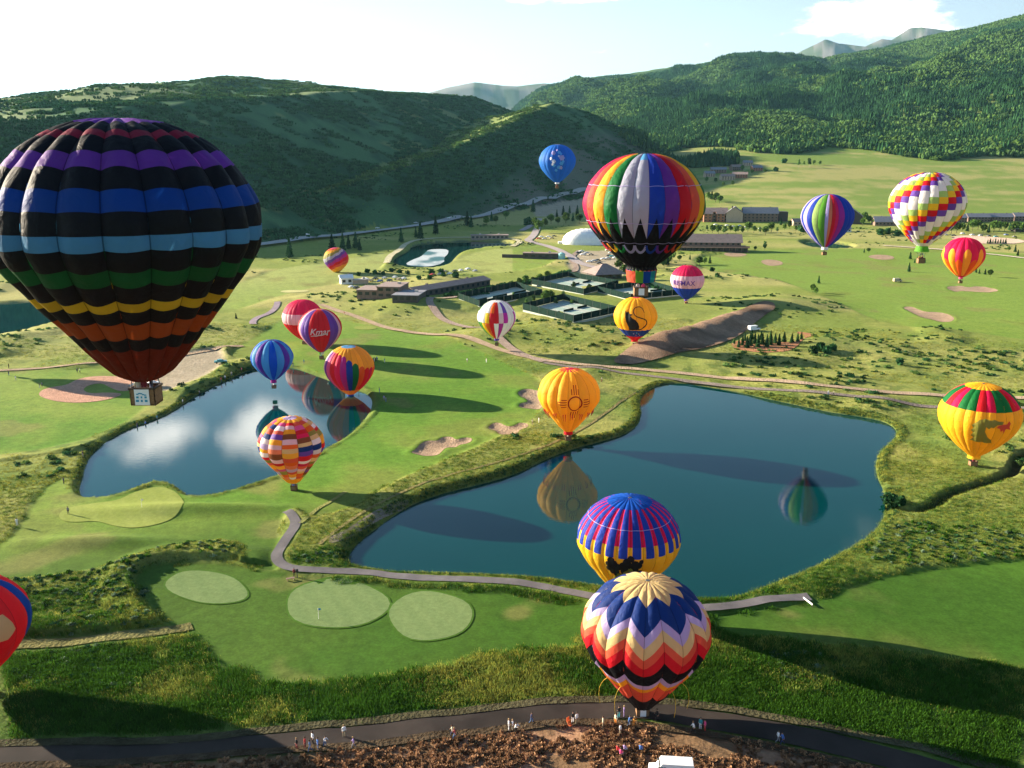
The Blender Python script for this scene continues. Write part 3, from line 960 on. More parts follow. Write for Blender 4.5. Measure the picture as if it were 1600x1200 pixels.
road('shore_track', [(470, 826), (490, 805), (520, 786), (540, 772)], 1.0, .12, M_dirt, speckle((.22, .23, .07), .2, 3), z=0, sp=1.5)
road('dirt_road', [(1380, 384), (1440, 388), (1500, 392), (1560, 398), (1640, 408)], 5, .5, M_dirt, speckle((.6, .5, .4), .1, 9), z=1, sp=8)
road('pond_rim', [(604, 416), (608, 402), (626, 392), (632, 384), (655, 376.5), (700, 373.5), (760, 373.5), (800, 375), (816, 381), (800, 388)], 5, .5, M_dirt, speckle((.5, .46, .3), .1, 9), z=0, sp=6)
# highway along the foot of the spur
hp = [on_land(a, b) for a, b in ((330, 392), (390, 386), (440, 381), (500, 373), (560, 366), (620, 358), (700, 347), (760, 338), (810, 322), (850, 312), (890, 305), (930, 300))]
strip('highway', smooth_line([(p[0], p[1]) for p in hp], 2), 11, 1.6, M_tarmac, speckle((.34, .33, .31), .1, 20), 6)
# ================================================================== BALLOONS
def srgb(h):
    h = h.lstrip('#'); c = [int(h[i:i + 2], 16) / 255 for i in (0, 2, 4)]
    return tuple(v / 12.92 if v < .04045 else ((v + .055) / 1.055) ** 2.4 for v in c)


FAB = {  # cloth colours (albedo)
    'black': (.006, .006, .010), 'purple': (.16, .035, .34), 'maroon': (.26, .012, .04), 'blue': (.004, .09, .52), 'navy': (.006, .035, .20),
    'ltblue': (.10, .36, .62), 'green': (.005, .16, .035), 'yellow': (.85, .52, .02), 'orange': (.72, .12, .01), 'rust': (.15, .014, .005),
    'white': (.80, .79, .80), 'grey': (.42, .45, .56), 'red': (.62, .008, .02), 'crimson': (.66, .006, .09), 'pink': (.72, .10, .30), 'magenta': (.42, .02, .30),
    'gold': (.88, .40, .015), 'cream': (.74, .56, .24), 'coral': (.72, .10, .05), 'teal': (.01, .22, .25), 'pale': (.74, .52, .58), 'amber': (.90, .46, .03), 'violet': (.14, .06, .38),
    'lilac': (.50, .42, .72), 'olive': (.28, .28, .05), 'brown': (.22, .07, .02), 'skyblue': (.12, .45, .80), 'leaf': (.12, .38, .03), 'royal': (.012, .05, .42), 'darkred': (.30, .004, .012),
    'sage': (.34, .52, .14), 'salmon': (.78, .22, .10), 'charcoal': (.02, .018, .02), 'sunyellow': (.92, .50, .02), 'bandblue': (.002, .05, .30), 'flowerblue': (.02, .17, .58), 'bandsky': (.07, .25, .45), 'bandgreen': (.003, .09, .022), 'bandyellow': (.60, .38, .015), 'bandorange': (.32, .055, .008), 'zia': (.93, .50, .03),
}


def fabric_material():
    m, nt, N, L, out = new_mat('balloon_cloth')
    at = N('ShaderNodeAttribute'); at.attribute_name = 'Col'
    c, f = noise_color(nt, N, L, at.outputs['Color'], .05, .6)
    p = N('ShaderNodeBsdfPrincipled'); L(c, p.inputs['Base Color'])
    p.inputs['Roughness'].default_value = .62; p.inputs['Specular IOR Level'].default_value = .2
    tc = N('ShaderNodeTexCoord')
    nz = N('ShaderNodeTexNoise'); nz.inputs['Scale'].default_value = .9; nz.inputs['Detail'].default_value = 6; nz.inputs['Distortion'].default_value = 1.2
    L(tc.outputs['Object'], nz.inputs['Vector'])
    b = N('ShaderNodeBump'); b.inputs['Strength'].default_value = .5; b.inputs['Distance'].default_value = .35
    L(nz.outputs['Fac'], b.inputs['Height']); L(b.outputs[0], p.inputs['Normal'])
    t = N('ShaderNodeBsdfTranslucent'); L(c, t.inputs['Color'])
    s = N('ShaderNodeMixShader'); s.inputs[0].default_value = .42
    L(p.outputs[0], s.inputs[1]); L(t.outputs[0], s.inputs[2]); L(s.outputs[0], out.inputs['Surface'])
    return m


M_cloth = fabric_material()
M_wicker = paint('wicker', (.24, .13, .06), .8, .4, 9.0, bump=.5)
M_rim = paint('leather_rim', (.05, .025, .015), .6)
M_cable = paint('steel_cable', (.05, .05, .055), .5)
M_burner = paint('burner_steel', (.35, .35, .37), .35, metallic=.8)

# profile of a hot-air balloon: radius and height as fractions of the greatest radius, from crown to mouth
_PR = np.array([(0.0, .80), (.12, .795), (.25, .775), (.40, .73), (.55, .655), (.70, .545), (.82, .41), (.91, .27), (.975, .12), (1.0, -.04), (.985, -.18), (.935, -.34), (.85, -.50), (.745, -.65), (.62, -.80), (.49, -.94), (.36, -1.06), (.24, -1.16), (.14, -1.235)])


class Profile:
    def __init__(self, top=.80, bottom=1.22, mouth=.13):
        P = _PR.copy()
        if bottom > 1.3:   # long tapering envelopes are nearly straight-sided below
            q = np.clip(-P[:, 1] - .18, 0, None); P[:, 0] -= .085 * np.sin(np.pi * np.clip(q / 1.06, 0, 1)) ** 1.2
        up = P[:, 1] > -.04
        P[up, 1] = -.04 + (P[up, 1] + .04) * (top + .04) / .84
        P[~up, 1] = -.04 + (P[~up, 1] + .04) * (bottom - .04) / 1.195
        P[-1, 0] = mouth
        # fine Catmull-Rom resampling by arc length
        pts = []
        n = len(P)
        for i in range(n - 1):
            p0 = P[max(i - 1, 0)]; p1 = P[i]; p2 = P[i + 1]; p3 = P[min(i + 2, n - 1)]
            if i == 0: p0 = np.array((-P[1, 0], P[1, 1]))
            for t in np.linspace(0, 1, 12, endpoint=False):
                pts.append(.5 * ((2 * p1) + (-p0 + p2) * t + (2 * p0 - 5 * p1 + 4 * p2 - p3) * t * t + (-p0 + 3 * p1 - 3 * p2 + p3) * t ** 3))
        pts.append(P[-1]); pts = np.array(pts); pts[:, 0] = np.maximum(pts[:, 0], 0)
        s = np.concatenate(([0], np.cumsum(np.hypot(*(pts[1:] - pts[:-1]).T))))
        self.t = s / s[-1]; self.r = pts[:, 0]; self.z = pts[:, 1]
        dr = np.gradient(self.r, self.t); dz = np.gradient(self.z, self.t); l = np.hypot(dr, dz)
        self.nr = -dz / l; self.nz = dr / l

    def at(self, t):
        f = lambda a: np.interp(t, self.t, a)
        return f(self.r), f(self.z), f(self.nr), f(self.nz)

    def t_of_z(self, z):
        return np.interp(-np.asarray(z), -self.z, self.t)


def surf(prof, R, N, bulge, ang, t, off=0.0, a0=0.0):
    """a point of the envelope at an angle (0 faces the camera side, -Y) and profile place t"""
    g = (ang - a0) / (2 * math.pi / N) + .5
    u = g - np.floor(g) - .5
    r, z, nr, nz = prof.at(t)
    w = 2 * math.pi * r / N
    b = bulge * w * (1 - 4 * u * u) + off / R
    rr = (r + b * nr) * R; zz = (z + b * nz) * R
    return rr * np.sin(ang), -rr * np.cos(ang), zz


def text_shapes(s, size, shear=0.0):
    cu = bpy.data.curves.new('lettering', 'FONT'); cu.body = s; cu.size = size; cu.shear = shear
    cu.align_x = 'CENTER'; cu.offset = size * .012
    o = bpy.data.objects.new('lettering', cu); COL.objects.link(o)
    bpy.context.view_layer.update()
    me = bpy.data.meshes.new_from_object(o)
    bpy.data.objects.remove(o)
    return me


def patch(name, parent, prof, R, N, bulge, shapes, color, az=0.0, a0=0.0, zc=0.0, off=.07, grid=.45, me2d=None):
    """flat shapes (x along the cloth, y up, in metres) sewn onto the envelope"""
    bm = bmesh.new()
    if me2d is not None: bm.from_mesh(me2d)
    for sh in shapes:
        vs = [bm.verts.new((a, b, 0)) for a, b in sh]
        try: bm.faces.new(vs)
        except ValueError: pass
    xs = [v.co.x for v in bm.verts]; ys = [v.co.y for v in bm.verts]
    for k in np.arange(min(xs) + grid, max(xs), grid):
        bmesh.ops.bisect_plane(bm, geom=bm.verts[:] + bm.edges[:] + bm.faces[:], plane_co=(k, 0, 0), plane_no=(1, 0, 0))
    for k in np.arange(min(ys) + grid, max(ys), grid):
        bmesh.ops.bisect_plane(bm, geom=bm.verts[:] + bm.edges[:] + bm.faces[:], plane_co=(0, k, 0), plane_no=(0, 1, 0))
    bmesh.ops.triangulate(bm, faces=bm.faces[:])
    bm.verts.ensure_lookup_table()
    co = np.array([v.co[:] for v in bm.verts])
    z = (co[:, 1] + zc) / R
    t = prof.t_of_z(z); r = np.maximum(prof.at(t)[0], .05)
    ang = az + co[:, 0] / (R * np.maximum(r, .45))
    X, Y, Z = surf(prof, R, N, bulge, ang, t, off, a0)
    for v, x, y, zz in zip(bm.verts, X, Y, Z): v.co = (x, y, zz)
    bmesh.ops.recalc_face_normals(bm, faces=bm.faces[:])
    me = bpy.data.meshes.new(name); bm.to_mesh(me); bm.free()
    a = me.color_attributes.new('Col', 'FLOAT_COLOR', 'POINT')
    c = np.tile(np.array((*FAB[color], 1), np.float32), len(me.vertices)); a.data.foreach_set('color', c)
    return link(name, me, parent, mats=M_cloth)


def circle_shape(cx, cy_, r, n=20, ry=None):
    return [(cx + r * math.cos(2 * math.pi * i / n), cy_ + (ry or r) * math.sin(2 * math.pi * i / n)) for i in range(n)]


def ring_shapes(cx, cy_, r0, r1, n=28):
    P = lambda r, i: (cx + r * math.cos(2 * math.pi * i / n), cy_ + r * math.sin(2 * math.pi * i / n))
    return [[P(r0, i), P(r1, i), P(r1, i + 1), P(r0, i + 1)] for i in range(n)]


def bar(x0, y0, x1, y1, w):
    d = Vector((x1 - x0, y1 - y0)); p = Vector((-d.y, d.x)).normalized() * w / 2
    return [(x0 + p.x, y0 + p.y), (x0 - p.x, y0 - p.y), (x1 - p.x, y1 - p.y), (x1 + p.x, y1 + p.y)]


def stroke(pts, w):
    """a brush line as quads"""
    P = smooth_line(pts, 2); n = len(P); out = []
    T = np.gradient(P, axis=0); T /= np.hypot(T[:, 0], T[:, 1])[:, None]
    ww = w(np.linspace(0, 1, n)) if callable(w) else np.full(n, w)
    A = P + np.stack((-T[:, 1], T[:, 0]), -1) * ww[:, None] / 2; B = P - np.stack((-T[:, 1], T[:, 0]), -1) * ww[:, None] / 2
    for i in range(n - 1): out.append([tuple(A[i]), tuple(B[i]), tuple(B[i + 1]), tuple(A[i + 1])])
    return out


_basket_cache = {}


def basket(parent, zb, w, h, cloth='darkred', ztop=0, mouth_r=1.0, a0=0.0, wick=None, bands=None):
    """wicker basket with padded rim, uprights, burner frame and cables to the mouth"""
    mb = MB()
    t = .07
    mb.box((0, 0, zb + .06), (w, w * .8, .12))
    for sx, sy, lx, ly in ((0, -1, w, t), (0, 1, w, t), (-1, 0, t, w * .8), (1, 0, t, w * .8)):
        mb.box((sx * (w / 2 - t / 2), sy * (w * .4 - t / 2), zb + h / 2 + .06), (lx, ly, h))
    for k in range(3):
        mb.box((0, 0, zb + .2 + k * h * .32), (w + .05, w * .8 + .05, .05))
    b = mb.build('basket', wick or M_wicker, parent)
    mb = MB()
    zt = zb + h + .06
    for sx, sy, lx, ly in ((0, -1, w + .12, .14), (0, 1, w + .12, .14), (-1, 0, .14, w * .8), (1, 0, .14, w * .8)):
        mb.box((sx * (w / 2), sy * (w * .4), zt + .04), (lx, ly, .12))
    mb.build('basket_rim', M_rim, b)
    fz = zt + .95
    for sx in (-1, 1):
        for sy in (-1, 1):
            mb = MB()
            mb.tube((sx * w * .45, sy * w * .36, zt), (sx * w * .36, sy * w * .3, fz), .035, n=5)
            for q in range(3):
                an = math.atan2(sy, sx) + (q - 1) * .5
                mb.tube((sx * w * .36, sy * w * .3, fz), (mouth_r * math.cos(an), mouth_r * math.sin(an), ztop), .018, n=4, cap=False)
            mb.build('suspension_cable', M_cable, parent)
    mb = MB()
    for a, c in (((-.36, -.3), (.36, -.3)), ((.36, -.3), (.36, .3)), ((.36, .3), (-.36, .3)), ((-.36, .3), (-.36, -.3))):
        mb.tube((a[0] * w, a[1] * w, fz), (c[0] * w, c[1] * w, fz), .035, n=5)
    for sx in (-1, 1):
        mb.lathe([(.02, -.25), (.1, -.22), (.13, .1), (.17, .3), (.15, .32)], (sx * .2, 0, fz), 8)
    mb.build('burner', M_burner, parent)
    return b


def balloon(label, px, py, depth, R, N, bands, warp=None, top=.80, bottom=1.22, mouth=.13, bulge=.15, m=6, rows=46, seam=None,
            skirt=None, skirt_h=.11, skirt_r=None, line=.10, bw=1.5, bh=1.05, a0=0.0, crown=None, zc=None, rz=0.0, rpx=None, cat='hot air balloon'):
    """bands(g) -> [(t_end, colour or f(u))...] for gore g; warp(g,u,t) bends the bands"""
    if rpx:   # a balloon standing on the ground: its size and distance follow from how large it looks
        k = bottom + (skirt_h if skirt else 0) + line
        depth = (CAM_H - .45 - bh - .9) / (-ray(px, py)[2] + k * rpx / FOC); R = rpx * depth / FOC
    p = at_depth(px, py, depth)
    if zc is not None: p[2] = zc
    root = empty('hot_air_balloon', p, rz, label, cat, 'hot air balloons over the valley')
    prof = Profile(top, bottom, mouth)
    us = np.concatenate(([-.5], np.linspace(-.482, .482, m - 1), [.5]))
    rj = random.Random(int(px) + N)
    for g in range(N):
        bs = bands(g)
        ts = [0.0]; ci = []
        for te, c in bs:
            k = max(1, int(math.ceil((te - ts[-1]) * rows)))
            a = ts[-1]
            for q in range(k): ts.append(a + (te - a) * (q + 1) / k); ci.append(c)
        T = np.array(ts)[:, None] + 0 * us[None]
        if warp is not None: T = np.clip(T + warp(g, us[None], T), 0, 1)
        ang = a0 + (g + us[None]) * 2 * math.pi / N + 0 * T
        r, z, nr, nz = prof.at(T)
        w = 2 * math.pi * r / N
        b = bulge * w * (1 - 4 * us[None] ** 2)
        # the cloth is not drawn quite evenly: slack panels and slight dimples between the tapes
        b = b * (1 + .10 * np.sin(T * 41 + g * 1.7) + rj.uniform(-.08, .08)) + .0035 * np.sin(T * 60 + g * 2.3) * np.cos(us[None] * 9 + g)
        rr = (r + b * nr) * R; zz = (z + b * nz) * R
        V = np.stack((rr * np.sin(ang), -rr * np.cos(ang), zz), -1).reshape(-1, 3)
        n = len(ts)
        idx = np.arange(n * (m + 1)).reshape(n, m + 1)
        F = np.stack((idx[:-1, :-1], idx[1:, :-1], idx[1:, 1:], idx[:-1, 1:]), -1).reshape(-1, 4)
        me = mesh_np('gore', V, F, True)
        cc = np.ones((len(F), 4, 4), np.float32)
        tone = []; last = None
        for i in range(n - 1):
            if ci[i] is not last: last = ci[i]; tv = rj.uniform(.86, 1.1)
            tone.append(tv)
        k = 0
        for i in range(n - 1):
            for j in range(m):
                c = ci[i]
                if callable(c): c = c((us[j] + us[j + 1]) / 2)
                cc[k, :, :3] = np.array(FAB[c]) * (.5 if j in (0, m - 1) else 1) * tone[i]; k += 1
        a = me.color_attributes.new('Col', 'FLOAT_COLOR', 'CORNER')
        a.data.foreach_set('color', cc.ravel())
        link('gore', me, root, mats=M_cloth)
    zm = prof.z[-1] * R; rm = mouth * R
    zs = zm
    if skirt:
        sr = skirt_r or mouth * 1.05
        hs = skirt_h * R; zs = zm - hs
        cols = skirt if isinstance(skirt, (list, tuple)) else [skirt]
        n = 24; V = []; F = []; C = []
        for i in range(n + 1):
            t = 2 * math.pi * i / n
            V += [(rm * math.sin(t), -rm * math.cos(t), zm + .02), (sr * R * math.sin(t), -sr * R * math.cos(t), zs)]
        for i in range(n): F.append((2 * i, 2 * i + 1, 2 * i + 3, 2 * i + 2)); C.append(FAB[cols[i * len(cols) // n % len(cols)]])
        me = mesh_np('skirt', V, F, False)
        a = me.color_attributes.new('Col', 'FLOAT_COLOR', 'CORNER')
        cc = np.ones((n, 4, 4), np.float32); cc[:, :, :3] = np.array(C)[:, None]
        a.data.foreach_set('color', cc.ravel())
        link('skirt', me, root, mats=M_cloth)
    # crown ring and horizontal load tapes
    mb = MB(); mb.lathe([(.02, .02), (.28, .05), (.34, -.02)], (0, 0, prof.z[0] * R), 10); mb.build('crown_ring', M_cable, root)
    if seam:
        for ts_, col in seam:
            an = np.linspace(0, 2 * math.pi, N * 6 + 1)
            X0, Y0, Z0 = surf(prof, R, N, bulge, an, np.full(an.shape, ts_), .035, a0)
            X1, Y1, Z1 = surf(prof, R, N, bulge, an, np.full(an.shape, ts_ + .0035), .035, a0)
            V = np.stack((np.stack((X0, Y0, Z0), -1), np.stack((X1, Y1, Z1), -1)), 1).reshape(-1, 3)
            k = np.arange(len(an) - 1) * 2
            me = mesh_np('load_tape', V, np.stack((k, k + 1, k + 3, k + 2), -1), False, np.tile(FAB[col], (len(V), 1)))
            link('load_tape', me, root, mats=M_cloth)
    zb = zs - line * R - bh - .9
    basket(root, zb, bw, bh, ztop=zs, mouth_r=(skirt_r or mouth) * R * .95)
    root['_zb'] = zb
    return dict(root=root, prof=prof, R=R, N=N, bulge=bulge, a0=a0, zb=zb, rim=zb + bh + .06, p=Vector(p), bw=bw, bh=bh)


BALLOONS = {}


def P_(B, name, shapes, color, **k):
    return patch(name, B['root'], B['prof'], B['R'], B['N'], B['bulge'], shapes, color, a0=B['a0'], **k)


def zt(prof, zs): return [float(prof.t_of_z(z)) for z in zs]


def tof(top, bottom):
    pr = Profile(top, bottom)
    return lambda z: float(pr.t_of_z(z))


# 1 --- large black balloon with rainbow bands
f = tof(.78, 1.36)
zz = [.735, .665, .62, .513, .40, .257, .113, -.045, -.149, -.293, -.405, -.545, -.62, -.73, -.87, -.98, -1.10]
cc = ['purple', 'black', 'maroon', 'black', 'purple', 'black', 'bandblue', 'black', 'bandsky', 'black', 'bandgreen', 'black', 'bandyellow', 'black', 'bandorange', 'black', 'rust']
BD = [(f(z), c) for z, c in zip(zz, cc)] + [(1.0, 'rust')]
BALLOONS['big'] = balloon('huge black balloon banded in purple, red, blue, green, yellow and orange, nearest of all', 200, 341, 59, 8.05, 20, lambda g: BD, m=10, rows=60,
                          top=.78, bottom=1.36, mouth=.085, line=-.04, bw=1.7, bh=1.1, a0=.06, bulge=.20)

# 2 --- rainbow balloon with black teeth and black lower half
f = tof(.78, 1.16); tb = f(-.60)
seq = ['grey', 'royal', 'purple', 'red', 'coral', 'yellow', 'green', 'grey', 'royal', 'purple', 'red', 'coral', 'yellow', 'green', 'grey', 'royal', 'purple', 'magenta', 'crimson', 'crimson', 'coral', 'amber', 'green', 'grey']
BALLOONS['teeth'] = balloon('rainbow striped balloon with black teeth round a black lower half', 1006, 314, 122, 8.05, 24,
                            lambda g: [(.06, 'black' if g % 1 else 'charcoal'), (f(.66), 'skyblue' if g in (0, 12) else seq[g]), (tb, seq[g]), (1.0, 'black')],
                            warp=lambda g, u, t: -.145 * (1 - 2 * np.abs(u)) * np.exp(-((t - tb) / .15) ** 2), m=6, rows=60, top=.78, bottom=1.16, mouth=.27, bulge=.12,
                            seam=[(f(.25), 'lilac'), (f(-.33), 'lilac'), (f(-.66), 'lilac')], skirt=['bandblue', 'teal', 'maroon', 'red', 'coral', 'gold', 'leaf', 'blue', 'red', 'coral', 'coral', 'leaf', 'violet', 'royal'][:12], skirt_h=.20, skirt_r=.24, line=.0, bw=1.9, bh=1.1, a0=-.187)
B = BALLOONS['teeth']
for g in range(24):
    a = B['a0'] + g * 2 * math.pi / 24
    c = seq[g]
    lp = [(-.76, 0), (-.5, -.65), (0, -1.0), (.5, -.65), (.76, 0)]
    P_(B, 'scallop_loop', stroke(lp, .36), c if c != 'grey' else 'lilac', az=a, zc=-.67 * B['R'], off=.12)

# 3 --- yellow balloon with the sun symbol
f = tof(.82, 1.20)
BALLOONS['zia'] = balloon('golden balloon with a rayed sun ring, low over the bank between the ponds', 889, 616, 243, 7.95, 16,
                          lambda g: [(.05, 'crimson'), (.115, (lambda u: 'crimson' if abs(u) < .34 else 'zia')), (1.0, 'zia')], m=6, rows=40, top=.82, bottom=1.36, mouth=.15, bulge=.17,
                          skirt=['red'], skirt_h=.12, line=-.02, bw=1.6, bh=1.1, a0=.1, rpx=46)
B = BALLOONS['zia']
sh = ring_shapes(0, 0, 1.55, 1.85)
for d in range(4):
    a = math.pi / 2 * d; c, s = math.cos(a), math.sin(a)
    for off_, l0, l1 in ((-.84, 2.1, 3.4), (-.28, 2.1, 4.3), (.28, 2.1, 4.3), (.84, 2.1, 3.4)):
        p0 = (l0 * c - off_ * s, l0 * s + off_ * c); p1 = (l1 * c - off_ * s, l1 * s + off_ * c)
        sh.append(bar(*p0, *p1, .2))
P_(B, 'sun_emblem', sh, 'darkred', az=.14, zc=-.12 * B['R'], off=.1)
for a in np.arange(0, 2 * math.pi, .4):
    mb = MB()
    for q in range(2):
        aa = a + q * .09
        r = B['R'] * .78
        x, y = r * math.sin(aa), -r * math.cos(aa)
        mb.tube((x, y, -.52 * B['R']), (x * 1.10, y * 1.10, -.60 * B['R']), .12, .14, 4)
        mb.tube((x * 1.10, y * 1.10, -.60 * B['R']), (x * 1.0, y * 1.0, -.78 * B['R'] + .3 * math.sin(7 * aa)), .14, .05, 4)
    mb.build('streamer', paint('red_ribbon', (.6, .01, .03)), B['root'])

# 4 --- patchwork balloon
rs = random.Random(11)
pal = ['coral', 'cream', 'gold', 'crimson', 'white', 'navy', 'pink', 'orange', 'brown', 'violet', 'lilac', 'salmon', 'olive', 'pale', 'red', 'amber']
PW = []
for g in range(12):
    ts = [.07, .13]; cs = ['lilac', 'amber']; last = ''
    t = .13
    while t < .86:
        t += rs.uniform(.035, .062); c = rs.choice([q for q in pal if q != last]); last = c; ts.append(min(t, .9)); cs.append(c)
    ts.append(1.0); cs.append('gold'); PW.append(list(zip(ts, cs)))
BALLOONS['patch'] = balloon('balloon patched from small coloured cloth blocks, standing on the fairway beside the west pond', 455, 691, 221, 7.3, 12, lambda g: PW[g], m=8, rows=40, top=.84, bottom=1.42, mouth=.09, bulge=.15, line=-.03, bw=1.4, bh=1.05, a0=.2, rpx=47.5)

# 5 --- zigzag balloon
f = tof(.80, 1.5)
ZB = [(.17, 'cream')] + [(f(z_), c_) for z_, c_ in ((.39, 'navy'), (.25, 'lilac'), (.08, 'cream'), (-.07, 'coral'), (-.26, 'red'), (-.54, 'black'), (-.66, 'lilac'), (-.78, 'gold'), (-1.12, 'coral'))] + [(1.0, 'charcoal')]
FAB['lilac2'] = (.55, .5, .72)
BALLOONS['zigzag'] = balloon('zigzag banded balloon with a cream star on top, on the near road among its crew', 1009, 983, 123, 8.3, 20, lambda g: ZB,
                             warp=lambda g, u, t: (.05 * np.sin(np.pi * np.clip(t, 0, 1)) ** .6) * (np.abs(((g + u + .5) % 2) - 1) * 2 - 1), m=8, rows=60, top=.80, bottom=1.45, mouth=.16, bulge=.15, line=-.06, bw=1.7, bh=1.1, a0=-.02, rpx=96.5)
B = BALLOONS['zigzag']
FABC = paint('yellow_rope', (.62, .38, .02))
for a in (-1.25, -.75, .55, 1.0):
    mb = MB()
    t = .74; X, Y, Z = [float(v) for v in surf(B['prof'], B['R'], 20, .1, np.array(a), np.array(t), .1)]
    pts = [(X, Y, Z)]
    for q in range(1, 7): pts.append((X * (1 + .10 * q - .012 * q * q), Y * (1 + .07 * q - .008 * q * q), Z - .25 * q - .06 * q * q))
    for q in range(6): mb.tube(pts[q], pts[q + 1], .035, .035, 4)
    mb.build('handling_line', FABC, B['root'])

# 6 --- yellow balloon with striped cap and a tree
f = tof(.80, 1.2)
CAPT = f(.10)
BALLOONS['tree'] = balloon('yellow balloon with a blue and red striped cap and dark tree emblem', 982, 842, 147, 8.15, 24,
                           lambda g: [(.15, 'blue'), (f(.20), (lambda u: 'royal' if abs(u) < .26 else 'crimson')), (f(.0), (lambda u: 'royal' if abs(u) < .26 else 'yellow')), (.90, 'yellow'), (1.0, 'crimson')],
                           m=8, rows=40, top=.80, bottom=1.36, mouth=.13, bulge=.15, seam=[(.30, 'lilac')], skirt=['crimson'], line=0, bw=1.6, bh=1.1, a0=.03, rpx=77.5)
B = BALLOONS['tree']
rs = random.Random(5)
bl = [circle_shape(x, y, r, 12) for x, y, r in ((-2.3, .9, .55), (-1.9, .2, .7), (-2.5, -.5, .55), (-1.7, -1.0, .75), (-1.1, -.1, .6), (-.4, .3, .6), (.1, .9, .6), (.7, 1.35, .55), (.4, .2, .7), (1.4, .6, .6), (2.0, .3, .5), (1.2, -.3, .7), (1.9, -1.1, .65), (1.2, -1.6, .6), (-1.2, -1.8, .6), (0, -.8, .8), (-2.8, .3, .4), (2.3, .9, .4))]
P_(B, 'tree_emblem', bl, 'charcoal', az=-.17, zc=-.22 * B['R'], off=.1)
bl = [circle_shape(x, y, r, 12) for x, y, r in ((.3, -1.4, .8), (-.6, -2.1, .8), (.6, -2.2, .7), (.7, -.6, .4), (-1.4, -2.6, .5), (-.1, -2.8, .6))]
P_(B, 'leaf_emblem', bl, 'olive', az=-.17, zc=-.22 * B['R'], off=.14)

# 7 --- red and purple balloon with script lettering
s7 = ['red', 'red', 'violet', 'violet', 'pale', 'red', 'red', 'pale', 'violet', 'violet', 'red', 'red']
BALLOONS['script'] = balloon('red balloon with broad violet stripes and white script lettering', 500, 512, 335, 7.85, 24,
                             lambda g: [(.055, 'salmon'), (1.0, s7[g % 12])], m=4, rows=30, top=.84, bottom=1.22, mouth=.12, bulge=.12, skirt=['white', 'leaf'], line=0, bw=1.5, bh=1.0, a0=.30, rpx=33)
B = BALLOONS['script']
me = text_shapes('Kmar', 3.1, .35)
P_(B, 'lettering', stroke([(-3.1, -.55), (-1.2, -.35), (1.2, -.1), (3.0, .35), (2.6, -.35)], .32), 'white', az=.17, zc=-.20 * B['R'], off=.1, me2d=me)

# 8 --- red, white, red
f = tof(.84, 1.2)
BALLOONS['redwhite'] = balloon('crimson balloon with one broad pale belt, behind the lettered red balloon', 473, 494, 362, 7.75, 24, lambda g: [(f(.22), 'crimson'), (f(-.28), 'pale'), (1.0, 'red')], m=4, rows=30, top=.84, bottom=1.2, mouth=.12, bulge=.12, line=0, bw=1.5, bh=1.0, rpx=31)

# 9 --- feather balloon
f = tof(.84, 1.2)
s9 = {0: 'royal', 1: 'green', 2: 'orange', 3: 'red', 4: 'crimson', 5: 'orange', -1: 'magenta', -2: 'crimson', -3: 'red', -4: 'pink', -5: 'purple', -6: 'pale', -7: 'pale'}
def b9(g):
    k = g if g <= 12 else g - 24
    tt = np.interp(k, [-8, -3, -1, 0, 1, 2, 3, 5, 12], [.22, .22, .27, .33, .38, .43, .46, .48, .3])
    c = s9.get(k, 'coral')
    return [(.10, 'skyblue'), (.13, 'amber'), (float(tt), 'amber'), (f(-.93), c), (1.0, 'amber')]
BALLOONS['feather'] = balloon('amber balloon with round-topped red, purple, blue and green fingers', 545, 556, 292, 7.75, 24, b9,
                              warp=lambda g, u, t: .035 * (4 * u * u) * np.exp(-((t - .36) / .2) ** 2), m=8, rows=40, top=.84, bottom=1.2, mouth=.13, bulge=.12, skirt=['royal'], skirt_h=.13, line=0, bw=1.5, bh=1.0, a0=.18, rpx=38)

# 10 --- blue and purple stripes
s10 = ['blue', 'ltblue', 'purple', 'ltblue']
BALLOONS['stripe'] = balloon('blue, pale blue and purple striped balloon hovering over the west pond', 425, 557, 289, 6.45, 16, lambda g: [(.05, 'navy'), (.97, s10[g % 4]), (1.0, 'magenta')], m=6, rows=30, top=.84, bottom=1.2, mouth=.14, bulge=.13,
                             skirt=['magenta'], skirt_h=.14, line=.02, bw=1.3, bh=.9, a0=.30)

# 11 --- white balloon with colour cells
f = tof(.84, 1.2)
def b11(g):
    k = g if g <= 12 else g - 24
    w = {k_: c for k_, c in ((-1, 'orange'), (0, 'red'), (2, 'violet'), (6, 'magenta'), (9, 'blue'), (-6, 'green'))}
    c1 = w.get(k, 'white'); c2 = w.get(k + 1, 'white') if k != -2 else 'yellow'; c3 = w.get(k + 1, 'white') if k not in (-1, 0, 1) else {-1: 'red', 0: 'white', 1: 'magenta'}[k]
    if k in (-7, -6, -5, -4, -3): c3 = {-7: 'royal', -6: 'teal', -5: 'green', -4: 'leaf', -3: 'yellow'}[k]
    if k == 0: c2 = 'red'
    if k == 1: c2 = 'pale'
    if k == 2: c2 = 'magenta'
    return [(.12, 'white'), (f(.30), c1), (f(-.22), c2), (1.0, c3)]
BALLOONS['white'] = balloon('white balloon with shifted orange, red and violet cells, over the dirt road junction', 776, 494, 349, 7.35, 24, b11, m=4, rows=30, top=.84, bottom=1.2, mouth=.13, bulge=.12, skirt=['violet'], skirt_h=.1, line=.03, bw=1.4, bh=1.0, a0=0)

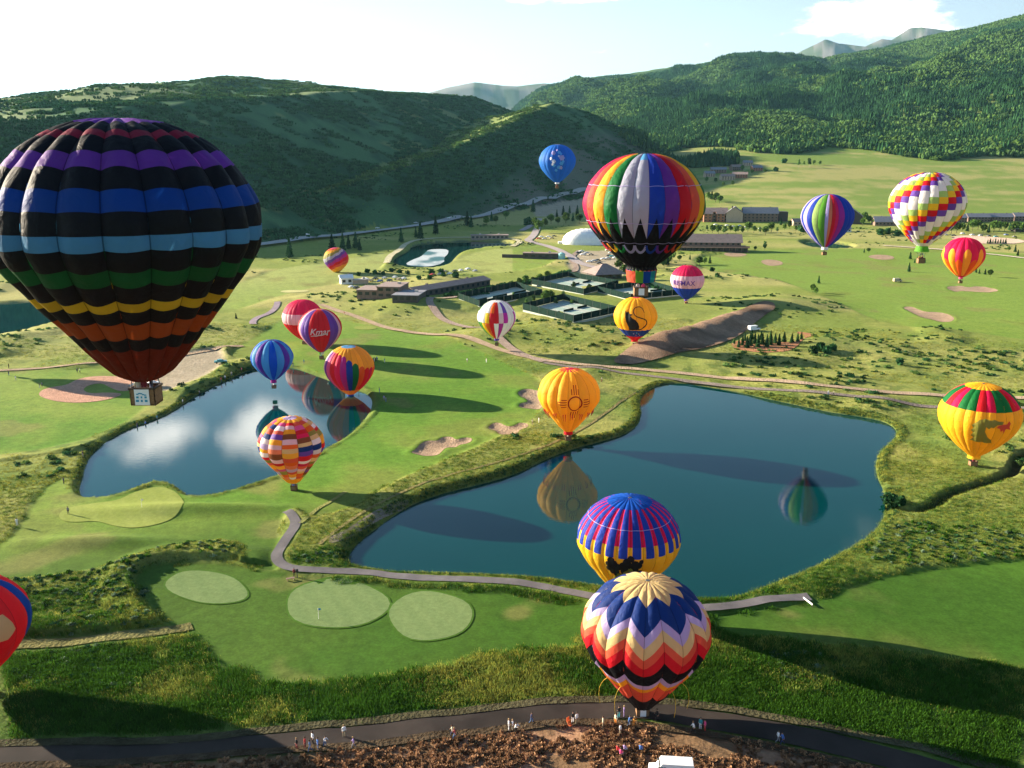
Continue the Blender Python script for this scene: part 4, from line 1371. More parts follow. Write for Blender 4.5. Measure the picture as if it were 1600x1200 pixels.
# 12 --- cat balloon
f = tof(.84, 1.2)
BALLOONS['cat'] = balloon('golden balloon with a black sitting cat and curling tail above the earth bank', 993, 492, 350, 8.2, 16,
                          lambda g: [(.06, 'crimson'), (f(-.62), 'sunyellow'), (f(-.98), 'royal'), (1.0, 'red')], m=6, rows=30, top=.84, bottom=1.2, mouth=.16, bulge=.12, skirt=['red'], skirt_h=.08, line=0, bw=1.6, bh=1.0, a0=.1)
B = BALLOONS['cat']
cat = [(-3.9, 4.2), (-3.5, 3.6), (-3.1, 3.5), (-2.6, 3.9), (-2.4, 3.2), (-1.5, 2.9), (-1.0, 3.1), (-1.2, 2.6), (-1.9, 2.3), (-1.2, 1.7), (0.2, .9), (1.2, -.3), (1.6, -1.5), (1.5, -2.6), (.9, -3.2), (-2.4, -3.2), (-2.2, -2.4), (-2.8, -1.2), (-3.4, .2), (-3.7, 1.6), (-3.8, 2.8)]
P_(B, 'cat_emblem', [cat], 'charcoal', az=-.15, zc=-.18 * B['R'], off=.12)
P_(B, 'cat_tail_emblem', stroke([(1.2, -2.9), (3.0, -2.6), (4.6, -.6), (4.2, 1.0), (2.2, 1.6), (-.2, 2.4), (-.9, 4.2), (.2, 5.6), (2.2, 5.4), (3.4, 3.6)], lambda s: .46 - .25 * s), 'charcoal', az=-.15, zc=-.18 * B['R'], off=.14)
for x, y, c in ((-1.2, .3, 'lilac'), (-.2, -.5, 'pink'), (.7, .2, 'cream'), (1.2, -.6, 'lilac'), (-.1, .6, 'skyblue')):
    P_(B, 'star_emblem', [circle_shape(x, y, .25, 6)], c, az=0, zc=-.80 * B['R'], off=.12)

# 13 --- red, white and blue lettered balloon
f = tof(.84, 1.2)
BALLOONS['max'] = balloon('red, white and blue balloon with block letters, east of the tennis courts', 1074, 436, 460, 8.5, 24, lambda g: [(.05, 'salmon'), (f(.27), 'crimson'), (f(-.45), 'pale'), (1.0, 'royal')],
                          m=4, rows=26, top=.84, bottom=1.22, mouth=.13, bulge=.1, skirt=['pale', 'pale', 'violet'], skirt_h=.1, line=0, bw=1.6, bh=1.0)
me = text_shapes('RE/MAX', 3.3)
P_(BALLOONS['max'], 'lettering', [], 'violet', az=-.42, zc=-.26 * 8.5, off=.12, me2d=me)

# 14 --- blue balloon with pale flowers
BALLOONS['flower'] = balloon('plain blue balloon strewn with pale flowers, in front of the dark spur', 871, 250, 417, 8.3, 20, lambda g: [(.05, 'pale'), (1.0, 'flowerblue')], m=4, rows=26, top=.84, bottom=1.22, mouth=.12, bulge=.13, skirt=['white'], skirt_h=.09, line=.02, bw=1.5, bh=1.0)
B = BALLOONS['flower']
rs = random.Random(3)
for x, y, r in ((-2.2, 3.0, .9), (.5, 3.2, .7), (1.2, 2.6, .5), (1.6, .9, 1.1), (-2.0, -.6, .8), (1.4, -1.4, .8), (-3.4, .6, .6), (-1.8, -2.4, .6), (.2, -3.0, .7), (1.2, -3.3, .7), (-.9, -4.4, .6), (-.6, 4.2, .4), (.2, 1.6, .4), (-2.6, -1.8, .5), (2.2, -.6, .5)):
    r *= 1.25
    sh = [circle_shape(x + r * .6 * math.cos(k * 1.047), y + r * .6 * math.sin(k * 1.047), r * .33, 7) for k in range(6)] + [circle_shape(x, y, r * .35, 7)]
    P_(B, 'flower_emblem', sh, rs.choice(['lilac', 'white', 'skyblue']), az=0, zc=0, off=.12, grid=.8)

# 15 --- blue rainbow balloon
s15 = {0: (lambda u: 'lilac' if u < 0 else 'salmon'), 1: (lambda u: 'red' if u < 0 else 'crimson'), 2: 'magenta', -1: 'leaf', -2: 'sage', -3: 'royal', -4: 'lilac', -5: 'royal', -6: 'lilac', -7: 'royal', -8: 'lilac', -9: 'lilac'}
BALLOONS['rain'] = balloon('royal blue balloon with a fan of rainbow stripes, above the small far pond', 1293, 336, 319, 8.9, 24,
                           lambda g: [(.06, 'violet'), (1.0, s15.get(g if g <= 12 else g - 24, 'royal'))], m=4, rows=26, top=.82, bottom=1.26, mouth=.13, bulge=.1, skirt=['white', 'charcoal', 'white'], skirt_h=.12, line=0, bw=1.5, bh=1.0, a0=-.29)

# 16 --- checkered balloon
q16 = ['white', 'white', 'green', 'yellow', 'red', 'violet', 'white', 'white']
q16 = ['white', 'white', 'sage', 'yellow', 'red', 'violet']
BALLOONS['check'] = balloon('white balloon checkered with diagonal steps of green, yellow, red and violet blocks', 1449, 314, 211, 8.3, 22 + 2,
                            lambda g: [(.07, 'green')] + [(.07 + (k + 1) * .0585, q16[(g + k + 3) % 6]) for k in range(15)] + [(1.0, 'white')], m=5, rows=26, top=.80, bottom=1.26, mouth=.15, bulge=.13,
                            skirt=['leaf'], skirt_h=.16, skirt_r=.2, line=.1, bw=1.5, bh=1.1, a0=.0)

# 17 --- flame balloon
f = tof(.82, 1.24)
BALLOONS['flame'] = balloon('crimson balloon with amber flames rising between its gores, low over the far fairway', 1506, 396, 400, 8.5, 16,
                            lambda g: [(f(.30 if g % 2 else -.20), 'crimson'), (f(.30 if g % 2 else -.20) + .001, 'orange'), (.93, 'amber' if g % 2 else 'orange'), (1.0, 'crimson')],
                            warp=lambda g, u, t: .09 * (4 * u * u) * np.exp(-((t - (.42 if g % 2 else .60)) / .16) ** 2), m=6, rows=30, top=.82, bottom=1.24, mouth=.1, bulge=.15, skirt=['pink'], skirt_h=.1, line=0, bw=1.5, bh=1.0, a0=.12)

# 18 --- dragon balloon
f = tof(.82, 1.22)
s18 = ['green', 'green', 'red', 'crimson']
BALLOONS['dragon'] = balloon('yellow balloon with a red and green striped crown and a green dragon', 1531, 644, 229, 9.3, 24,
                             lambda g: [(.155, 'sunyellow'), (f(.24), s18[g % 4]), (1.0, 'sunyellow')], m=5, rows=30, top=.80, bottom=1.2, mouth=.16, bulge=.13, skirt=['sunyellow', 'charcoal', 'sunyellow', 'sunyellow'], skirt_h=.09, line=0, bw=1.7, bh=1.1, a0=.06, rpx=58)
B = BALLOONS['dragon']
dr = [(-1.4, 2.2), (-.6, 3.0), (.6, 3.4), (1.8, 3.1), (2.6, 3.3), (3.6, 2.9), (4.6, 2.9), (4.4, 2.2), (3.4, 2.1), (2.6, 1.4), (2.0, 1.6), (1.6, 1.1), (1.0, 1.5), (.9, .3), (1.6, -1.0), (2.6, -2.0), (2.8, -2.9), (.6, -2.7), (-1.0, -2.6), (-1.9, -2.4), (-1.3, -1.6), (-1.9, -1.0), (-1.5, -.2), (-2.0, .4), (-1.6, 1.0), (-2.0, 1.7)]
P_(B, 'dragon_emblem', [dr], 'olive', az=-.42, zc=-.28 * B['R'], off=.12)
P_(B, 'flame_emblem', [[(3.6, 2.0), (4.6, 2.3), (5.6, 2.2), (6.0, 3.0), (6.4, 2.4), (6.2, 1.6), (6.6, 1.0), (5.6, 1.1), (5.0, -.1), (4.7, .9), (4.2, .5), (3.9, 1.3), (3.2, 1.4)]], 'coral', az=-.42, zc=-.28 * B['R'], off=.16)

# 19 --- small diagonal balloon
s19 = ['pink', 'coral', 'amber', 'olive', 'grey', 'violet', 'magenta', 'red', 'coral', 'amber', 'yellow', 'olive']
BALLOONS['diag'] = balloon('small balloon with slanting zigzag rainbow bands, beside the small white shed', 525, 403, 585, 8.0, 20, lambda g: [((k + 1) / 12, s19[k]) for k in range(12)],
                           warp=lambda g, u, t: -.20 * np.sin(np.pi * t) * np.sin((g + u) * 2 * np.pi / 20 - .1) + .012 * (np.abs(((g + u + .5) % 2) - 1) * 2 - 1), m=4, rows=24, top=.84, bottom=1.2, mouth=.1, bulge=.1, line=0, bw=1.5, bh=1.0)

# 20 --- balloon cut off by the west side of the view
BALLOONS['edge'] = balloon('red balloon with blue seams and a yellow patch, cut off by the frame edge', -50, 972, 124, 7.75, 16,
                           lambda g: [(.10, 'blue'), (1.0, (lambda u: 'blue' if g == 5 else 'red'))], m=6, rows=30, top=.80, bottom=1.2, mouth=.14, bulge=.10, line=0, bw=1.5, bh=1.0, a0=0, rpx=86)
P_(BALLOONS['edge'], 'yellow_emblem', [[(-1.8, 2.0), (0.4, 1.9), (1.3, .4), (1.6, -.6), (.2, -1.4), (-1.8, -1.3)]], 'cream', az=1.12, zc=.2, off=.1)

# 21 --- balloon outside the view whose shadow falls on the red dirt
_p = on_plane(168, 610)
k_ = 30 / math.tan(SUN_EL)
sx_, sy_ = SUN_DIR.x / math.cos(SUN_EL), SUN_DIR.y / math.cos(SUN_EL)
B = balloon('plain blue and white striped balloon beyond the west side of the view', 0, 0, 100, 7.8, 16, lambda g: [(1.0, 'blue' if g % 2 else 'white')], m=4, rows=16, line=.02)
B['root'].location = (_p[0] + sx_ * k_, _p[1] + sy_ * k_, 30)
BALLOONS['off'] = B

# settle the low balloons on the ground
for k, B in BALLOONS.items():
    r = B['root']; zg = g1(r.location.x, r.location.y)
    cl = r.location.z + B['zb'] - zg
    print('CLEAR', k, round(cl, 2))
    if k in ('patch', 'script', 'redwhite', 'feather', 'zigzag', 'tree', 'dragon', 'zia', 'edge') and abs(cl) < 6:
        r.location.z -= cl - .02
    B['p'] = r.location.copy()
# ================================================================== BUILDINGS, COURTS, CARS
M_brownwall = paint('brown_siding', (.20, .13, .10), .85, .2, .8)
M_brownroof = paint('brown_roof', (.26, .19, .17), .9, .2, .5)
M_darkwall = paint('dark_siding', (.07, .055, .05), .85, .2, .8)
M_tan = paint('tan_stucco', (.46, .34, .25), .9, .12, .8)
M_brick = paint('red_siding', (.34, .14, .08), .9, .15, 1.0)
M_greyroof = paint('grey_roof', (.20, .20, .23), .85, .15, .5)
M_white = paint('white_panel', (.78, .77, .74), .6, .06, .5)
M_glass = paint('dark_glass', (.02, .028, .035), .15, .1, 1.0, spec=.6)
M_screen = paint('fence_screen', (.010, .026, .020), .95, .3, .4, spec=.05)
M_line = paint('white_line', (.75, .75, .72), .8, .05, 1)
M_post = paint('fence_post', (.05, .06, .055), .6)
M_concrete = paint('concrete', (.42, .39, .36), .9, .12, 1.0)


def place(px, py):
    x, y, z = on_land(px, py)
    return x, y, z


def m_per_px(y): return y / math.cos(PITCH) / FOC * 1.0


def gable(root, w, l, h, rh, wall, roof, c=(0, 0), z0=0.0, rz=0.0, over=.6, floors=2, nwin=6, along='x', face=(-1,)):
    """one wing: walls, gable roof with the ridge along its length w, and rows of windows on the long faces"""
    M = Matrix.Translation((c[0], c[1], z0)) @ Matrix.Rotation(rz, 4, 'Z')
    mb = MB()
    V = [(-w / 2, -l / 2, -1), (w / 2, -l / 2, -1), (w / 2, l / 2, -1), (-w / 2, l / 2, -1), (-w / 2, -l / 2, h), (w / 2, -l / 2, h), (w / 2, l / 2, h), (-w / 2, l / 2, h), (-w / 2, 0, h + rh * .96), (w / 2, 0, h + rh * .96)]
    mb.add([M @ Vector(v) for v in V], [(0, 1, 5, 4), (2, 3, 7, 6), (1, 2, 6, 9, 5), (3, 0, 4, 8, 7)])
    mb.build('wall', wall, root)
    mb = MB()
    W = w / 2 + over; Lh = l / 2 + over; hz = h - rh * over / (l / 2) * 1.0
    V = [(-W, -Lh, hz), (W, -Lh, hz), (W, 0, h + rh), (-W, 0, h + rh), (-W, Lh, hz), (W, Lh, hz)]
    V += [(a, b, c_ + .25) for a, b, c_ in V]
    mb.add([M @ Vector(v) for v in V], [(0, 3, 2, 1), (3, 4, 5, 2), (6, 7, 8, 9), (9, 8, 11, 10), (0, 1, 7, 6), (4, 10, 11, 5), (0, 6, 9, 3), (3, 9, 10, 4), (1, 2, 8, 7), (2, 5, 11, 8)])
    r = mb.build('roof', roof, root)
    for k in range(2 if w > 15 else 1):
        mb = MB(); mb.box((w * (.3 - .55 * k), l * .16, h + rh * .75), (1.2, 1.2, rh * .5 + 1.0), M=M); mb.build('vent', M_darkwall, r)
    me = None
    for sgn in face:
        for fl in range(floors):
            for k in range(nwin):
                x = -w / 2 + w * (k + .5) / nwin
                zc = h * (fl + .5) / floors
                ww, hh = min(1.8, w / nwin * .55), min(1.6, h / floors * .5)
                if me is None:
                    mb = MB(); mb.box((0, 0, 0), (ww, .16, hh)); me = mb.mesh('window', M_glass)
                o = link('window', me, root)
                o.matrix_local = M @ Matrix.Translation((x, sgn * (l / 2 + .02), zc))
    return r


def block(root, w, l, h, wall, roof, c=(0, 0), z0=0.0, rz=0.0, nwin=0, floors=1, name='wall'):
    M = Matrix.Translation((c[0], c[1], z0)) @ Matrix.Rotation(rz, 4, 'Z')
    mb = MB(); mb.box((0, 0, h / 2 - .5), (w, l, h + 1), M=M); mb.build(name, wall, root)
    mb = MB(); mb.box((0, 0, h + .16), (w + .8, l + .8, .32), M=M); r_ = mb.build('roof', roof, root)
    for k in range(2 if w > 14 else 1):
        mb = MB(); mb.box((w * (.25 - .5 * k), l * .1, h + .8), (1.6, 1.3, 1.1), M=M); mb.build('vent', M_concrete, r_)
    if nwin:
        mb = MB(); mb.box((0, 0, 0), (min(2.4, w / nwin * .6), .16, min(1.6, h / floors * .5))); me = mb.mesh('window', M_glass)
        for fl in range(floors):
            for k in range(nwin):
                o = link('window', me, root)
                o.matrix_local = M @ Matrix.Translation((-w / 2 + w * (k + .5) / nwin, -(l / 2 + .02), h * (fl + .55) / floors))


def building(name, label, px, py, rz=0.0, cat='building', group=None):
    x, y, z = place(px, py)
    return empty(name, (x, y, z), rz, label, cat, group), y


# --- maintenance yard: low brown blocks and a long shed
r, y = building('maintenance_building', 'low brown flat-roofed block of three stepped boxes beside the bushy mound', 606, 464, R_(-8))
block(r, 11, 16, 3.6, M_brownwall, M_brownroof, (-10, 5), nwin=3)
block(r, 12, 18, 5.6, M_brownwall, M_brownroof, (1.5, 5), nwin=3, floors=2)
block(r, 13, 18, 3.2, M_darkwall, M_greyroof, (13, -6), nwin=4)
r, y = building('long_shed', 'long low brown shed stretching from the maintenance block towards the courts', 700, 454, R_(52))
gable(r, 62, 11, 3.4, 1.6, M_darkwall, M_brownroof, floors=1, nwin=14)
r, y = building('white_shed', 'small white shed with a pale lean-to at the edge of the maintenance yard', 541, 443, R_(20))
gable(r, 7, 6, 3.6, 1.6, M_white, M_white, floors=1, nwin=2)
block(r, 9, 5, 2.2, M_tan, M_concrete, (8, -2), nwin=0)
# --- pavilion
r, y = building('pavilion', 'pavilion with a steep brown pyramid roof behind the tennis courts', 944, 434, R_(20))
mb = MB(); mb.box((0, 0, 1.2), (17, 15, 4.4)); mb.build('wall', M_darkwall, r)
mb = MB(); mb.add([(-11, -10, 3.2), (11, -10, 3.2), (11, 10, 3.2), (-11, 10, 3.2), (-1.2, 0, 9), (1.2, 0, 9)], [(0, 1, 5, 4), (1, 2, 5), (2, 3, 4, 5), (3, 0, 4), (3, 2, 1, 0)]); mb.build('roof', M_brownroof, r)
for k in range(5):
    mb = MB(); mb.box((-6.4 + 3.2 * k, -7.55, 1.6), (1.8, .14, 1.8)); mb.build('window', M_glass, r)
# --- white dome
x, y, z = place(918, 381)
dome = empty('inflated_dome', (x, y, z), 0, 'white quilted air-supported dome with a curved ridge, partly behind the rainbow balloon', 'dome')
n, mm = 22, 12
V = []; F = []
for i in range(n + 1):
    s = -1 + 2 * i / n
    for j in range(mm + 1):
        t = math.pi * j / mm
        k = (1 - abs(s) ** 2.6) ** .5
        puff = 1 + .022 * abs(math.sin(i * math.pi / 1)) + .02 * math.cos(6.28 * (i + j) * .5)
        V.append((s * 23, -math.cos(t) * 14 * max(k, .02) * puff, max(0.02, math.sin(t) * 13.5 * k * puff) - .5))
for i in range(n):
    for j in range(mm): F.append((i * (mm + 1) + j, (i + 1) * (mm + 1) + j, (i + 1) * (mm + 1) + j + 1, i * (mm + 1) + j + 1))
me = mesh_np('dome_skin', V, F, False); link('dome_skin', me, dome, mats=paint('dome_fabric', (.82, .80, .78), .6, .1, .35))
mb = MB(); mb.box((-24, 0, .6), (3, 5, 2.6)); mb.build('airlock', M_white, dome)
# --- clubhouse
r, y = building('clubhouse', 'long brown two-tier clubhouse with galleries, east of the rainbow balloon', 1108, 391, R_(-6))
block(r, 58, 16, 3.2, M_darkwall, M_brownroof, (0, -3), nwin=14)
mb = MB()
mb.box((0, -12.2, 3.3), (60, 3, .3)); mb.box((0, -13.6, 4.2), (60, .12, 1.0)); mb.build('gallery', M_brownwall, r)
for k in range(13):
    mb = MB(); mb.box((-28.5 + k * 4.75, -13.4, 1.4), (.35, .35, 3.6)); mb.build('post', M_brownwall, r)
gable(r, 50, 15, 7.6, 5.2, M_brownwall, M_brownroof, (-1, 0), floors=2, nwin=12, over=1.4)
# --- hotel wings
r, y = building('hotel', 'tan and brown three-storey hotel with stepped gable roofs below the meadow', 1155, 346, R_(-4))
gable(r, 38, 15, 9.5, 6, M_brownwall, M_greyroof, (22, 0), floors=3, nwin=9)
gable(r, 16, 18, 10, 6.5, M_tan, M_greyroof, (-6, -3), rz=R_(80), floors=3, nwin=4, face=(-1, 1))
gable(r, 34, 14, 10.5, 4, M_tan, M_brownroof, (-30, 6), floors=3, nwin=8)
gable(r, 9, 9, 9, 3, M_brick, M_brownroof, (-36, -5), floors=3, nwin=2)
gable(r, 9, 9, 9, 3, M_brick, M_brownroof, (-22, -5), floors=3, nwin=2)
mb = MB(); mb.box((47, 2, 5), (10, 13, 12)); mb.build('annex', M_darkwall, r)
# --- houses under the forest
for q, (px, py, w, rz, wall, roof, lab) in enumerate((
        (1108, 276, 17, .2, M_tan, M_greyroof, 'tan house at the foot of the dark conifers, closest to the rainbow balloon'),
        (1122, 270, 26, -.1, M_brownwall, M_greyroof, 'long brown house with a grey roof under the conifers'),
        (1136, 281, 22, .1, M_tan, M_brownroof, 'wide low tan house in front of the row under the conifers'),
        (1156, 278, 24, -.25, M_brick, M_brownroof, 'reddish house with a brown roof at the lower end of the meadow'),
        (1150, 266, 20, .3, M_brownwall, M_brownroof, 'brown house just above the reddish one'),
        (1168, 259, 16, 0, M_tan, M_greyroof, 'small pale house at the edge of the yellow meadow'),
        (1182, 267, 18, .2, M_brick, M_greyroof, 'easternmost red-walled house beside the meadow'))):
    r, y = building('house', lab, px, py, rz, 'house', 'houses under the conifers')
    gable(r, w, w * .55, 5.5, 3.6, wall, roof, floors=2, nwin=max(3, int(w / 4)))
    mb = MB(); mb.box((w * .25, 0, 8.6), (1.1, 1.1, 3)); mb.build('chimney', M_brick, r)
# --- barn, east houses, condominium row
r, y = building('barn', 'dark brown barn with one high gable behind the blue striped balloon', 1330, 349, R_(70), 'barn')
gable(r, 20, 22, 8, 8, M_darkwall, M_brownroof, floors=1, nwin=4)
r, y = building('house', 'broad grey-roofed house between the barn and the checkered balloon', 1390, 352, R_(-6), 'house')
gable(r, 34, 14, 4, 5, M_brownwall, M_greyroof, floors=1, nwin=9)
r, y = building('house', 'small tan cottage among the bushes west of the barn', 1246, 352, R_(10), 'house')
gable(r, 13, 9, 4, 3, M_tan, M_brownroof, floors=1, nwin=3)
for q, (px, py, w) in enumerate(((1492, 347, 22), (1526, 346, 26), (1562, 346, 26), (1600, 345, 28), (1640, 345, 28))):
    r, y = building('apartment_row', ('first', 'second', 'third', 'fourth', 'fifth')[q] + ' grey-roofed block of the apartment row behind trees, counted from the west', px, py, R_(-2), 'apartment block', 'apartment row on the east side')
    gable(r, w * .92, 12, 5.2, 3.4, M_brownwall, M_greyroof, floors=2, nwin=7)
for q, (px, py, w, wall, lab) in enumerate(((1318, 362, 12, M_white, 'white cabin behind the bushes under the barn'), (1458, 358, 10, M_tan, 'tan site hut beside the pale dirt lot'), (1592, 362, 12, M_darkwall, 'dark shed at the east end of the pale dirt lot'))):
    r, y = building('cabin', lab, px, py, .1, 'cabin')
    gable(r, w, 8, 3.2, 2, wall, M_greyroof, floors=1, nwin=3)
# earth-sheltered pump house by the far pond and the walls at its end
r, y = building('pump_house', 'low dark pump house with a pale tank at its end, east of the far pond', 845, 404, R_(-10))
block(r, 26, 7, 4, M_darkwall, M_brownroof, nwin=5)
mb = MB(); mb.lathe([(2.6, 0), (2.6, 4.2), (.3, 5.2)], (16, -3, 0), 12); mb.build('tank', paint('tank_paint', (.25, .5, .5), .5), r, smooth=False)
mb = MB(); mb.box((-21, 1, 1), (17, 1, 3)); mb.build('retaining_wall', M_darkwall, r)
r, y = building('pump_house', 'long low stone building at the head of the far pond', 765, 373, R_(4))
block(r, 34, 9, 3.4, paint('stone_wall', (.24, .20, .17), .9, .2, .6), M_brownroof, nwin=9)

# --- tennis courts
def court(label, corners, nsub):
    q = poly_plane(corners, .8)
    zc = max(g1(a, b) for a, b in q) + .15
    c = q.mean(0)
    root = empty('tennis_court', (c[0], c[1], zc), 0, label, 'tennis court', 'fenced tennis courts')
    q = q - c
    # level platform
    V = [(a, b, 0) for a, b in q] + [(a, b, -2.0) for a, b in q]
    mb = MB(); mb.add(V, [(0, 1, 2, 3), (1, 0, 4, 5), (2, 1, 5, 6), (3, 2, 6, 7), (0, 3, 7, 4)])
    mb.build('court_slab', paint('court_apron', (.34, .37, .31), .9, .1, .2), root)
    A, B_, C_, D = [Vector((a, b, 0)) for a, b in q]     # near-left, near-mid, far-right, far-left
    P = lambda s, t: (A + (B_ - A) * s) * (1 - t) + (D + (C_ - D) * s) * t
    for k in range(nsub):
        t0, t1 = (k + .14) / nsub, (k + .86) / nsub
        mb = MB(); mb.poly([P(.12, t0) + Vector((0, 0, .02)), P(.88, t0) + Vector((0, 0, .02)), P(.88, t1) + Vector((0, 0, .02)), P(.12, t1) + Vector((0, 0, .02))])
        mb.build('playing_surface', paint('court_green', (.27, .36, .30), .85, .06, .3), root)
        mb = MB()
        def ln(a, b, w=.28):
            d = (b - a).normalized(); p = Vector((-d.y, d.x, 0)) * w / 2; up = Vector((0, 0, .05))
            mb.poly([a + p + up, a - p + up, b - p + up, b + p + up])
        for s in (.2, .8): ln(P(s, t0 + .06 / nsub), P(s, t1 - .06 / nsub))
        for t in (t0 + .06 / nsub, t1 - .06 / nsub): ln(P(.2, t), P(.8, t))
        o = mb.build('court_line', M_line, root); 
        a, b = P(.5, t0), P(.5, t1)
        d = b - a
        mb = MB(); mb.box(((a + b) / 2 + Vector((0, 0, .5)))[:], (d.length, .06, 1.0), rz=math.atan2(d.y, d.x)); mb.build('net', M_screen, root)
    # screened fence, panel by panel
    for a, b in ((A, B_), (B_, C_), (C_, D), (D, A)):
        d = b - a; n = max(2, int(d.length / 6)); an = math.atan2(d.y, d.x)
        mb = MB(); mb.box((0, 0, 1.65), (d.length / n - .3, .08, 3.1)); pm = mb.mesh('fence_panel', M_screen)
        mb = MB(); mb.tube((0, 0, 0), (0, 0, 3.5), .09, n=5); qm = mb.mesh('fence_post', M_post)
        for k in range(n):
            p = a + d * (k + .5) / n
            o = link('fence_panel', pm, root); o.location = p; o.rotation_euler = (0, 0, an)
            o = link('fence_post', qm, root); o.location = a + d * k / n
    return root


court('fenced tennis courts nearest the white balloon, at the west end', [(717, 469), (749, 481), (847, 463), (806, 450)], 3)
court('fenced tennis courts furthest up, in front of the pavilion', [(831, 445), (912, 461), (966, 447), (888, 433)], 3)
court('fenced tennis courts in the middle, directly above the grassy mound', [(817, 491), (896, 511), (963, 496), (880, 475)], 3)
court('fenced tennis courts beside the amber cat balloon, at the east end', [(934, 457), (985, 470), (1066, 462), (1012, 447)], 3)

# --- cars
CAR_PAINT = {'white': (.8, .8, .8), 'silver': (.45, .47, .5), 'dark': (.03, .035, .04), 'red': (.45, .03, .02), 'blue': (.05, .12, .35), 'tan': (.4, .33, .22), 'teal': (.04, .25, .28)}
M_carp = {k: paint('car_' + k, v, .3, .03, 1.0, spec=.6) for k, v in CAR_PAINT.items()}
M_tyre = paint('tyre', (.015, .015, .016), .9)


def car_proto(van=False):
    L_, W, H = (5.4, 2.0, 2.3) if van else (4.6, 1.8, 1.45)
    prof = [(-L_ / 2, .45), (-L_ / 2, 1.9), (-L_ / 2 + .15, H), (L_ / 2 - 1.5, H), (L_ / 2 - .9, 1.25), (L_ / 2 - .05, 1.05), (L_ / 2, .45)] if van else \
        [(-L_ / 2, .4), (-L_ / 2 + .05, .95), (-L_ / 2 + .9, 1.0), (-L_ / 2 + 1.4, H), (L_ / 2 - 1.9, H), (L_ / 2 - 1.2, .98), (L_ / 2 - .08, .85), (L_ / 2, .4)]
    mb = MB(); n = len(prof)
    vs = []
    for s, ins in ((-1, 0), (1, 0)):
        for x, z in prof: vs.append((x, s * (W / 2 - (.16 if z > 1.1 else 0)), z))
    mb.add(vs, [tuple(range(n - 1, -1, -1)), tuple(range(n, 2 * n))] + [(i, (i + 1) % n, n + (i + 1) % n, n + i) for i in range(n)])
    body = mb.mesh('car_body', M_carp['white'])
    mb = MB()
    if van:
        for s in (-1, 1): mb.box((1.2, s * (W / 2 - .14), 1.62), (1.0, .1, .5))
        mb.box((L_ / 2 - 1.2, 0, 1.75), (.1, W - .5, .5))
    else:
        for s in (-1, 1): mb.box((-.2, s * (W / 2 - .14), 1.2), (2.0, .08, .32))
        mb.box((L_ / 2 - 1.52, 0, 1.2), (.12, W - .45, .34)); mb.box((-L_ / 2 + 1.12, 0, 1.2), (.12, W - .45, .34))
    win = mb.mesh('car_window', M_glass)
    mb = MB(); mb.tube((0, -.11, 0), (0, .11, 0), .33, n=10); wh = mb.mesh('wheel', M_tyre)
    return body, win, wh, L_, W


CAR_MESH = {False: car_proto(False), True: car_proto(True)}


def car(label, group, px, py, color, rz, van=False, wheels=True, pos=None):
    x, y, z = pos or place(px, py)
    body, win, wh, L_, W = CAR_MESH[van]
    root = empty('parked_van' if van else 'parked_car', (x, y, z + .12), rz, label, 'van' if van else 'car', group)
    b = link('car_body', body, root); b.material_slots[0].link = 'OBJECT'; b.material_slots[0].material = M_carp[color]
    link('car_window', win, root)
    if wheels:
        for sx in (-1, 1):
            for sy in (-1, 1):
                o = link('wheel', wh, root); o.location = (sx * L_ * .3, sy * (W / 2 - .1), .33)
    return root


ORD = ['first', 'second', 'third', 'fourth', 'fifth', 'sixth', 'seventh', 'eighth', 'ninth', 'tenth', 'eleventh', 'twelfth', 'thirteenth', 'fourteenth', 'fifteenth', 'sixteenth', 'seventeenth', 'eighteenth', 'nineteenth', 'twentieth']
ORD += ['twenty-' + o for o in ORD[:9]] + ['thirtieth'] + ['thirty-' + o for o in ORD[:9]] + ['fortieth']


def lot(cars, where, group, rz=.3):
    cars = sorted(cars)
    cnt = {}
    for px, py, c in cars: cnt[c] = cnt.get(c, 0) + 1
    seen = {}
    for px, py, c in cars:
        k = seen.get(c, 0); seen[c] = k + 1
        lab = f'{c} car {where}' if cnt[c] == 1 else f'{ORD[k]} {c} car from the left {where}'
        car(lab, group, px, py, c, rz + random.uniform(-.15, .15))


lot([(904, 396, 'dark'), (909, 394, 'white'), (911, 399, 'white'), (917, 397, 'silver'), (923, 399, 'tan'), (950, 392, 'white'), (955, 396, 'silver'), (952, 401, 'dark')], 'in the upper rows of the lot below the dome', 'cars in the lot below the dome')
lot([(921, 410, 'white'), (928, 409, 'silver'), (934, 408, 'dark'), (943, 406, 'white'), (950, 405, 'silver'), (957, 402, 'teal'), (962, 404, 'white'), (937, 413, 'dark'), (975, 428, 'red'), (980, 424, 'white')], 'in the lower rows of the lot behind the pavilion', 'cars in the lot behind the pavilion')
lot([(842, 374, 'red'), (846, 371, 'white'), (851, 374, 'silver'), (857, 371, 'white'), (862, 373, 'tan'), (866, 370, 'dark')], 'in the small lot west of the dome', 'cars in the small lot west of the dome')
lot([(572, 438, 'white'), (579, 440, 'tan'), (587, 437, 'dark'), (594, 441, 'blue'), (601, 436, 'silver'), (609, 440, 'dark'), (617, 435, 'white'), (624, 438, 'tan'), (631, 437, 'white'), (549, 450, 'white'), (557, 451, 'dark')], 'parked in the maintenance yard', 'cars in the maintenance yard', 1.2)
lot([(688, 430, 'silver'), (695, 426, 'tan'), (703, 429, 'white'), (711, 425, 'dark'), (720, 424, 'white'), (731, 422, 'white'), (742, 425, 'silver'), (676, 431, 'red')], 'on the gravel below the far pond', 'cars on the gravel below the far pond', 1.0)
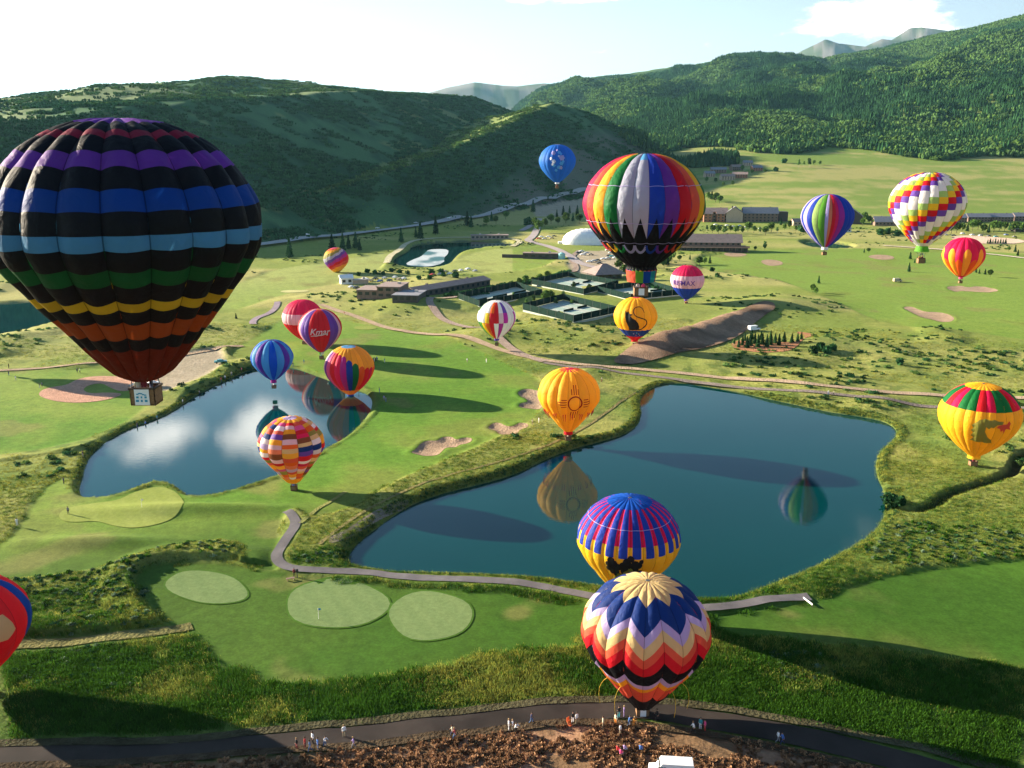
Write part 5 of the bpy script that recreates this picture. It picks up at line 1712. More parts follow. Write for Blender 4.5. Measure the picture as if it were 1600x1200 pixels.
lot([(1118, 352, 'white'), (1127, 354, 'dark'), (1136, 353, 'white'), (1146, 355, 'silver'), (1156, 354, 'blue'), (1165, 356, 'white'), (1176, 357, 'dark'), (1188, 358, 'silver'), (1198, 360, 'white'), (1300, 362, 'white'), (1310, 366, 'blue')], 'in front of the hotel', 'cars in front of the hotel')
lot([(1468, 367, 'white'), (1478, 368, 'silver'), (1490, 369, 'dark'), (1504, 366, 'white'), (1519, 368, 'white'), (1532, 369, 'silver'), (1545, 370, 'dark'), (1556, 371, 'teal'), (1572, 368, 'blue'), (1585, 371, 'dark')], 'beside the pale dirt lot', 'cars beside the pale dirt lot')
lot([(480, 370.5, 'white'), (702, 344.5, 'white'), (650, 351.5, 'silver'), (590, 360, 'white')], 'driving on the highway under the spur', 'cars on the highway', .5)
for o in [o for o in scene.objects if o.get('group') == 'cars on the highway']: o.location.z = g1(o.location.x, o.location.y) + 1.75
lot([(218, 612, 'white'), (230, 607, 'silver'), (222, 619, 'silver'), (239, 602, 'white'), (214, 606, 'dark'), (236, 613, 'white')], 'on the gravel behind the big balloon basket', 'cars on the gravel west of the pond', .6)
car('teal pickup-sized car at the east end of the gravel patch', None, 345, 568, 'teal', .3)
car('pale van parked on the edge of the bare soil near the young pines', None, 1178, 517, 'white', .4, van=True)
car('white crew van on the brown brush at the bottom edge', None, 1048, 1216, 'white', 3.05, van=True)
vb = scene.objects[-1]
car('orange-tan equipment van on the far fairway', None, 1402, 441, 'tan', .2, van=True)
# ================================================================== PLANTS
M_conifer = leafy('conifer_green', (.022, .060, .022), .5, .5, .1)
M_decid = leafy('broadleaf_green', (.075, .135, .03), .5, .4, .3)
M_aspen = leafy('aspen_green', (.085, .155, .045), .4, .4, .3)
M_darkleaf = leafy('oakbrush_green', (.030, .088, .032), .5, .4, .2)
M_grassA = leafy('long_grass', (.175, .225, .045), .5, .3, .35)
M_grassN = leafy('dimmed_lush_grass', (.042, .11, .012), .5, .3, .35)
M_grassY = leafy('yellow_grass', (.25, .25, .045), .4, .3, .35)
M_grassD = leafy('dry_brush', (.27, .155, .085), .5, .5, .2)
M_bark = paint('bark', (.07, .05, .035), .9, .3, 2)
M_paleb = paint('pale_bark', (.35, .33, .28), .9, .3, 2)


def leaf_faces(mb, rs, n, fn, size):
    for _ in range(n):
        c = Vector(fn())
        a = Vector((rs.gauss(0, 1), rs.gauss(0, 1), rs.gauss(0, .6))).normalized()
        b = a.orthogonal().normalized(); b.rotate(Matrix.Rotation(rs.uniform(0, 6.28), 3, a)); c2 = a.cross(b)
        s = size * rs.uniform(.6, 1.3)
        mb.add([c - b * s - c2 * s * .6, c + b * s - c2 * s * .5, c + b * s * .7 + c2 * s, c - b * s * .6 + c2 * s * .8], [(0, 1, 2, 3)])


def conifer_crown(seed, h=10.0, r=2.2, n=260, size=.5):
    rs = random.Random(seed); mb = MB()
    tiers = 11
    for k in range(tiers):
        z0 = h * (.10 + .86 * k / tiers); rr = r * (1 - k / tiers) ** .9 + .12
        m = 9
        pts = []
        for i in range(m):
            t = 6.283 * (i + rs.uniform(-.25, .25)) / m
            q = rr * rs.uniform(.72, 1.15)
            pts.append((q * math.cos(t), q * math.sin(t), z0 - rr * .28 * rs.uniform(.6, 1.3)))
        top = (rs.uniform(-.05, .05), rs.uniform(-.05, .05), z0 + h / tiers * 1.5)
        ins = [(p[0] * .45, p[1] * .45, p[2] + .25 * rr) for p in pts]
        vs = [top]
        for i in range(m): vs += [pts[i], tuple((Vector(pts[i]) * .5 + Vector(pts[(i + 1) % m]) * .5) * .72)[:2] + (z0,)]
        mb.add(vs, [(0, 1 + i, 1 + (i + 1) % (2 * m)) for i in range(2 * m)])
    def f():
        z = rs.uniform(.08, .98); q = r * (1 - z) * rs.uniform(.6, 1.08) + .1; t = rs.uniform(0, 6.283)
        return (q * math.cos(t), q * math.sin(t), z * h)
    leaf_faces(mb, rs, n, f, size * .6)
    return mb.mesh('crown', M_conifer)


def round_crown(seed, h=8.0, r=3.0, n=420, size=.45, lobes=7, mat=None, z0=.32):
    rs = random.Random(seed); mb = MB()
    L = [(rs.uniform(-.5, .5) * r, rs.uniform(-.5, .5) * r, h * rs.uniform(z0 + .15, .82), r * rs.uniform(.38, .62)) for _ in range(lobes)]
    L.append((0, 0, h * .8, r * .5)); L.append((0, 0, h * .55, r * .7))
    def f():
        c = rs.choice(L); v = Vector((rs.gauss(0, 1), rs.gauss(0, 1), rs.gauss(0, 1))).normalized() * c[3] * rs.uniform(.75, 1.08)
        return (c[0] + v.x, c[1] + v.y, max(h * z0 * .7, c[2] + v.z))
    leaf_faces(mb, rs, n, f, size)
    return mb.mesh('crown', mat or M_decid)


def trunk_mesh(h, r, mat, limbs=0, seed=0):
    rs = random.Random(seed); mb = MB()
    mb.tube((0, 0, -.4), (0, 0, h * .55), r, r * .6, 6); mb.tube((0, 0, h * .55), (0, 0, h), r * .6, r * .15, 6)
    for k in range(limbs):
        t = rs.uniform(0, 6.28); z = h * rs.uniform(.45, .8)
        mb.tube((0, 0, z), (math.cos(t) * h * .22, math.sin(t) * h * .22, z + h * .22), r * .35, r * .1, 4)
    return mb.mesh('trunk', mat)


CONI = [(conifer_crown(s, 10, 2.1 + .3 * (s % 2)), trunk_mesh(9.4, .22, M_bark)) for s in (1, 2, 3)]
DECI = [(round_crown(s, 8, 3.0), trunk_mesh(6.2, .2, M_bark, 5, s)) for s in (4, 5, 6)]
ASP = [(round_crown(s, 9, 2.0, 300, .4, 6, M_aspen, .25), trunk_mesh(7.5, .14, M_paleb, 4, s)) for s in (7, 8)]
BUSH = [(round_crown(s, 2.6, 2.2, 260, .4, 6, M_darkleaf, .05), trunk_mesh(1.6, .1, M_bark, 3, s)) for s in (9, 10)]


def tree(px, py, h, kind, label, group, name=None, pos=None):
    src, H, nm = {'c': (CONI, 10, 'conifer_tree'), 'd': (DECI, 8, 'broadleaf_tree'), 'a': (ASP, 9, 'aspen_tree'), 'b': (BUSH, 2.6, 'bush')}[kind]
    x, y, z = pos or on_land(px, py)
    cr, tr = random.choice(src); s = h / H
    root = empty(name or nm, (x, y, z - .1), random.uniform(0, 6.28), label, 'bush' if kind == 'b' else 'tree', group)
    k = random.uniform(.88, 1.15)
    root.scale = (s * k, s * k, s)
    link('crown', cr, root); link('trunk', tr, root)
    return root


def trees(lst, what, where, group):
    lst = sorted(lst)
    n = {}
    for t in lst: n[t[3]] = n.get(t[3], 0) + 1
    seen = {}
    W = {'c': 'conifer', 'd': 'broadleaf tree', 'a': 'slender aspen', 'b': 'bush'}
    for px, py, h, k in lst:
        q = seen.get(k, 0); seen[k] = q + 1
        lab = (f'{what} {W[k]} {where}' if n[k] == 1 else f'{ORD[q]} {what} {W[k]} from the left {where}')
        tree(px, py, h, k, lab, group)


trees([(453, 404, 16, 'c'), (519, 391, 13, 'c'), (536, 393, 15, 'c'), (545, 390, 12, 'c'), (556, 389, 14, 'c'), (562, 392, 10, 'c'), (627, 379, 13, 'c'), (657, 374, 16, 'c'), (681, 367, 18, 'c'), (650, 372, 10, 'c'), (730, 353, 16, 'c'), (736, 356, 13, 'c'), (768, 346, 11, 'c'), (760, 352, 10, 'd'), (833, 332, 16, 'c'), (775, 350, 9, 'd'), (790, 343, 10, 'd')],
      'dark', 'in the shade below the highway', 'trees below the highway')
trees([(836, 358, 12, 'd'), (842, 364, 13, 'd'), (851, 356, 10, 'd'), (861, 350, 11, 'd'), (872, 352, 9, 'd'), (884, 349, 12, 'd'), (895, 346, 10, 'c'), (905, 349, 11, 'd'), (870, 340, 10, 'c'), (880, 337, 12, 'c'), (890, 334, 10, 'c'), (902, 336, 12, 'c'), (825, 352, 7, 'b')],
      'tall', 'between the highway and the dome', 'trees between the highway and the dome')
trees([(822, 477, 4, 'a'), (834, 474, 5, 'a'), (852, 474, 7, 'd'), (860, 471, 6, 'd'), (868, 479, 5, 'a'), (880, 468, 5, 'a'), (896, 455, 6, 'a'), (921, 456, 4.5, 'd'), (893, 480, 4, 'd'), (802, 467, 4, 'a'), (975, 432, 8, 'd'), (985, 437, 8, 'd'), (968, 424, 8, 'd'), (992, 431, 7, 'd'), (1010, 418, 9, 'd'), (1022, 423, 8, 'd'), (1045, 414, 7, 'd'), (1062, 409, 5, 'd')],
      'young', 'among the tennis courts', 'trees among the tennis courts')
trees([(1010 + k * 5.5 % 60, 405 + (k * 13 % 17), 6 + k % 4, 'd' if k % 3 else 'c') for k in range(8)] + [(958 + (k * 17 % 44), 398 + (k * 11 % 22), 6 + k % 3, 'd') for k in range(8)] + [(800 + k * 11, 449 - (k * 2.2), 4 + k % 3, 'd') for k in range(6)] + [(560 + k * 13, 431 - (k * 5 % 7), 2.2, 'b') for k in range(7)] + [(655 + (k * 19 % 60), 437 - (k * 7 % 9), 2.2 + k % 2, 'b') for k in range(6)],
      'crowded', 'between the yard, courts and lots', 'trees between the yard, courts and lots')
trees([(1078, 406, 4, 'c'), (1093, 414, 6, 'd'), (1101, 413, 5, 'd'), (1109, 412, 6, 'c'), (1194, 393, 9, 'a'), (1180, 392, 4, 'd'), (1112, 424, 2.4, 'b'), (1120, 432, 2, 'b')],
      'small', 'on the grass around the clubhouse', 'trees around the clubhouse')
trees([(1104 + k * 9.2, 362 + (k * 37 % 7), 7 + (k * 53 % 4), 'd' if k % 3 else 'a') for k in range(13)], 'leafy', 'in the belt below the hotel', 'belt of trees below the hotel')
trees([(1226, 360, 7, 'd'), (1234, 358, 9, 'd'), (1243, 362, 6, 'd'), (1256, 363, 6, 'b'), (1268, 360, 7, 'd'), (1280, 357, 8, 'd'), (1220, 352, 8, 'c'), (1286, 365, 5, 'b'), (1300, 358, 6, 'd'), (1342, 346, 10, 'c'), (1351, 347, 11, 'd'), (1358, 350, 9, 'd'), (1347, 353, 8, 'd'), (1366, 352, 7, 'd')],
      'bushy', 'near the barn', 'trees near the barn')
trees([(1370 + k * 6, 366 + (k % 3) * 1.5, 5, 'b' if k % 2 else 'd') for k in range(8)] + [(1392, 338, 6, 'd'), (1402, 337, 6, 'd'), (1418, 336, 7, 'd')], 'dark', 'in the hedge below the checkered balloon', 'hedge below the checkered balloon')
trees([(1478 + k * 8.3, 360 + (k * 29 % 6), 8.5 + (k * 31 % 4), 'd' if k % 4 else 'c') for k in range(16)], 'dense', 'in front of the apartment row', 'trees in front of the apartment row')
trees([(1422, 405, 5.5, 'c'), (1420, 425, 6.5, 'c'), (1429, 411, 3, 'c'), (1440, 410, 4, 'c'), (1445, 411, 3.5, 'c'), (1350, 395, 3.5, 'c'), (1357, 395, 4, 'd'), (1525, 426, 4, 'c'), (1530, 428, 3.5, 'c'), (1539, 429, 4, 'c'), (1547, 433, 5, 'd'), (1586, 394, 6, 'c'), (1590, 400, 5, 'c'), (1576, 393, 4, 'd'), (1279, 443, 5, 'c'), (1270, 457, 5, 'd'), (1275, 460, 4, 'd')],
      'lone', 'on the east fairway', 'trees on the east fairway')
trees([(1543 + k * 4, 381, 4 + k % 2, 'c') for k in range(8)], 'little', 'in the row below the pale dirt lot', 'row of conifers below the dirt lot')
trees([(1248, 262, 15, 'a'), (1264, 262, 18, 'a'), (1256, 260, 10, 'a'), (1272, 258, 9, 'd'), (1281, 258, 8, 'd'), (1212, 268, 6, 'b'), (1225, 255, 7, 'b')], 'tall', 'standing alone in the yellow meadow', 'trees in the yellow meadow')
trees([(1092 + k * 7, 262 - (k * 17 % 9), 17 + (k * 7 % 6), 'c') for k in range(9)] + [(1160, 268, 11, 'd'), (1175, 272, 8, 'd'), (1104, 285, 9, 'd'), (1118, 286, 8, 'd'), (1130, 291, 7, 'd'), (1145, 290, 7, 'd'), (1195, 271, 7, 'd'), (1112, 312, 12, 'c'), (1118, 316, 13, 'd'), (1124, 318, 11, 'd'), (1106, 314, 12, 'd')], 'dark', 'around the houses under the forest', 'trees around the houses')
trees([(1146, 541, 3.4, 'a'), (1154, 543, 4, 'c'), (1160, 540, 4.5, 'c'), (1167, 544, 5, 'c'), (1172, 541, 5.5, 'c'), (1179, 538, 5, 'c'), (1184, 543, 5.5, 'c'), (1191, 539, 5, 'c'), (1198, 543, 5.5, 'c'), (1204, 540, 5, 'c'), (1211, 537, 4.5, 'c'), (1217, 540, 5, 'c'), (1225, 535, 4.5, 'c'), (1237, 536, 4, 'c'), (1246, 534, 4, 'c'), (1189, 531, 4, 'c'), (1204, 530, 4, 'c'), (1175, 531, 4, 'c'), (1164, 533, 3.6, 'c'), (1252, 531, 3.4, 'c')],
      'young', 'in the planted stand on bare soil', 'stand of young pines')
trees([(369, 498, 2.8, 'c'), (1272, 552, 2.6, 'b'), (1282, 549, 3, 'b'), (1292, 552, 2.6, 'b'), (1302, 547, 2.2, 'b'), (1406, 570, 2.2, 'b'), (880, 588, 2, 'd'), (1406, 790, 1.8, 'b'), (1388, 786, 2, 'b'), (1392, 797, 1.6, 'b')], 'solitary', 'out in the rough grass', 'solitary bushes in the rough')


# ------------------------------------------------------------------ ground cover that nobody could count
def scatter(name, pts, scale, protos, seed=0, sz=None):
    """one object per prototype: points on the land, a plant on each"""
    rs = np.random.default_rng(seed)
    which = rs.integers(0, len(protos), len(pts))
    for q, pr in enumerate(protos):
        m = which == q
        P = pts[m]; S = scale[m]
        if not len(P): continue
        me = bpy.data.meshes.new(name); me.vertices.add(len(P)); me.vertices.foreach_set('co', np.asarray(P, np.float32).ravel())
        a = me.attributes.new('size', 'FLOAT', 'POINT'); a.data.foreach_set('value', S.astype(np.float32))
        a = me.attributes.new('turn', 'FLOAT', 'POINT'); a.data.foreach_set('value', rs.uniform(0, 6.28, len(P)).astype(np.float32))
        o = link(name, me); o['kind'] = 'stuff'
        src = bpy.data.objects.new(name + '_plant', pr)
        ng = bpy.data.node_groups.new(name + '_scatter', 'GeometryNodeTree')
        ng.interface.new_socket('Geometry', in_out='INPUT', socket_type='NodeSocketGeometry')
        ng.interface.new_socket('Geometry', in_out='OUTPUT', socket_type='NodeSocketGeometry')
        N = ng.nodes.new; L = ng.links.new
        gi = N('NodeGroupInput'); go = N('NodeGroupOutput')
        oi = N('GeometryNodeObjectInfo'); oi.inputs['Object'].default_value = src
        oi.inputs['As Instance'].default_value = True
        ip = N('GeometryNodeInstanceOnPoints')
        s = N('GeometryNodeInputNamedAttribute'); s.data_type = 'FLOAT'; s.inputs['Name'].default_value = 'size'
        t = N('GeometryNodeInputNamedAttribute'); t.data_type = 'FLOAT'; t.inputs['Name'].default_value = 'turn'
        cx = N('ShaderNodeCombineXYZ'); L(t.outputs['Attribute'], cx.inputs['Z'])
        L(gi.outputs[0], ip.inputs['Points']); L(oi.outputs['Geometry'], ip.inputs['Instance'])
        L(s.outputs['Attribute'], ip.inputs['Scale']); L(cx.outputs[0], ip.inputs['Rotation'])
        L(ip.outputs[0], go.inputs[0])
        md = o.modifiers.new('scatter', 'NODES'); md.node_group = ng


def tuft(seed, n, h, w, mat, lean=.35, name='tuft'):
    rs = random.Random(seed); mb = MB()
    for _ in range(n):
        x, y = rs.gauss(0, w * .5), rs.gauss(0, w * .5); a = rs.uniform(0, 6.28); hh = h * rs.uniform(.5, 1.1)
        dx, dy = math.cos(a), math.sin(a); bw = h * .09 * rs.uniform(.7, 1.6)
        lx, ly = rs.gauss(0, lean) * hh, rs.gauss(0, lean) * hh
        mb.add([(x - dy * bw, y + dx * bw, -.1), (x + dy * bw, y - dx * bw, -.1), (x + lx + dy * bw * .4, y + ly - dx * bw * .4, hh), (x + lx - dy * bw * .4, y + ly + dx * bw * .4, hh * .95)], [(0, 1, 2, 3)])
    return mb.mesh(name, mat)


def clump(seed, n, r, h, size, mat, lobes=4, flat=.6):
    rs = random.Random(seed); mb = MB()
    L = [(rs.uniform(-.6, .6) * r, rs.uniform(-.6, .6) * r, r * rs.uniform(.35, .6), h * rs.uniform(.6, 1)) for _ in range(lobes)]
    def f():
        c = rs.choice(L); v = Vector((rs.gauss(0, 1), rs.gauss(0, 1), rs.gauss(0, 1))).normalized()
        q = rs.uniform(.7, 1.05)
        return (c[0] + v.x * c[2] * q, c[1] + v.y * c[2] * q, max(0, c[3] * .5 + v.z * c[3] * .5 * q))
    leaf_faces(mb, rs, n, f, size)
    return mb.mesh('clump', mat)


def grove(seed, n, r, h, mat, conif=False):
    """several crowns close together, for woods seen from kilometres away"""
    rs = random.Random(seed); mb = MB()
    for _ in range(n):
        a = rs.uniform(0, 6.28); q = r * math.sqrt(rs.random()); x, y = q * math.cos(a), q * math.sin(a); hh = h * rs.uniform(.7, 1.15)
        if conif:
            rr = hh * .2; m = 6
            vs = [(x, y, hh)]
            for i in range(m): t = 6.283 * i / m; k = rs.uniform(.8, 1.2); vs.append((x + rr * k * math.cos(t), y + rr * k * math.sin(t), hh * .12))
            mb.add(vs, [(0, 1 + i, 1 + (i + 1) % m) for i in range(m)])
        else:
            rr = hh * .34; m = 6; vs = []
            for zz_, kk in ((.15, .55), (.45, 1.0), (.78, .8)):
                for i in range(m): t = 6.283 * (i + (zz_ * 3)) / m; k = rs.uniform(.75, 1.2) * kk; vs.append((x + rr * k * math.cos(t), y + rr * k * math.sin(t), hh * (zz_ + rs.uniform(-.06, .06))))
            vs.append((x + rs.uniform(-.2, .2) * rr, y, hh))
            fs = []
            for L_ in range(2):
                for i in range(m): j = (i + 1) % m; fs.append((L_ * m + i, L_ * m + j, (L_ + 1) * m + j, (L_ + 1) * m + i))
            fs += [(2 * m + i, 2 * m + (i + 1) % m, 3 * m) for i in range(m)]
            mb.add(vs, fs)
    return mb.mesh('grove', mat)


def view_points(n, r0, r1, seed, power=1.0, a0=-32.5, a1=33.0):
    rs = np.random.default_rng(seed)
    u = rs.random(n)
    r = (r0 ** (2 * power) * (1 - u) + r1 ** (2 * power) * u) ** (1 / (2 * power)) if power > 0 else r0 * (r1 / r0) ** u
    a = R_(a0) + (R_(a1) - R_(a0)) * rs.random(n)
    return np.sin(a) * r, np.cos(a) * r, r


ROADS = [(smooth_line(poly_plane(p, z), 2), w) for p, z, w in (
    ([(448, 806), (457, 812), (464, 826), (455, 842), (441, 860), (431, 876), (437, 890), (462, 898), (520, 899), (580, 901), (630, 909), (700, 912), (780, 914), (840, 921), (900, 934), (960, 947), (1040, 958), (1100, 961), (1160, 953), (1210, 945), (1264, 941)], 0, 1.9),
    ([(-200, 1205), (0, 1190), (150, 1182), (300, 1178), (420, 1172), (540, 1160), (700, 1141), (850, 1122), (980, 1116), (1100, 1134), (1250, 1163), (1400, 1196), (1600, 1260)], 0, 4.2),
    ([(500, 477), (530, 487), (562, 496), (600, 510), (640, 518), (700, 527), (745, 536), (790, 548), (840, 560), (900, 568), (1000, 575), (1100, 585), (1200, 598), (1300, 609), (1400, 616), (1500, 621), (1700, 632)], 1, 3),
    ([(850, 565), (900, 573), (960, 579), (1050, 589), (1150, 603), (1250, 614), (1300, 620), (1400, 630), (1500, 637), (1700, 648)], 1, 2.6),
    ([(905, 392), (890, 404), (905, 420), (880, 432), (830, 441), (770, 452), (720, 462), (680, 472), (668, 480), (682, 492), (700, 502), (745, 516), (775, 532), (812, 552), (850, 564)], 1, 3.2),
    ([(-60, 1022), (30, 1016), (100, 1011), (180, 1002), (250, 992), (300, 980)], 0, 2.2),
    ([(-100, 582), (0, 578), (100, 573), (200, 566), (260, 560), (330, 548), (380, 540)], 1, 2))]


def open_ground(x, y):
    """0 on mown, bare, wet or paved ground"""
    k = np.ones(x.shape)
    jag = (fbm(x, y, 3.5, 2, 77) - .5) * 4.5
    for p in FAIR: k *= poly_sd(x, y, p) < .3 + jag
    for p in BARE: k *= poly_sd(x, y, p) < 0
    for p in PONDS: k *= poly_sd(x, y, p) < -.25
    k *= poly_sd(x, y, emb) < 0
    for l, w in ROADS: k *= line_near(x, y, l)[0] > w
    return k > .5


tA = [tuft(1, 16, .5, 1.0, M_grassA), tuft(2, 16, .4, 1.1, M_grassA)]
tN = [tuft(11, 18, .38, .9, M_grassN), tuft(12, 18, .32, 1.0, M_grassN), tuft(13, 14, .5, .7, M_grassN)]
tY = [tuft(3, 16, .46, .9, M_grassY), tuft(4, 14, .38, 1.0, M_grassY)]
tD = [clump(5, 40, .8, .8, .17, M_grassD), clump(6, 36, .7, .6, .17, M_grassD)]

# lush rough nearest the camera, its green darkened for the dimmer light there
x, y, r = view_points(150000, 88, 235, 21, .5)
rd = ROADS[1][0]
dN, sN, _ = line_near(x, y, rd)
ok = open_ground(x, y) & (fbm(x, y, 12, 3, 100) > .16)
below = (sN > 0)
yel = ((fbm(x, y, 16, 4, 90) + RNG.normal(0, .07, x.shape) > .62) | ((r > 165) & (RNG.random(x.shape) > .25)) | ((r > 145) & (RNG.random(x.shape) > .7))) & (y > 100)
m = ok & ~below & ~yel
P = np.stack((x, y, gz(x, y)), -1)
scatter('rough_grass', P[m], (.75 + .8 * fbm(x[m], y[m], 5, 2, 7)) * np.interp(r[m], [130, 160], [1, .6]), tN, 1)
m = ok & ~below & yel
scatter('yellow_grass', P[m], (.6 + .6 * RNG.random(m.sum())) * np.interp(r[m], [130, 160], [1, .5]), tY + tA, 2)
x, y, r = view_points(17000, 80, 112, 22, 1)
dN, sN, _ = line_near(x, y, rd)
m = (sN > 0) & (dN > 3.0) & (fbm(x, y, 8, 3, 99) > .4)
scatter('dry_brush', np.stack((x, y, gz(x, y)), -1)[m], .25 + .6 * RNG.random(m.sum()) ** 1.5, tD, 3)
# rough further out
x, y, r = view_points(52000, 225, 420, 23, .35)
ok = open_ground(x, y) & (fbm(x, y, 18, 3, 101) > .44)
y2 = fbm(x, y, 40, 3, 102) + RNG.normal(0, .12, x.shape) > .5
P = np.stack((x, y, gz(x, y)), -1)
m = ok & ~y2
scatter('meadow_grass', P[m], .3 + .5 * RNG.random(m.sum()) * (r[m] / 300) ** .4, tA, 4)
m = ok & y2
scatter('meadow_grass', P[m], .3 + .5 * RNG.random(m.sum()) * (r[m] / 300) ** .4, tY, 5)
# rushes along the water's edge
def shore_pts(poly, n, lo, hi, seed):
    rs = np.random.default_rng(seed)
    seg = np.roll(poly, -1, 0) - poly; l = np.hypot(seg[:, 0], seg[:, 1]); c = np.cumsum(l) / l.sum()
    i = np.searchsorted(c, rs.random(n)); i = np.clip(i, 0, len(poly) - 1)
    p = poly[i] + seg[i] * rs.random(n)[:, None]
    nn = np.stack((seg[i][:, 1], -seg[i][:, 0]), -1) / l[i][:, None]
    a = sum(poly[k][0] * poly[(k + 1) % len(poly)][1] - poly[(k + 1) % len(poly)][0] * poly[k][1] for k in range(len(poly)))
    if a < 0: nn = -nn
    return p + nn * rs.uniform(lo, hi, n)[:, None]
P = np.concatenate((shore_pts(POND_E, 9000, .0, 2.6, 1), shore_pts(POND_W, 5200, .0, 1.8, 2)))
k = fbm(P[:, 0], P[:, 1], 9, 3, 12) > .3
P = P[k]; k = open_ground(P[:, 0], P[:, 1])
for p in FAIR: k &= poly_sd(P[:, 0], P[:, 1], p) < -3
P = P[k]
scatter('shore_rushes', np.column_stack((P, gz(P[:, 0], P[:, 1]))), .35 + .5 * RNG.random(len(P)), [tA[0], tY[0], tA[1], tuft(31, 20, .6, .5, M_darkleaf, .2)], 6)

# broad-leaved weeds and low willows in patches of the near rough
x, y, r = view_points(16000, 100, 225, 31, .6)
wz = np.zeros(x.shape)
for px, py, rx in ((230, 905, 11), (130, 930, 14), (300, 860, 9), (60, 905, 14), (160, 980, 9), (340, 868, 6), (1500, 850, 16), (1420, 870, 10), (1330, 610, 18), (490, 880, 5), (120, 1050, 12), (560, 870, 4), (1250, 1050, 8)):
    c = on_plane(px, py); wz = np.maximum(wz, np.exp(-((x - c[0]) ** 2 + ((y - c[1]) * 1.6) ** 2) / rx ** 2))
m = open_ground(x, y) & (wz * (.4 + fbm(x, y, 7, 3, 106)) > .42)
P = np.stack((x, y, gz(x, y) - .05), -1)
scatter('weed_patch', P[m], .25 + .45 * RNG.random(m.sum()), [clump(71, 70, 1.1, .9, .2, M_grassN), clump(72, 70, 1.0, .8, .2, M_darkleaf), clump(73, 60, 1.1, .8, .2, leafy('grey_willow', (.13, .19, .11), .4, .4, .3))], 15)

# brush and low shrubs in the mounds
x, y, r = view_points(26000, 230, 1000, 24, .5)
n_ = fbm(x, y, 34, 3, 73)
near_m = np.zeros(x.shape)
for px, py, rx in ((640, 482, 26), (560, 470, 24), (880, 525, 34), (690, 442, 24), (760, 530, 18), (1215, 480, 30), (600, 425, 25), (850, 430, 25), (1390, 540, 30), (1500, 560, 30), (1380, 368, 40), (1250, 570, 26), (745, 487, 18), (800, 520, 20)):
    c = on_plane(px, py); near_m = np.maximum(near_m, np.exp(-((x - c[0]) ** 2 + (y - c[1]) ** 2) / rx ** 2))
ok = open_ground(x, y) & ((n_ + RNG.normal(0, .03, x.shape) > .655) | (near_m * RNG.random(x.shape) > .22)) & (fbm(x, y, 14, 3, 105) > .4)
ok &= poly_sd(x, y, poly_plane([(690, 520), (680, 440), (900, 420), (1080, 440), (1080, 475), (900, 515), (800, 500)])) < 0
P = np.stack((x, y, gz(x, y) - .1), -1)[ok]
bushes = [clump(41, 90, 1.5, 1.1, .22, M_darkleaf), clump(42, 80, 1.3, .9, .22, M_decid), clump(43, 90, 1.8, 1.0, .24, M_aspen)]
scatter('low_shrubs', P, .35 + .8 * RNG.random(len(P)), bushes, 7)
# hedge along the courts
P = []
for a, b, n in (((888, 429), (806, 447), 90), ((806, 449), (716, 470), 110), ((700, 466), (800, 447), 70), ((990, 447), (1080, 462), 40)):
    A_, B2 = on_plane(*a), on_plane(*b); t = RNG.random(n)[:, None]; P.append(A_ + (B2 - A_) * t + RNG.normal(0, 1.6, (n, 2)))
P = np.concatenate(P); scatter('court_hedge', np.column_stack((P, gz(P[:, 0], P[:, 1]))), 1.2 + .8 * RNG.random(len(P)), bushes[:1], 8)

# oak brush on the ridge and the spur
x, y, r = view_points(90000, 640, 2700, 25, .55, -33.5, 16)
h, kd, _ = hills(x, y)
d1, s1, _ = line_near(x, y, L_RIDGE); d2, s2, _ = line_near(x, y, S_RIDGE)
pale = (fbm(x, y, 170, 4, 85) > .47) & (s1 < 0) & (kd == 1)
soil = (kd == 2) & (s2 > 0) & (d2 > 75) & (fbm(x, y, 70, 4, 87) > .44)
m = ((kd == 1) | (kd == 2)) & ~(pale & (RNG.random(len(x)) > .25)) & ~(soil & (RNG.random(len(x)) > .12)) & (fbm(x, y, 30, 3, 110) * .5 + fbm(x, y, 140, 4, 93) * .5 < .56)
scrubs = [grove(51, 6, 5.5, 4.0, M_darkleaf), grove(52, 6, 5.5, 3.6, M_darkleaf), grove(53, 6, 5, 3.6, M_darkleaf)]
lit = ((kd == 2) & (s2 < 0)) | ((kd == 1) & (s1 < 0) & (fbm(x, y, 80, 3, 111) > .42))  # sunlit slopes get paler plants, the light put into their colour
scrubs2 = [grove(54, 6, 5, 3.4, M_aspen), grove(55, 6, 5, 3.2, M_decid)]
P = np.stack((x, y, gz(x, y) - .4), -1)
q = m & ~lit
scatter('hillside_scrub', P[q], (.45 + .6 * RNG.random(q.sum())), scrubs, 9)
q = m & lit & (RNG.random(len(x)) > .35)
scatter('pale_hillside_scrub', P[q], (.6 + .6 * RNG.random(q.sum())), scrubs2, 14)

# forest on the right-hand mountain: dark conifers and pale aspens in separate stands
x, y, r = view_points(135000, 1750, 6300, 26, .62, -8, 33.5)
h, kd, _ = hills(x, y)
stand = fbm(x * .8 + y * .2, y * .45, 300, 4, 120)
gap = fbm(x, y * .6, 420, 3, 88)
m3 = (kd == 3) & ((gap < .66) | (RNG.random(len(x)) > .6))
stand = stand + RNG.normal(0, .035, len(x))
con = m3 & (stand > .53); asp = m3 & (stand <= .53)
P = np.stack((x, y, gz(x, y) - 1), -1)
gc = [grove(61, 8, 13, 17, M_conifer, True), grove(62, 8, 13, 15, M_conifer, True)]
ga = [grove(63, 8, 12, 12, M_aspen), grove(64, 8, 12, 11, M_decid), grove(65, 8, 12, 12, M_aspen)]
scatter('conifer_forest', P[con], .45 + .75 * RNG.random(con.sum()), gc, 10)
scatter('aspen_forest', P[asp], .4 + .7 * RNG.random(asp.sum()), ga, 11)
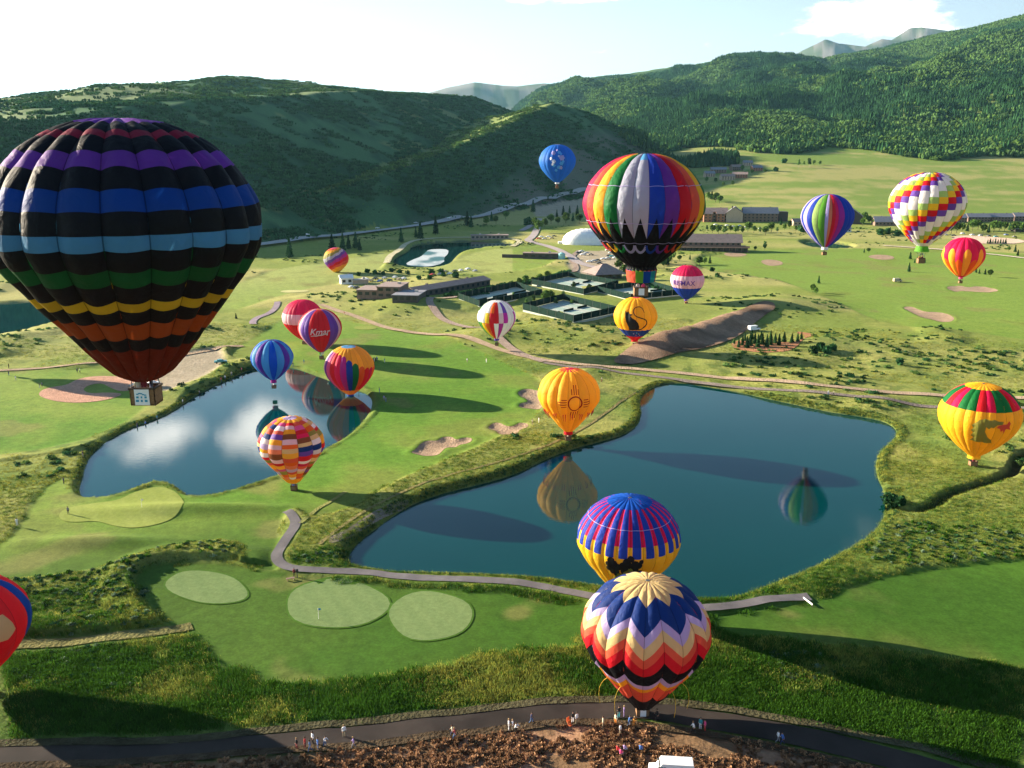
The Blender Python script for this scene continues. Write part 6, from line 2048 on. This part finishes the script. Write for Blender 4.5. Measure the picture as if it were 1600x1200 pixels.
# ragged edge of the wood above the meadow, and woods filling the valley mouth
x, y, r = view_points(5200, 1500, 2350, 27, 1, 6, 33.5)
a_ = np.arctan2(x, y)
edge = 1980 + 90 * np.sin(a_ * 40) + 120 * (fbm(x, y, 160, 2, 9) - .5)
m = (r > edge) & (r < edge + 260)
P = np.stack((x, y, gz(x, y) - 1), -1)
scatter('wood_edge', P[m], .75 + .6 * RNG.random(m.sum()), [gc[0], ga[0], ga[1]], 12)
x, y, r = view_points(5200, 1700, 2600, 28, 1, 7, 13.5)
m = fbm(x, y, 120, 3, 130) > .47
P = np.stack((x, y, gz(x, y) - 1), -1)
scatter('valley_wood', P[m], .7 + .5 * RNG.random(m.sum()), [gc[0], gc[1], ga[1]], 13)
# ================================================================== PEOPLE
SK = {
    # joints in metres; the figure faces -Y
    'stand': dict(pel=(0, 0, .95), che=(0, -.01, 1.30), nec=(0, 0, 1.50), hd=(0, -.02, 1.66), ht=(0, -.01, 1.76),
                  hipL=(.10, 0, .90), kL=(.11, -.02, .50), aL=(.12, .02, .09), tL=(.13, -.15, .04), hipR=(-.10, 0, .90), kR=(-.12, -.01, .50), aR=(-.14, .02, .09), tR=(-.16, -.14, .04),
                  sL=(.19, 0, 1.42), eL=(.25, .02, 1.13), wL=(.24, -.08, .88), hL=(.23, -.12, .78), sR=(-.19, 0, 1.42), eR=(-.25, .03, 1.13), wR=(-.26, -.06, .88), hR=(-.25, -.10, .78)),
    'walk': dict(pel=(0, 0, .94), che=(0, -.05, 1.29), nec=(0, -.05, 1.49), hd=(0, -.09, 1.65), ht=(0, -.09, 1.75),
                 hipL=(.10, 0, .89), kL=(.10, -.20, .52), aL=(.10, -.24, .09), tL=(.11, -.40, .06), hipR=(-.10, 0, .89), kR=(-.10, .04, .50), aR=(-.10, .32, .16), tR=(-.10, .22, .04),
                 sL=(.19, -.04, 1.41), eL=(.25, .10, 1.15), wL=(.24, .10, .92), hL=(.23, .06, .83), sR=(-.19, -.04, 1.41), eR=(-.25, -.10, 1.14), wR=(-.22, -.30, .98), hR=(-.20, -.38, .94)),
    'reach': dict(pel=(0, .05, .93), che=(0, -.04, 1.26), nec=(0, -.07, 1.46), hd=(0, -.12, 1.60), ht=(0, -.14, 1.70),
                  hipL=(.10, .05, .88), kL=(.13, -.06, .50), aL=(.15, .05, .09), tL=(.16, -.12, .04), hipR=(-.10, .05, .88), kR=(-.14, .02, .49), aR=(-.17, .18, .09), tR=(-.19, .02, .04),
                  sL=(.19, -.06, 1.38), eL=(.24, -.28, 1.25), wL=(.18, -.50, 1.22), hL=(.16, -.59, 1.23), sR=(-.19, -.06, 1.38), eR=(-.24, -.27, 1.22), wR=(-.18, -.48, 1.28), hR=(-.16, -.57, 1.30)),
    'sit': dict(pel=(0, .05, .50), che=(0, .08, .86), nec=(0, .06, 1.06), hd=(0, .02, 1.22), ht=(0, .02, 1.32),
                hipL=(.10, .02, .48), kL=(.13, -.38, .52), aL=(.13, -.40, .10), tL=(.14, -.55, .05), hipR=(-.10, .02, .48), kR=(-.13, -.38, .52), aR=(-.15, -.36, .10), tR=(-.16, -.51, .05),
                sL=(.19, .07, .98), eL=(.25, -.05, .74), wL=(.18, -.26, .66), hL=(.14, -.33, .64), sR=(-.19, .07, .98), eR=(-.25, -.05, .74), wR=(-.18, -.26, .66), hR=(-.14, -.33, .64)),
}
RAD = dict(pel=.155, che=.165, nec=.062, hd=.105, ht=.075, hipL=.10, kL=.068, aL=.045, tL=.042, sL=.068, eL=.045, wL=.032, hL=.036)
BONES = [('pel', 'che'), ('che', 'nec'), ('nec', 'hd'), ('hd', 'ht'), ('pel', 'hipL'), ('hipL', 'kL'), ('kL', 'aL'), ('aL', 'tL'), ('pel', 'hipR'), ('hipR', 'kR'), ('kR', 'aR'), ('aR', 'tR'),
         ('che', 'sL'), ('sL', 'eL'), ('eL', 'wL'), ('wL', 'hL'), ('che', 'sR'), ('sR', 'eR'), ('eR', 'wR'), ('wR', 'hR')]
M_skin = paint('skin', (.42, .22, .14), .6, .05, 3)
CLOTH = {k: paint('cloth_' + k, v, .85, .12, 4) for k, v in dict(white=(.75, .75, .76), navy=(.02, .03, .09), blue=(.06, .16, .45), denim=(.08, .14, .28), red=(.5, .03, .03), black=(.012, .012, .014), pink=(.75, .08, .25), khaki=(.32, .26, .16),
                                                                   orange=(.7, .25, .03), grey=(.22, .22, .24), lilac=(.35, .25, .5), teal=(.05, .3, .35), cream=(.6, .55, .4), maroon=(.18, .02, .03), green=(.05, .2, .06), shoe=(.03, .025, .02), hair=(.035, .02, .012), fair=(.30, .2, .09)).items()}


def body_mesh(pose):
    J = SK[pose]; names = list(J)
    me = bpy.data.meshes.new('person')
    names.remove('pel'); names = ['pel'] + names
    me.from_pydata([J[n] for n in names], [(names.index(a), names.index(b)) for a, b in BONES], [])
    o = bpy.data.objects.new('person', me); COL.objects.link(o)
    md = o.modifiers.new('skin', 'SKIN'); md.use_smooth_shade = True
    for n, v in zip(names, me.skin_vertices[0].data):
        r = RAD.get(n) or RAD[n[:-1] + 'L']
        v.radius = (r * (1.15 if n in ('pel', 'che') else 1), r * (.72 if n in ('pel', 'che') else 1)); v.use_root = (n == 'pel')
    o.modifiers.new('sub', 'SUBSURF').levels = 1
    dg = bpy.context.evaluated_depsgraph_get(); dg.update()
    out = bpy.data.meshes.new_from_object(o.evaluated_get(dg))
    bpy.data.objects.remove(o)
    for m in (M_skin, CLOTH['white'], CLOTH['navy'], CLOTH['shoe']): out.materials.append(m)
    lift = J['pel'][2] - .0
    hands = [Vector(J[k]) for k in ('hL', 'hR')]; wr = [Vector(J[k]) for k in ('eL', 'eR')]
    for p in out.polygons:
        c = p.center
        if c.z > J['nec'][2] - .005: i = 0
        elif min((c - h).length for h in hands) < .13 or min((c - h).length for h in wr) < .05: i = 0
        elif c.z < .09: i = 3
        elif c.z > J['pel'][2] + .02 or min((c - h).length for h in wr) < .2: i = 1
        else: i = 2
        p.material_index = i
    # nose
    return out


def hair_mesh(pose):
    J = SK[pose]; h = Vector(J['hd']); mb = MB()
    n = 10; vs = []; fs = []
    for k, (r, z, yb) in enumerate(((.112, -.02, .03), (.118, .05, .018), (.095, .11, .01), (.04, .15, .01))):
        for i in range(n):
            t = 6.283 * i / n
            fr = 1 if math.sin(t) > -.3 else (.0 if k == 0 else 1)
            zz_ = z if fr else .06
            vs.append((h.x + r * math.cos(t), h.y + yb + r * math.sin(t), h.z + zz_))
    for k in range(3):
        for i in range(n): j = (i + 1) % n; fs.append((k * n + i, k * n + j, (k + 1) * n + j, (k + 1) * n + i))
    fs.append(tuple(range(3 * n, 4 * n)))
    mb.add(vs, fs)
    return mb.mesh('hair', CLOTH['hair'])


BODY = {k: (body_mesh(k), hair_mesh(k)) for k in SK}


def person(label, px, py, pose='stand', shirt='white', trousers='navy', rz=0.0, group=None, hair='hair', pos=None, scale=1.0, mat_over=None):
    if pos is None: x, y, z = on_land(px, py); z += .02
    else: x, y, z = pos
    b, h = BODY[pose]
    o = bpy.data.objects.new('person', b); COL.objects.link(o)
    o.location = (x, y, z); o.rotation_euler = (0, 0, rz); o.scale = (scale,) * 3
    for i, m in ((1, CLOTH[shirt]), (2, CLOTH[trousers])):
        o.material_slots[i].link = 'OBJECT'; o.material_slots[i].material = m
    hh = link('hair', h, o); hh.material_slots[0].link = 'OBJECT'; hh.material_slots[0].material = CLOTH[hair]
    tag(o, label, 'person', group)
    return o


g = 'people on the near road'
RP = [
    (464, 1172, 'stand', 'black', 'maroon', 'dark-clothed person at the west end of the group on the near road'),
    (477, 1170, 'stand', 'red', 'maroon', 'person in red and dark red in the west group on the near road'),
    (485, 1175, 'walk', 'denim', 'denim', 'person all in denim nearest the edge of the near road, west group'),
    (489, 1163, 'stand', 'white', 'black', 'person in white and black at the back of the west group on the near road'),
    (497, 1172, 'stand', 'blue', 'denim', 'person in a bright blue top in the west group on the near road'),
    (508, 1168, 'reach', 'white', 'denim', 'person in white and jeans leaning forward, east end of the west group'),
    (538, 1153, 'stand', 'white', 'khaki', 'person in white and khaki alone on the grassy side of the near road'),
    (553, 1170, 'walk', 'lilac', 'grey', 'person in a lilac top and grey trousers walking east of the west group'),
    (707, 1152, 'walk', 'cream', 'navy', 'person in a cream top walking midway along the near road'),
    (711, 1157, 'walk', 'maroon', 'denim', 'person in a maroon top beside the one in cream, midway along the near road'),
    (795, 1143, 'stand', 'white', 'white', 'person dressed all in white, first of a trio on the near road'),
    (801, 1142, 'stand', 'white', 'cream', 'person in a white top and cream trousers in the middle of the trio'),
    (806, 1147, 'reach', 'white', 'black', 'person in a white top and black trousers stooping at the east end of the trio'),
    (830, 1131, 'walk', 'navy', 'denim', 'person in a navy top striding east of the trio'),
    (895, 1131, 'stand', 'black', 'white', 'person in a black top and white trousers standing next to the orange folding chairs'),
    (901, 1133, 'stand', 'white', 'khaki', 'person in a white top and khaki trousers beside the orange folding chairs'),
    (942, 1139, 'stand', 'cream', 'khaki', 'person in a cream top alone between the folding chairs and the zigzag balloon'),
    (962, 1133, 'stand', 'cream', 'orange', 'person in a cream top and orange trousers just west of the zigzag balloon basket'),
    (967, 1122, 'stand', 'black', 'teal', 'person in a black top and teal trousers behind the crew, west of the basket'),
    (975, 1121, 'stand', 'lilac', 'lilac', 'person dressed all in lilac behind the crew'),
    (983, 1136, 'reach', 'blue', 'denim', 'crew member in blue reaching for the zigzag balloon basket'),
    (990, 1137, 'reach', 'orange', 'orange', 'crew member in orange at the zigzag balloon basket'),
    (969, 1149, 'stand', 'white', 'khaki', 'person in a white top on the brush-side edge of the road below the basket'),
    (1027, 1127, 'walk', 'black', 'black', 'dark-clothed person walking just east of the zigzag balloon'),
    (1083, 1147, 'walk', 'white', 'black', 'person in a white top and black trousers, first of three east of the zigzag balloon'),
    (1094, 1141, 'stand', 'teal', 'white', 'person in a teal top and white trousers, second of three east of the zigzag balloon'),
    (1101, 1144, 'stand', 'pink', 'red', 'person in a pink top and red trousers, last of three east of the zigzag balloon'),
    (1215, 1161, 'walk', 'white', 'grey', 'person in a white top at the far east end of the near road'),
    (1222, 1165, 'walk', 'blue', 'navy', 'person in a blue top at the far east end of the near road'),
    (965, 1178, 'sit', 'red', 'maroon', 'person in red sitting in the brown brush'),
    (976, 1176, 'sit', 'lilac', 'white', 'person in lilac sitting in the brown brush'),
    (970, 1183, 'sit', 'pink', 'white', 'person in pink sitting lowest in the brown brush'),
    (1001, 1177, 'sit', 'blue', 'grey', 'person in blue sitting apart in the brown brush'),
]
rs = random.Random(4)
for px, py, pose, sh, tr, lab in RP:
    rz = {'walk': rs.choice([1.5, -1.5]), 'stand': rs.uniform(-2, 2), 'reach': .9, 'sit': 2.6}[pose]
    if px == 983 or px == 990: rz = .9
    person(lab, px, py, pose, sh, tr, rz, g, hair=rs.choice(['hair', 'hair', 'fair']), scale=rs.uniform(.97, 1.07))
# folding chairs
M_orange = paint('orange_cloth', (.62, .14, .03), .8)
for px, py, lab in ((889, 1133, 'orange folding chair at the back, beside the two standing people'), (891, 1138, 'orange folding chair in front, nearer the brown brush')):
    x, y, z = on_land(px, py)
    r = empty('folding_chair', (x, y, z + .05), .7, lab, 'chair', 'orange folding chairs')
    mb = MB(); mb.box((0, 0, .45), (.5, .45, .05)); mb.build('seat', M_orange, r)
    mb = MB(); mb.box((0, .24, .78), (.5, .05, .55)); mb.build('backrest', M_orange, r)
    for sx in (-1, 1):
        mb = MB(); mb.tube((sx * .24, -.22, 0), (sx * .24, .24, .9), .02, n=4); mb.tube((sx * .24, .22, 0), (sx * .24, -.22, .5), .02, n=4); mb.build('leg', M_cable, r)

# spectators round the ponds and on the fairways
SP = [(27, 822, 'stand', 'white', 'white', 'person in white on the grassy rim west of the pale green'), (107, 804, 'stand', 'grey', 'black', 'golfer in grey standing on the pale green'),
      (100, 757, 'stand', 'navy', 'black', 'person in navy above the pale green, west of the pond'), (335, 771, 'stand', 'blue', 'grey', 'person in blue on the south shore of the west pond'),
      (355, 767, 'stand', 'black', 'black', 'person in black on the south shore of the west pond'), (460, 902, 'stand', 'maroon', 'black', 'person in maroon at the bend of the cart path'),
      (215, 671, 'stand', 'navy', 'denim', 'person in navy on the bank directly below the big basket'), (228, 668, 'stand', 'blue', 'black', 'person in blue on the bank directly below the big basket'),
      (246, 658, 'walk', 'teal', 'grey', 'person in teal on the west bank just right of the big basket'), (130, 715, 'stand', 'black', 'grey', 'person in black standing on the west bank where it bends'),
      (286, 632, 'stand', 'white', 'khaki', 'person in white on the west bank, nearest the big basket'), (312, 618, 'stand', 'grey', 'navy', 'person in grey on the west bank halfway up'),
      (346, 597, 'stand', 'red', 'denim', 'person in red on the west bank below the gravel patch'), (352, 594, 'stand', 'white', 'denim', 'person in white on the west bank below the gravel patch'),
      (362, 588, 'walk', 'cream', 'denim', 'person in cream on the west bank near the blue striped balloon'), (378, 582, 'stand', 'pink', 'khaki', 'person in pink at the north end of the west bank'),
      (14, 576, 'stand', 'black', 'black', 'person in black on the path at the west edge'), (14, 587, 'stand', 'navy', 'denim', 'person in navy below the path at the west edge'),
      (25, 595, 'walk', 'white', 'grey', 'person in white walking near the west edge'), (62, 607, 'stand', 'black', 'grey', 'person in black by the tip of the red dirt'),
      (66, 605, 'stand', 'grey', 'black', 'person in grey by the tip of the red dirt'), (121, 583, 'stand', 'navy', 'black', 'first of two people above the red dirt, in navy'), (125, 583, 'stand', 'cream', 'black', 'second of two people above the red dirt, in cream'),
      (458, 573, 'stand', 'navy', 'denim', 'person in navy at the north shore, left of the fingers balloon'), (475, 569, 'stand', 'teal', 'grey', 'person in teal at the north shore below the lettered balloon'),
      (512, 586, 'stand', 'white', 'khaki', 'person in white on the slope beside the fingers balloon'), (524, 600, 'stand', 'red', 'maroon', 'person in red beside the fingers balloon basket'), (531, 600, 'stand', 'white', 'grey', 'person in white beside the fingers balloon basket'),
      (560, 604, 'stand', 'black', 'black', 'person in black just right of the fingers balloon basket'), (593, 614, 'stand', 'blue', 'denim', 'person in blue at the root of the long fairway shadow'),
      (600, 626, 'stand', 'lilac', 'grey', 'person in lilac under the long fairway shadow'), (603, 629, 'stand', 'grey', 'denim', 'person in grey under the long fairway shadow'),
      (585, 566, 'stand', 'white', 'white', 'person in white inside the upper fairway shadow, left'), (589, 564, 'stand', 'blue', 'white', 'person in blue inside the upper fairway shadow, left'),
      (601, 567, 'stand', 'teal', 'white', 'person in teal inside the upper fairway shadow, right'), (730, 567, 'stand', 'white', 'khaki', 'person in white on the fairway below the white balloon'),
      (760, 567, 'stand', 'cream', 'white', 'person in cream on the fairway below the white balloon'), (832, 664, 'stand', 'cream', 'khaki', 'person in cream beside the middle bunker'), (842, 661, 'stand', 'white', 'white', 'person in white between the bunker and the sun-ring balloon'),
      (940, 597, 'stand', 'cream', 'maroon', 'person in cream on the grass above the sun-ring balloon'), (405, 471, 'stand', 'grey', 'black', 'person in grey on the pale meadow right of the big balloon'),
      (1294, 618, 'walk', 'white', 'denim', 'first of two walkers on the far track, in white'), (1302, 619, 'walk', 'cream', 'black', 'second of two walkers on the far track, in cream'),
      (538, 493, 'stand', 'orange', 'cream', 'person in orange beside the curving dirt road')]
for px, py, pose, sh, tr, lab in SP:
    person(lab, px, py, pose, sh, tr, rs.uniform(-3, 3), 'spectators across the golf course', scale=1.0)


# crew in the baskets
def crew(key, who):
    B = BALLOONS[key]; zf = B['zb'] + .14
    for k, (dx, dy, rz, sh, tr, lab) in enumerate(who):
        person(lab, 0, 0, 'stand', sh, tr, rz, 'people riding in the baskets', pos=(B['p'].x + dx, B['p'].y + dy, B['p'].z + zf))


crew('big', [(-.45, -.1, .4, 'cream', 'khaki', 'pilot in a cream top in the basket of the huge black balloon'), (.35, .15, -.9, 'navy', 'navy', 'passenger in navy in the basket of the huge black balloon'), (0, -.2, 2.8, 'maroon', 'black', 'passenger in maroon in the basket of the huge black balloon')])
crew('teeth', [(-.4, 0, .3, 'white', 'grey', 'passenger in white in the basket of the rainbow balloon'), (.35, -.1, -.5, 'pink', 'denim', 'passenger in pink in the basket of the rainbow balloon')])
crew('check', [(-.3, 0, 0, 'orange', 'khaki', 'passenger in orange under the checkered balloon'), (.3, 0, 0, 'maroon', 'black', 'passenger in maroon under the checkered balloon')])
crew('zigzag', [(-.35, 0, .5, 'pink', 'denim', 'passenger in pink standing in the zigzag balloon basket'), (.35, .05, -.4, 'teal', 'denim', 'passenger in teal standing in the zigzag balloon basket')])
for key, c, nm in (('zia', 'cream', 'sun-ring'), ('patch', 'blue', 'patchwork'), ('feather', 'white', 'fingers'), ('stripe', 'white', 'blue and purple striped'), ('script', 'teal', 'script-lettered'), ('cat', 'white', 'cat'), ('rain', 'black', 'royal blue rainbow'),
                   ('dragon', 'maroon', 'dragon'), ('flower', 'red', 'flowered blue'), ('max', 'red', 'block-lettered'), ('white', 'green', 'white celled'), ('flame', 'black', 'flame'), ('redwhite', 'navy', 'pale-belted crimson')):
    crew(key, [(-.1, 0, rs.uniform(-1, 1), c, 'navy', f'pilot in {c} in the basket under the {nm} balloon')])

# banners on the baskets
def banner(B, face, w, h, color, art=True):
    root = B['root']; bw = B['bw']
    mb = MB(); M = Matrix.Translation((0, 0, B['zb'] + .62))
    if face == 'E': M = M @ Matrix.Translation((bw / 2 + .09, 0, 0)) @ Matrix.Rotation(R_(90), 4, 'Z')
    else: M = M @ Matrix.Translation((0, -bw * .4 - .09, 0))
    mb.box((0, 0, 0), (w, .03, h), M=M)
    o = mb.build('banner', paint('banner_' + color, CAR_PAINT.get(color, (.8, .8, .8)), .7, .03), root)
    if art:
        M2 = paint('banner_print', (.02, .28, .42), .7)
        mb = MB()
        # a winged sweep over two short lines of print
        for k in range(5): mb.box((-.28 + .13 * k, -.03, .22 + .06 * math.sin(k * 1.2)), (.15, .02, .07), M=M)
        for k, l in ((0, .16), (1, .1), (2, .14)): mb.box((-.30 + .28 * k, -.03, .0), (l, .02, .13), M=M)
        for k, l in ((0, .2), (1, .12), (2, .18)): mb.box((-.32 + .3 * k, -.03, -.25), (l, .02, .15), M=M)
        mb.build('banner_print', M2, o)


# the big balloon is turned so that one corner of its basket faces the view
BALLOONS['big']['root'].rotation_euler.z = 0
banner(BALLOONS['big'], 'S', 1.0, 1.1, 'white')
banner(BALLOONS['teeth'], 'S', .8, .95, 'white', False)
banner(BALLOONS['zigzag'], 'S', .8, .95, 'white', False)

# small things on the greens
M_flag = paint('blue_marker', (.02, .25, .45), .6)
for px, py, lab in ((498, 969, 'blue hole marker at the front of the largest near green'), (222, 795, 'white flagstick on the pale green by the west pond')):
    x, y, z = on_land(px, py)
    r = empty('flagstick', (x, y, z + .1), 0, lab, 'golf flag')
    mb = MB(); mb.tube((0, 0, 0), (0, 0, 2.0), .03, n=5); mb.build('pole', M_white, r)
    mb = MB(); mb.box((.22, 0, 1.8), (.42, .02, .3)); mb.build('flag', M_flag if px == 498 else M_white, r)
x, y, z = on_land(457, 905)
r = empty('tee_bench', (x, y, z), .4, 'small wooden bench and sign post at the bend of the cart path', 'bench')
mb = MB(); mb.box((-.4, -.3, .45), (1.5, .45, .07)); mb.build('seat', M_brownwall, r)
for s in (-1, 1):
    mb = MB(); mb.box((-.4 + s * .55, -.3, .22), (.08, .4, .44)); mb.build('leg', M_brownwall, r)
mb = MB(); mb.box((.9, .2, .8), (.14, .14, 1.6)); mb.box((.9, .14, 1.5), (.5, .06, .5)); mb.build('sign_post', M_darkwall, r)
x, y, z = on_land(1262, 943)
r = empty('path_barrier', (x, y, z), .3, 'low white barrier across the end of the cart path', 'barrier')
mb = MB(); mb.box((0, 0, .42), (.12, 2.6, .28)); mb.build('board', M_white, r)
for s in (-1, 1):
    mb = MB(); mb.box((0, s * 1.3, .15), (.12, .12, .5)); mb.build('post', M_darkwall, r)
# ================================================================== THE AIR
def haze():
    m, nt, N, L, out = new_mat('haze_air')
    v = N('ShaderNodeVolumePrincipled')
    v.inputs['Color'].default_value = (.36, .78, .95, 1)
    v.inputs['Density'].default_value = 1.9e-5
    v.inputs['Anisotropy'].default_value = .35
    L(v.outputs[0], out.inputs['Volume'])
    mb = MB(); z0, z1 = -260.0, 1900.0
    mb.box((0, 0, (z0 + z1) / 2), (52000, 52000, z1 - z0))
    o = mb.build('haze', m)
    o['kind'] = 'stuff'
    return o


haze()
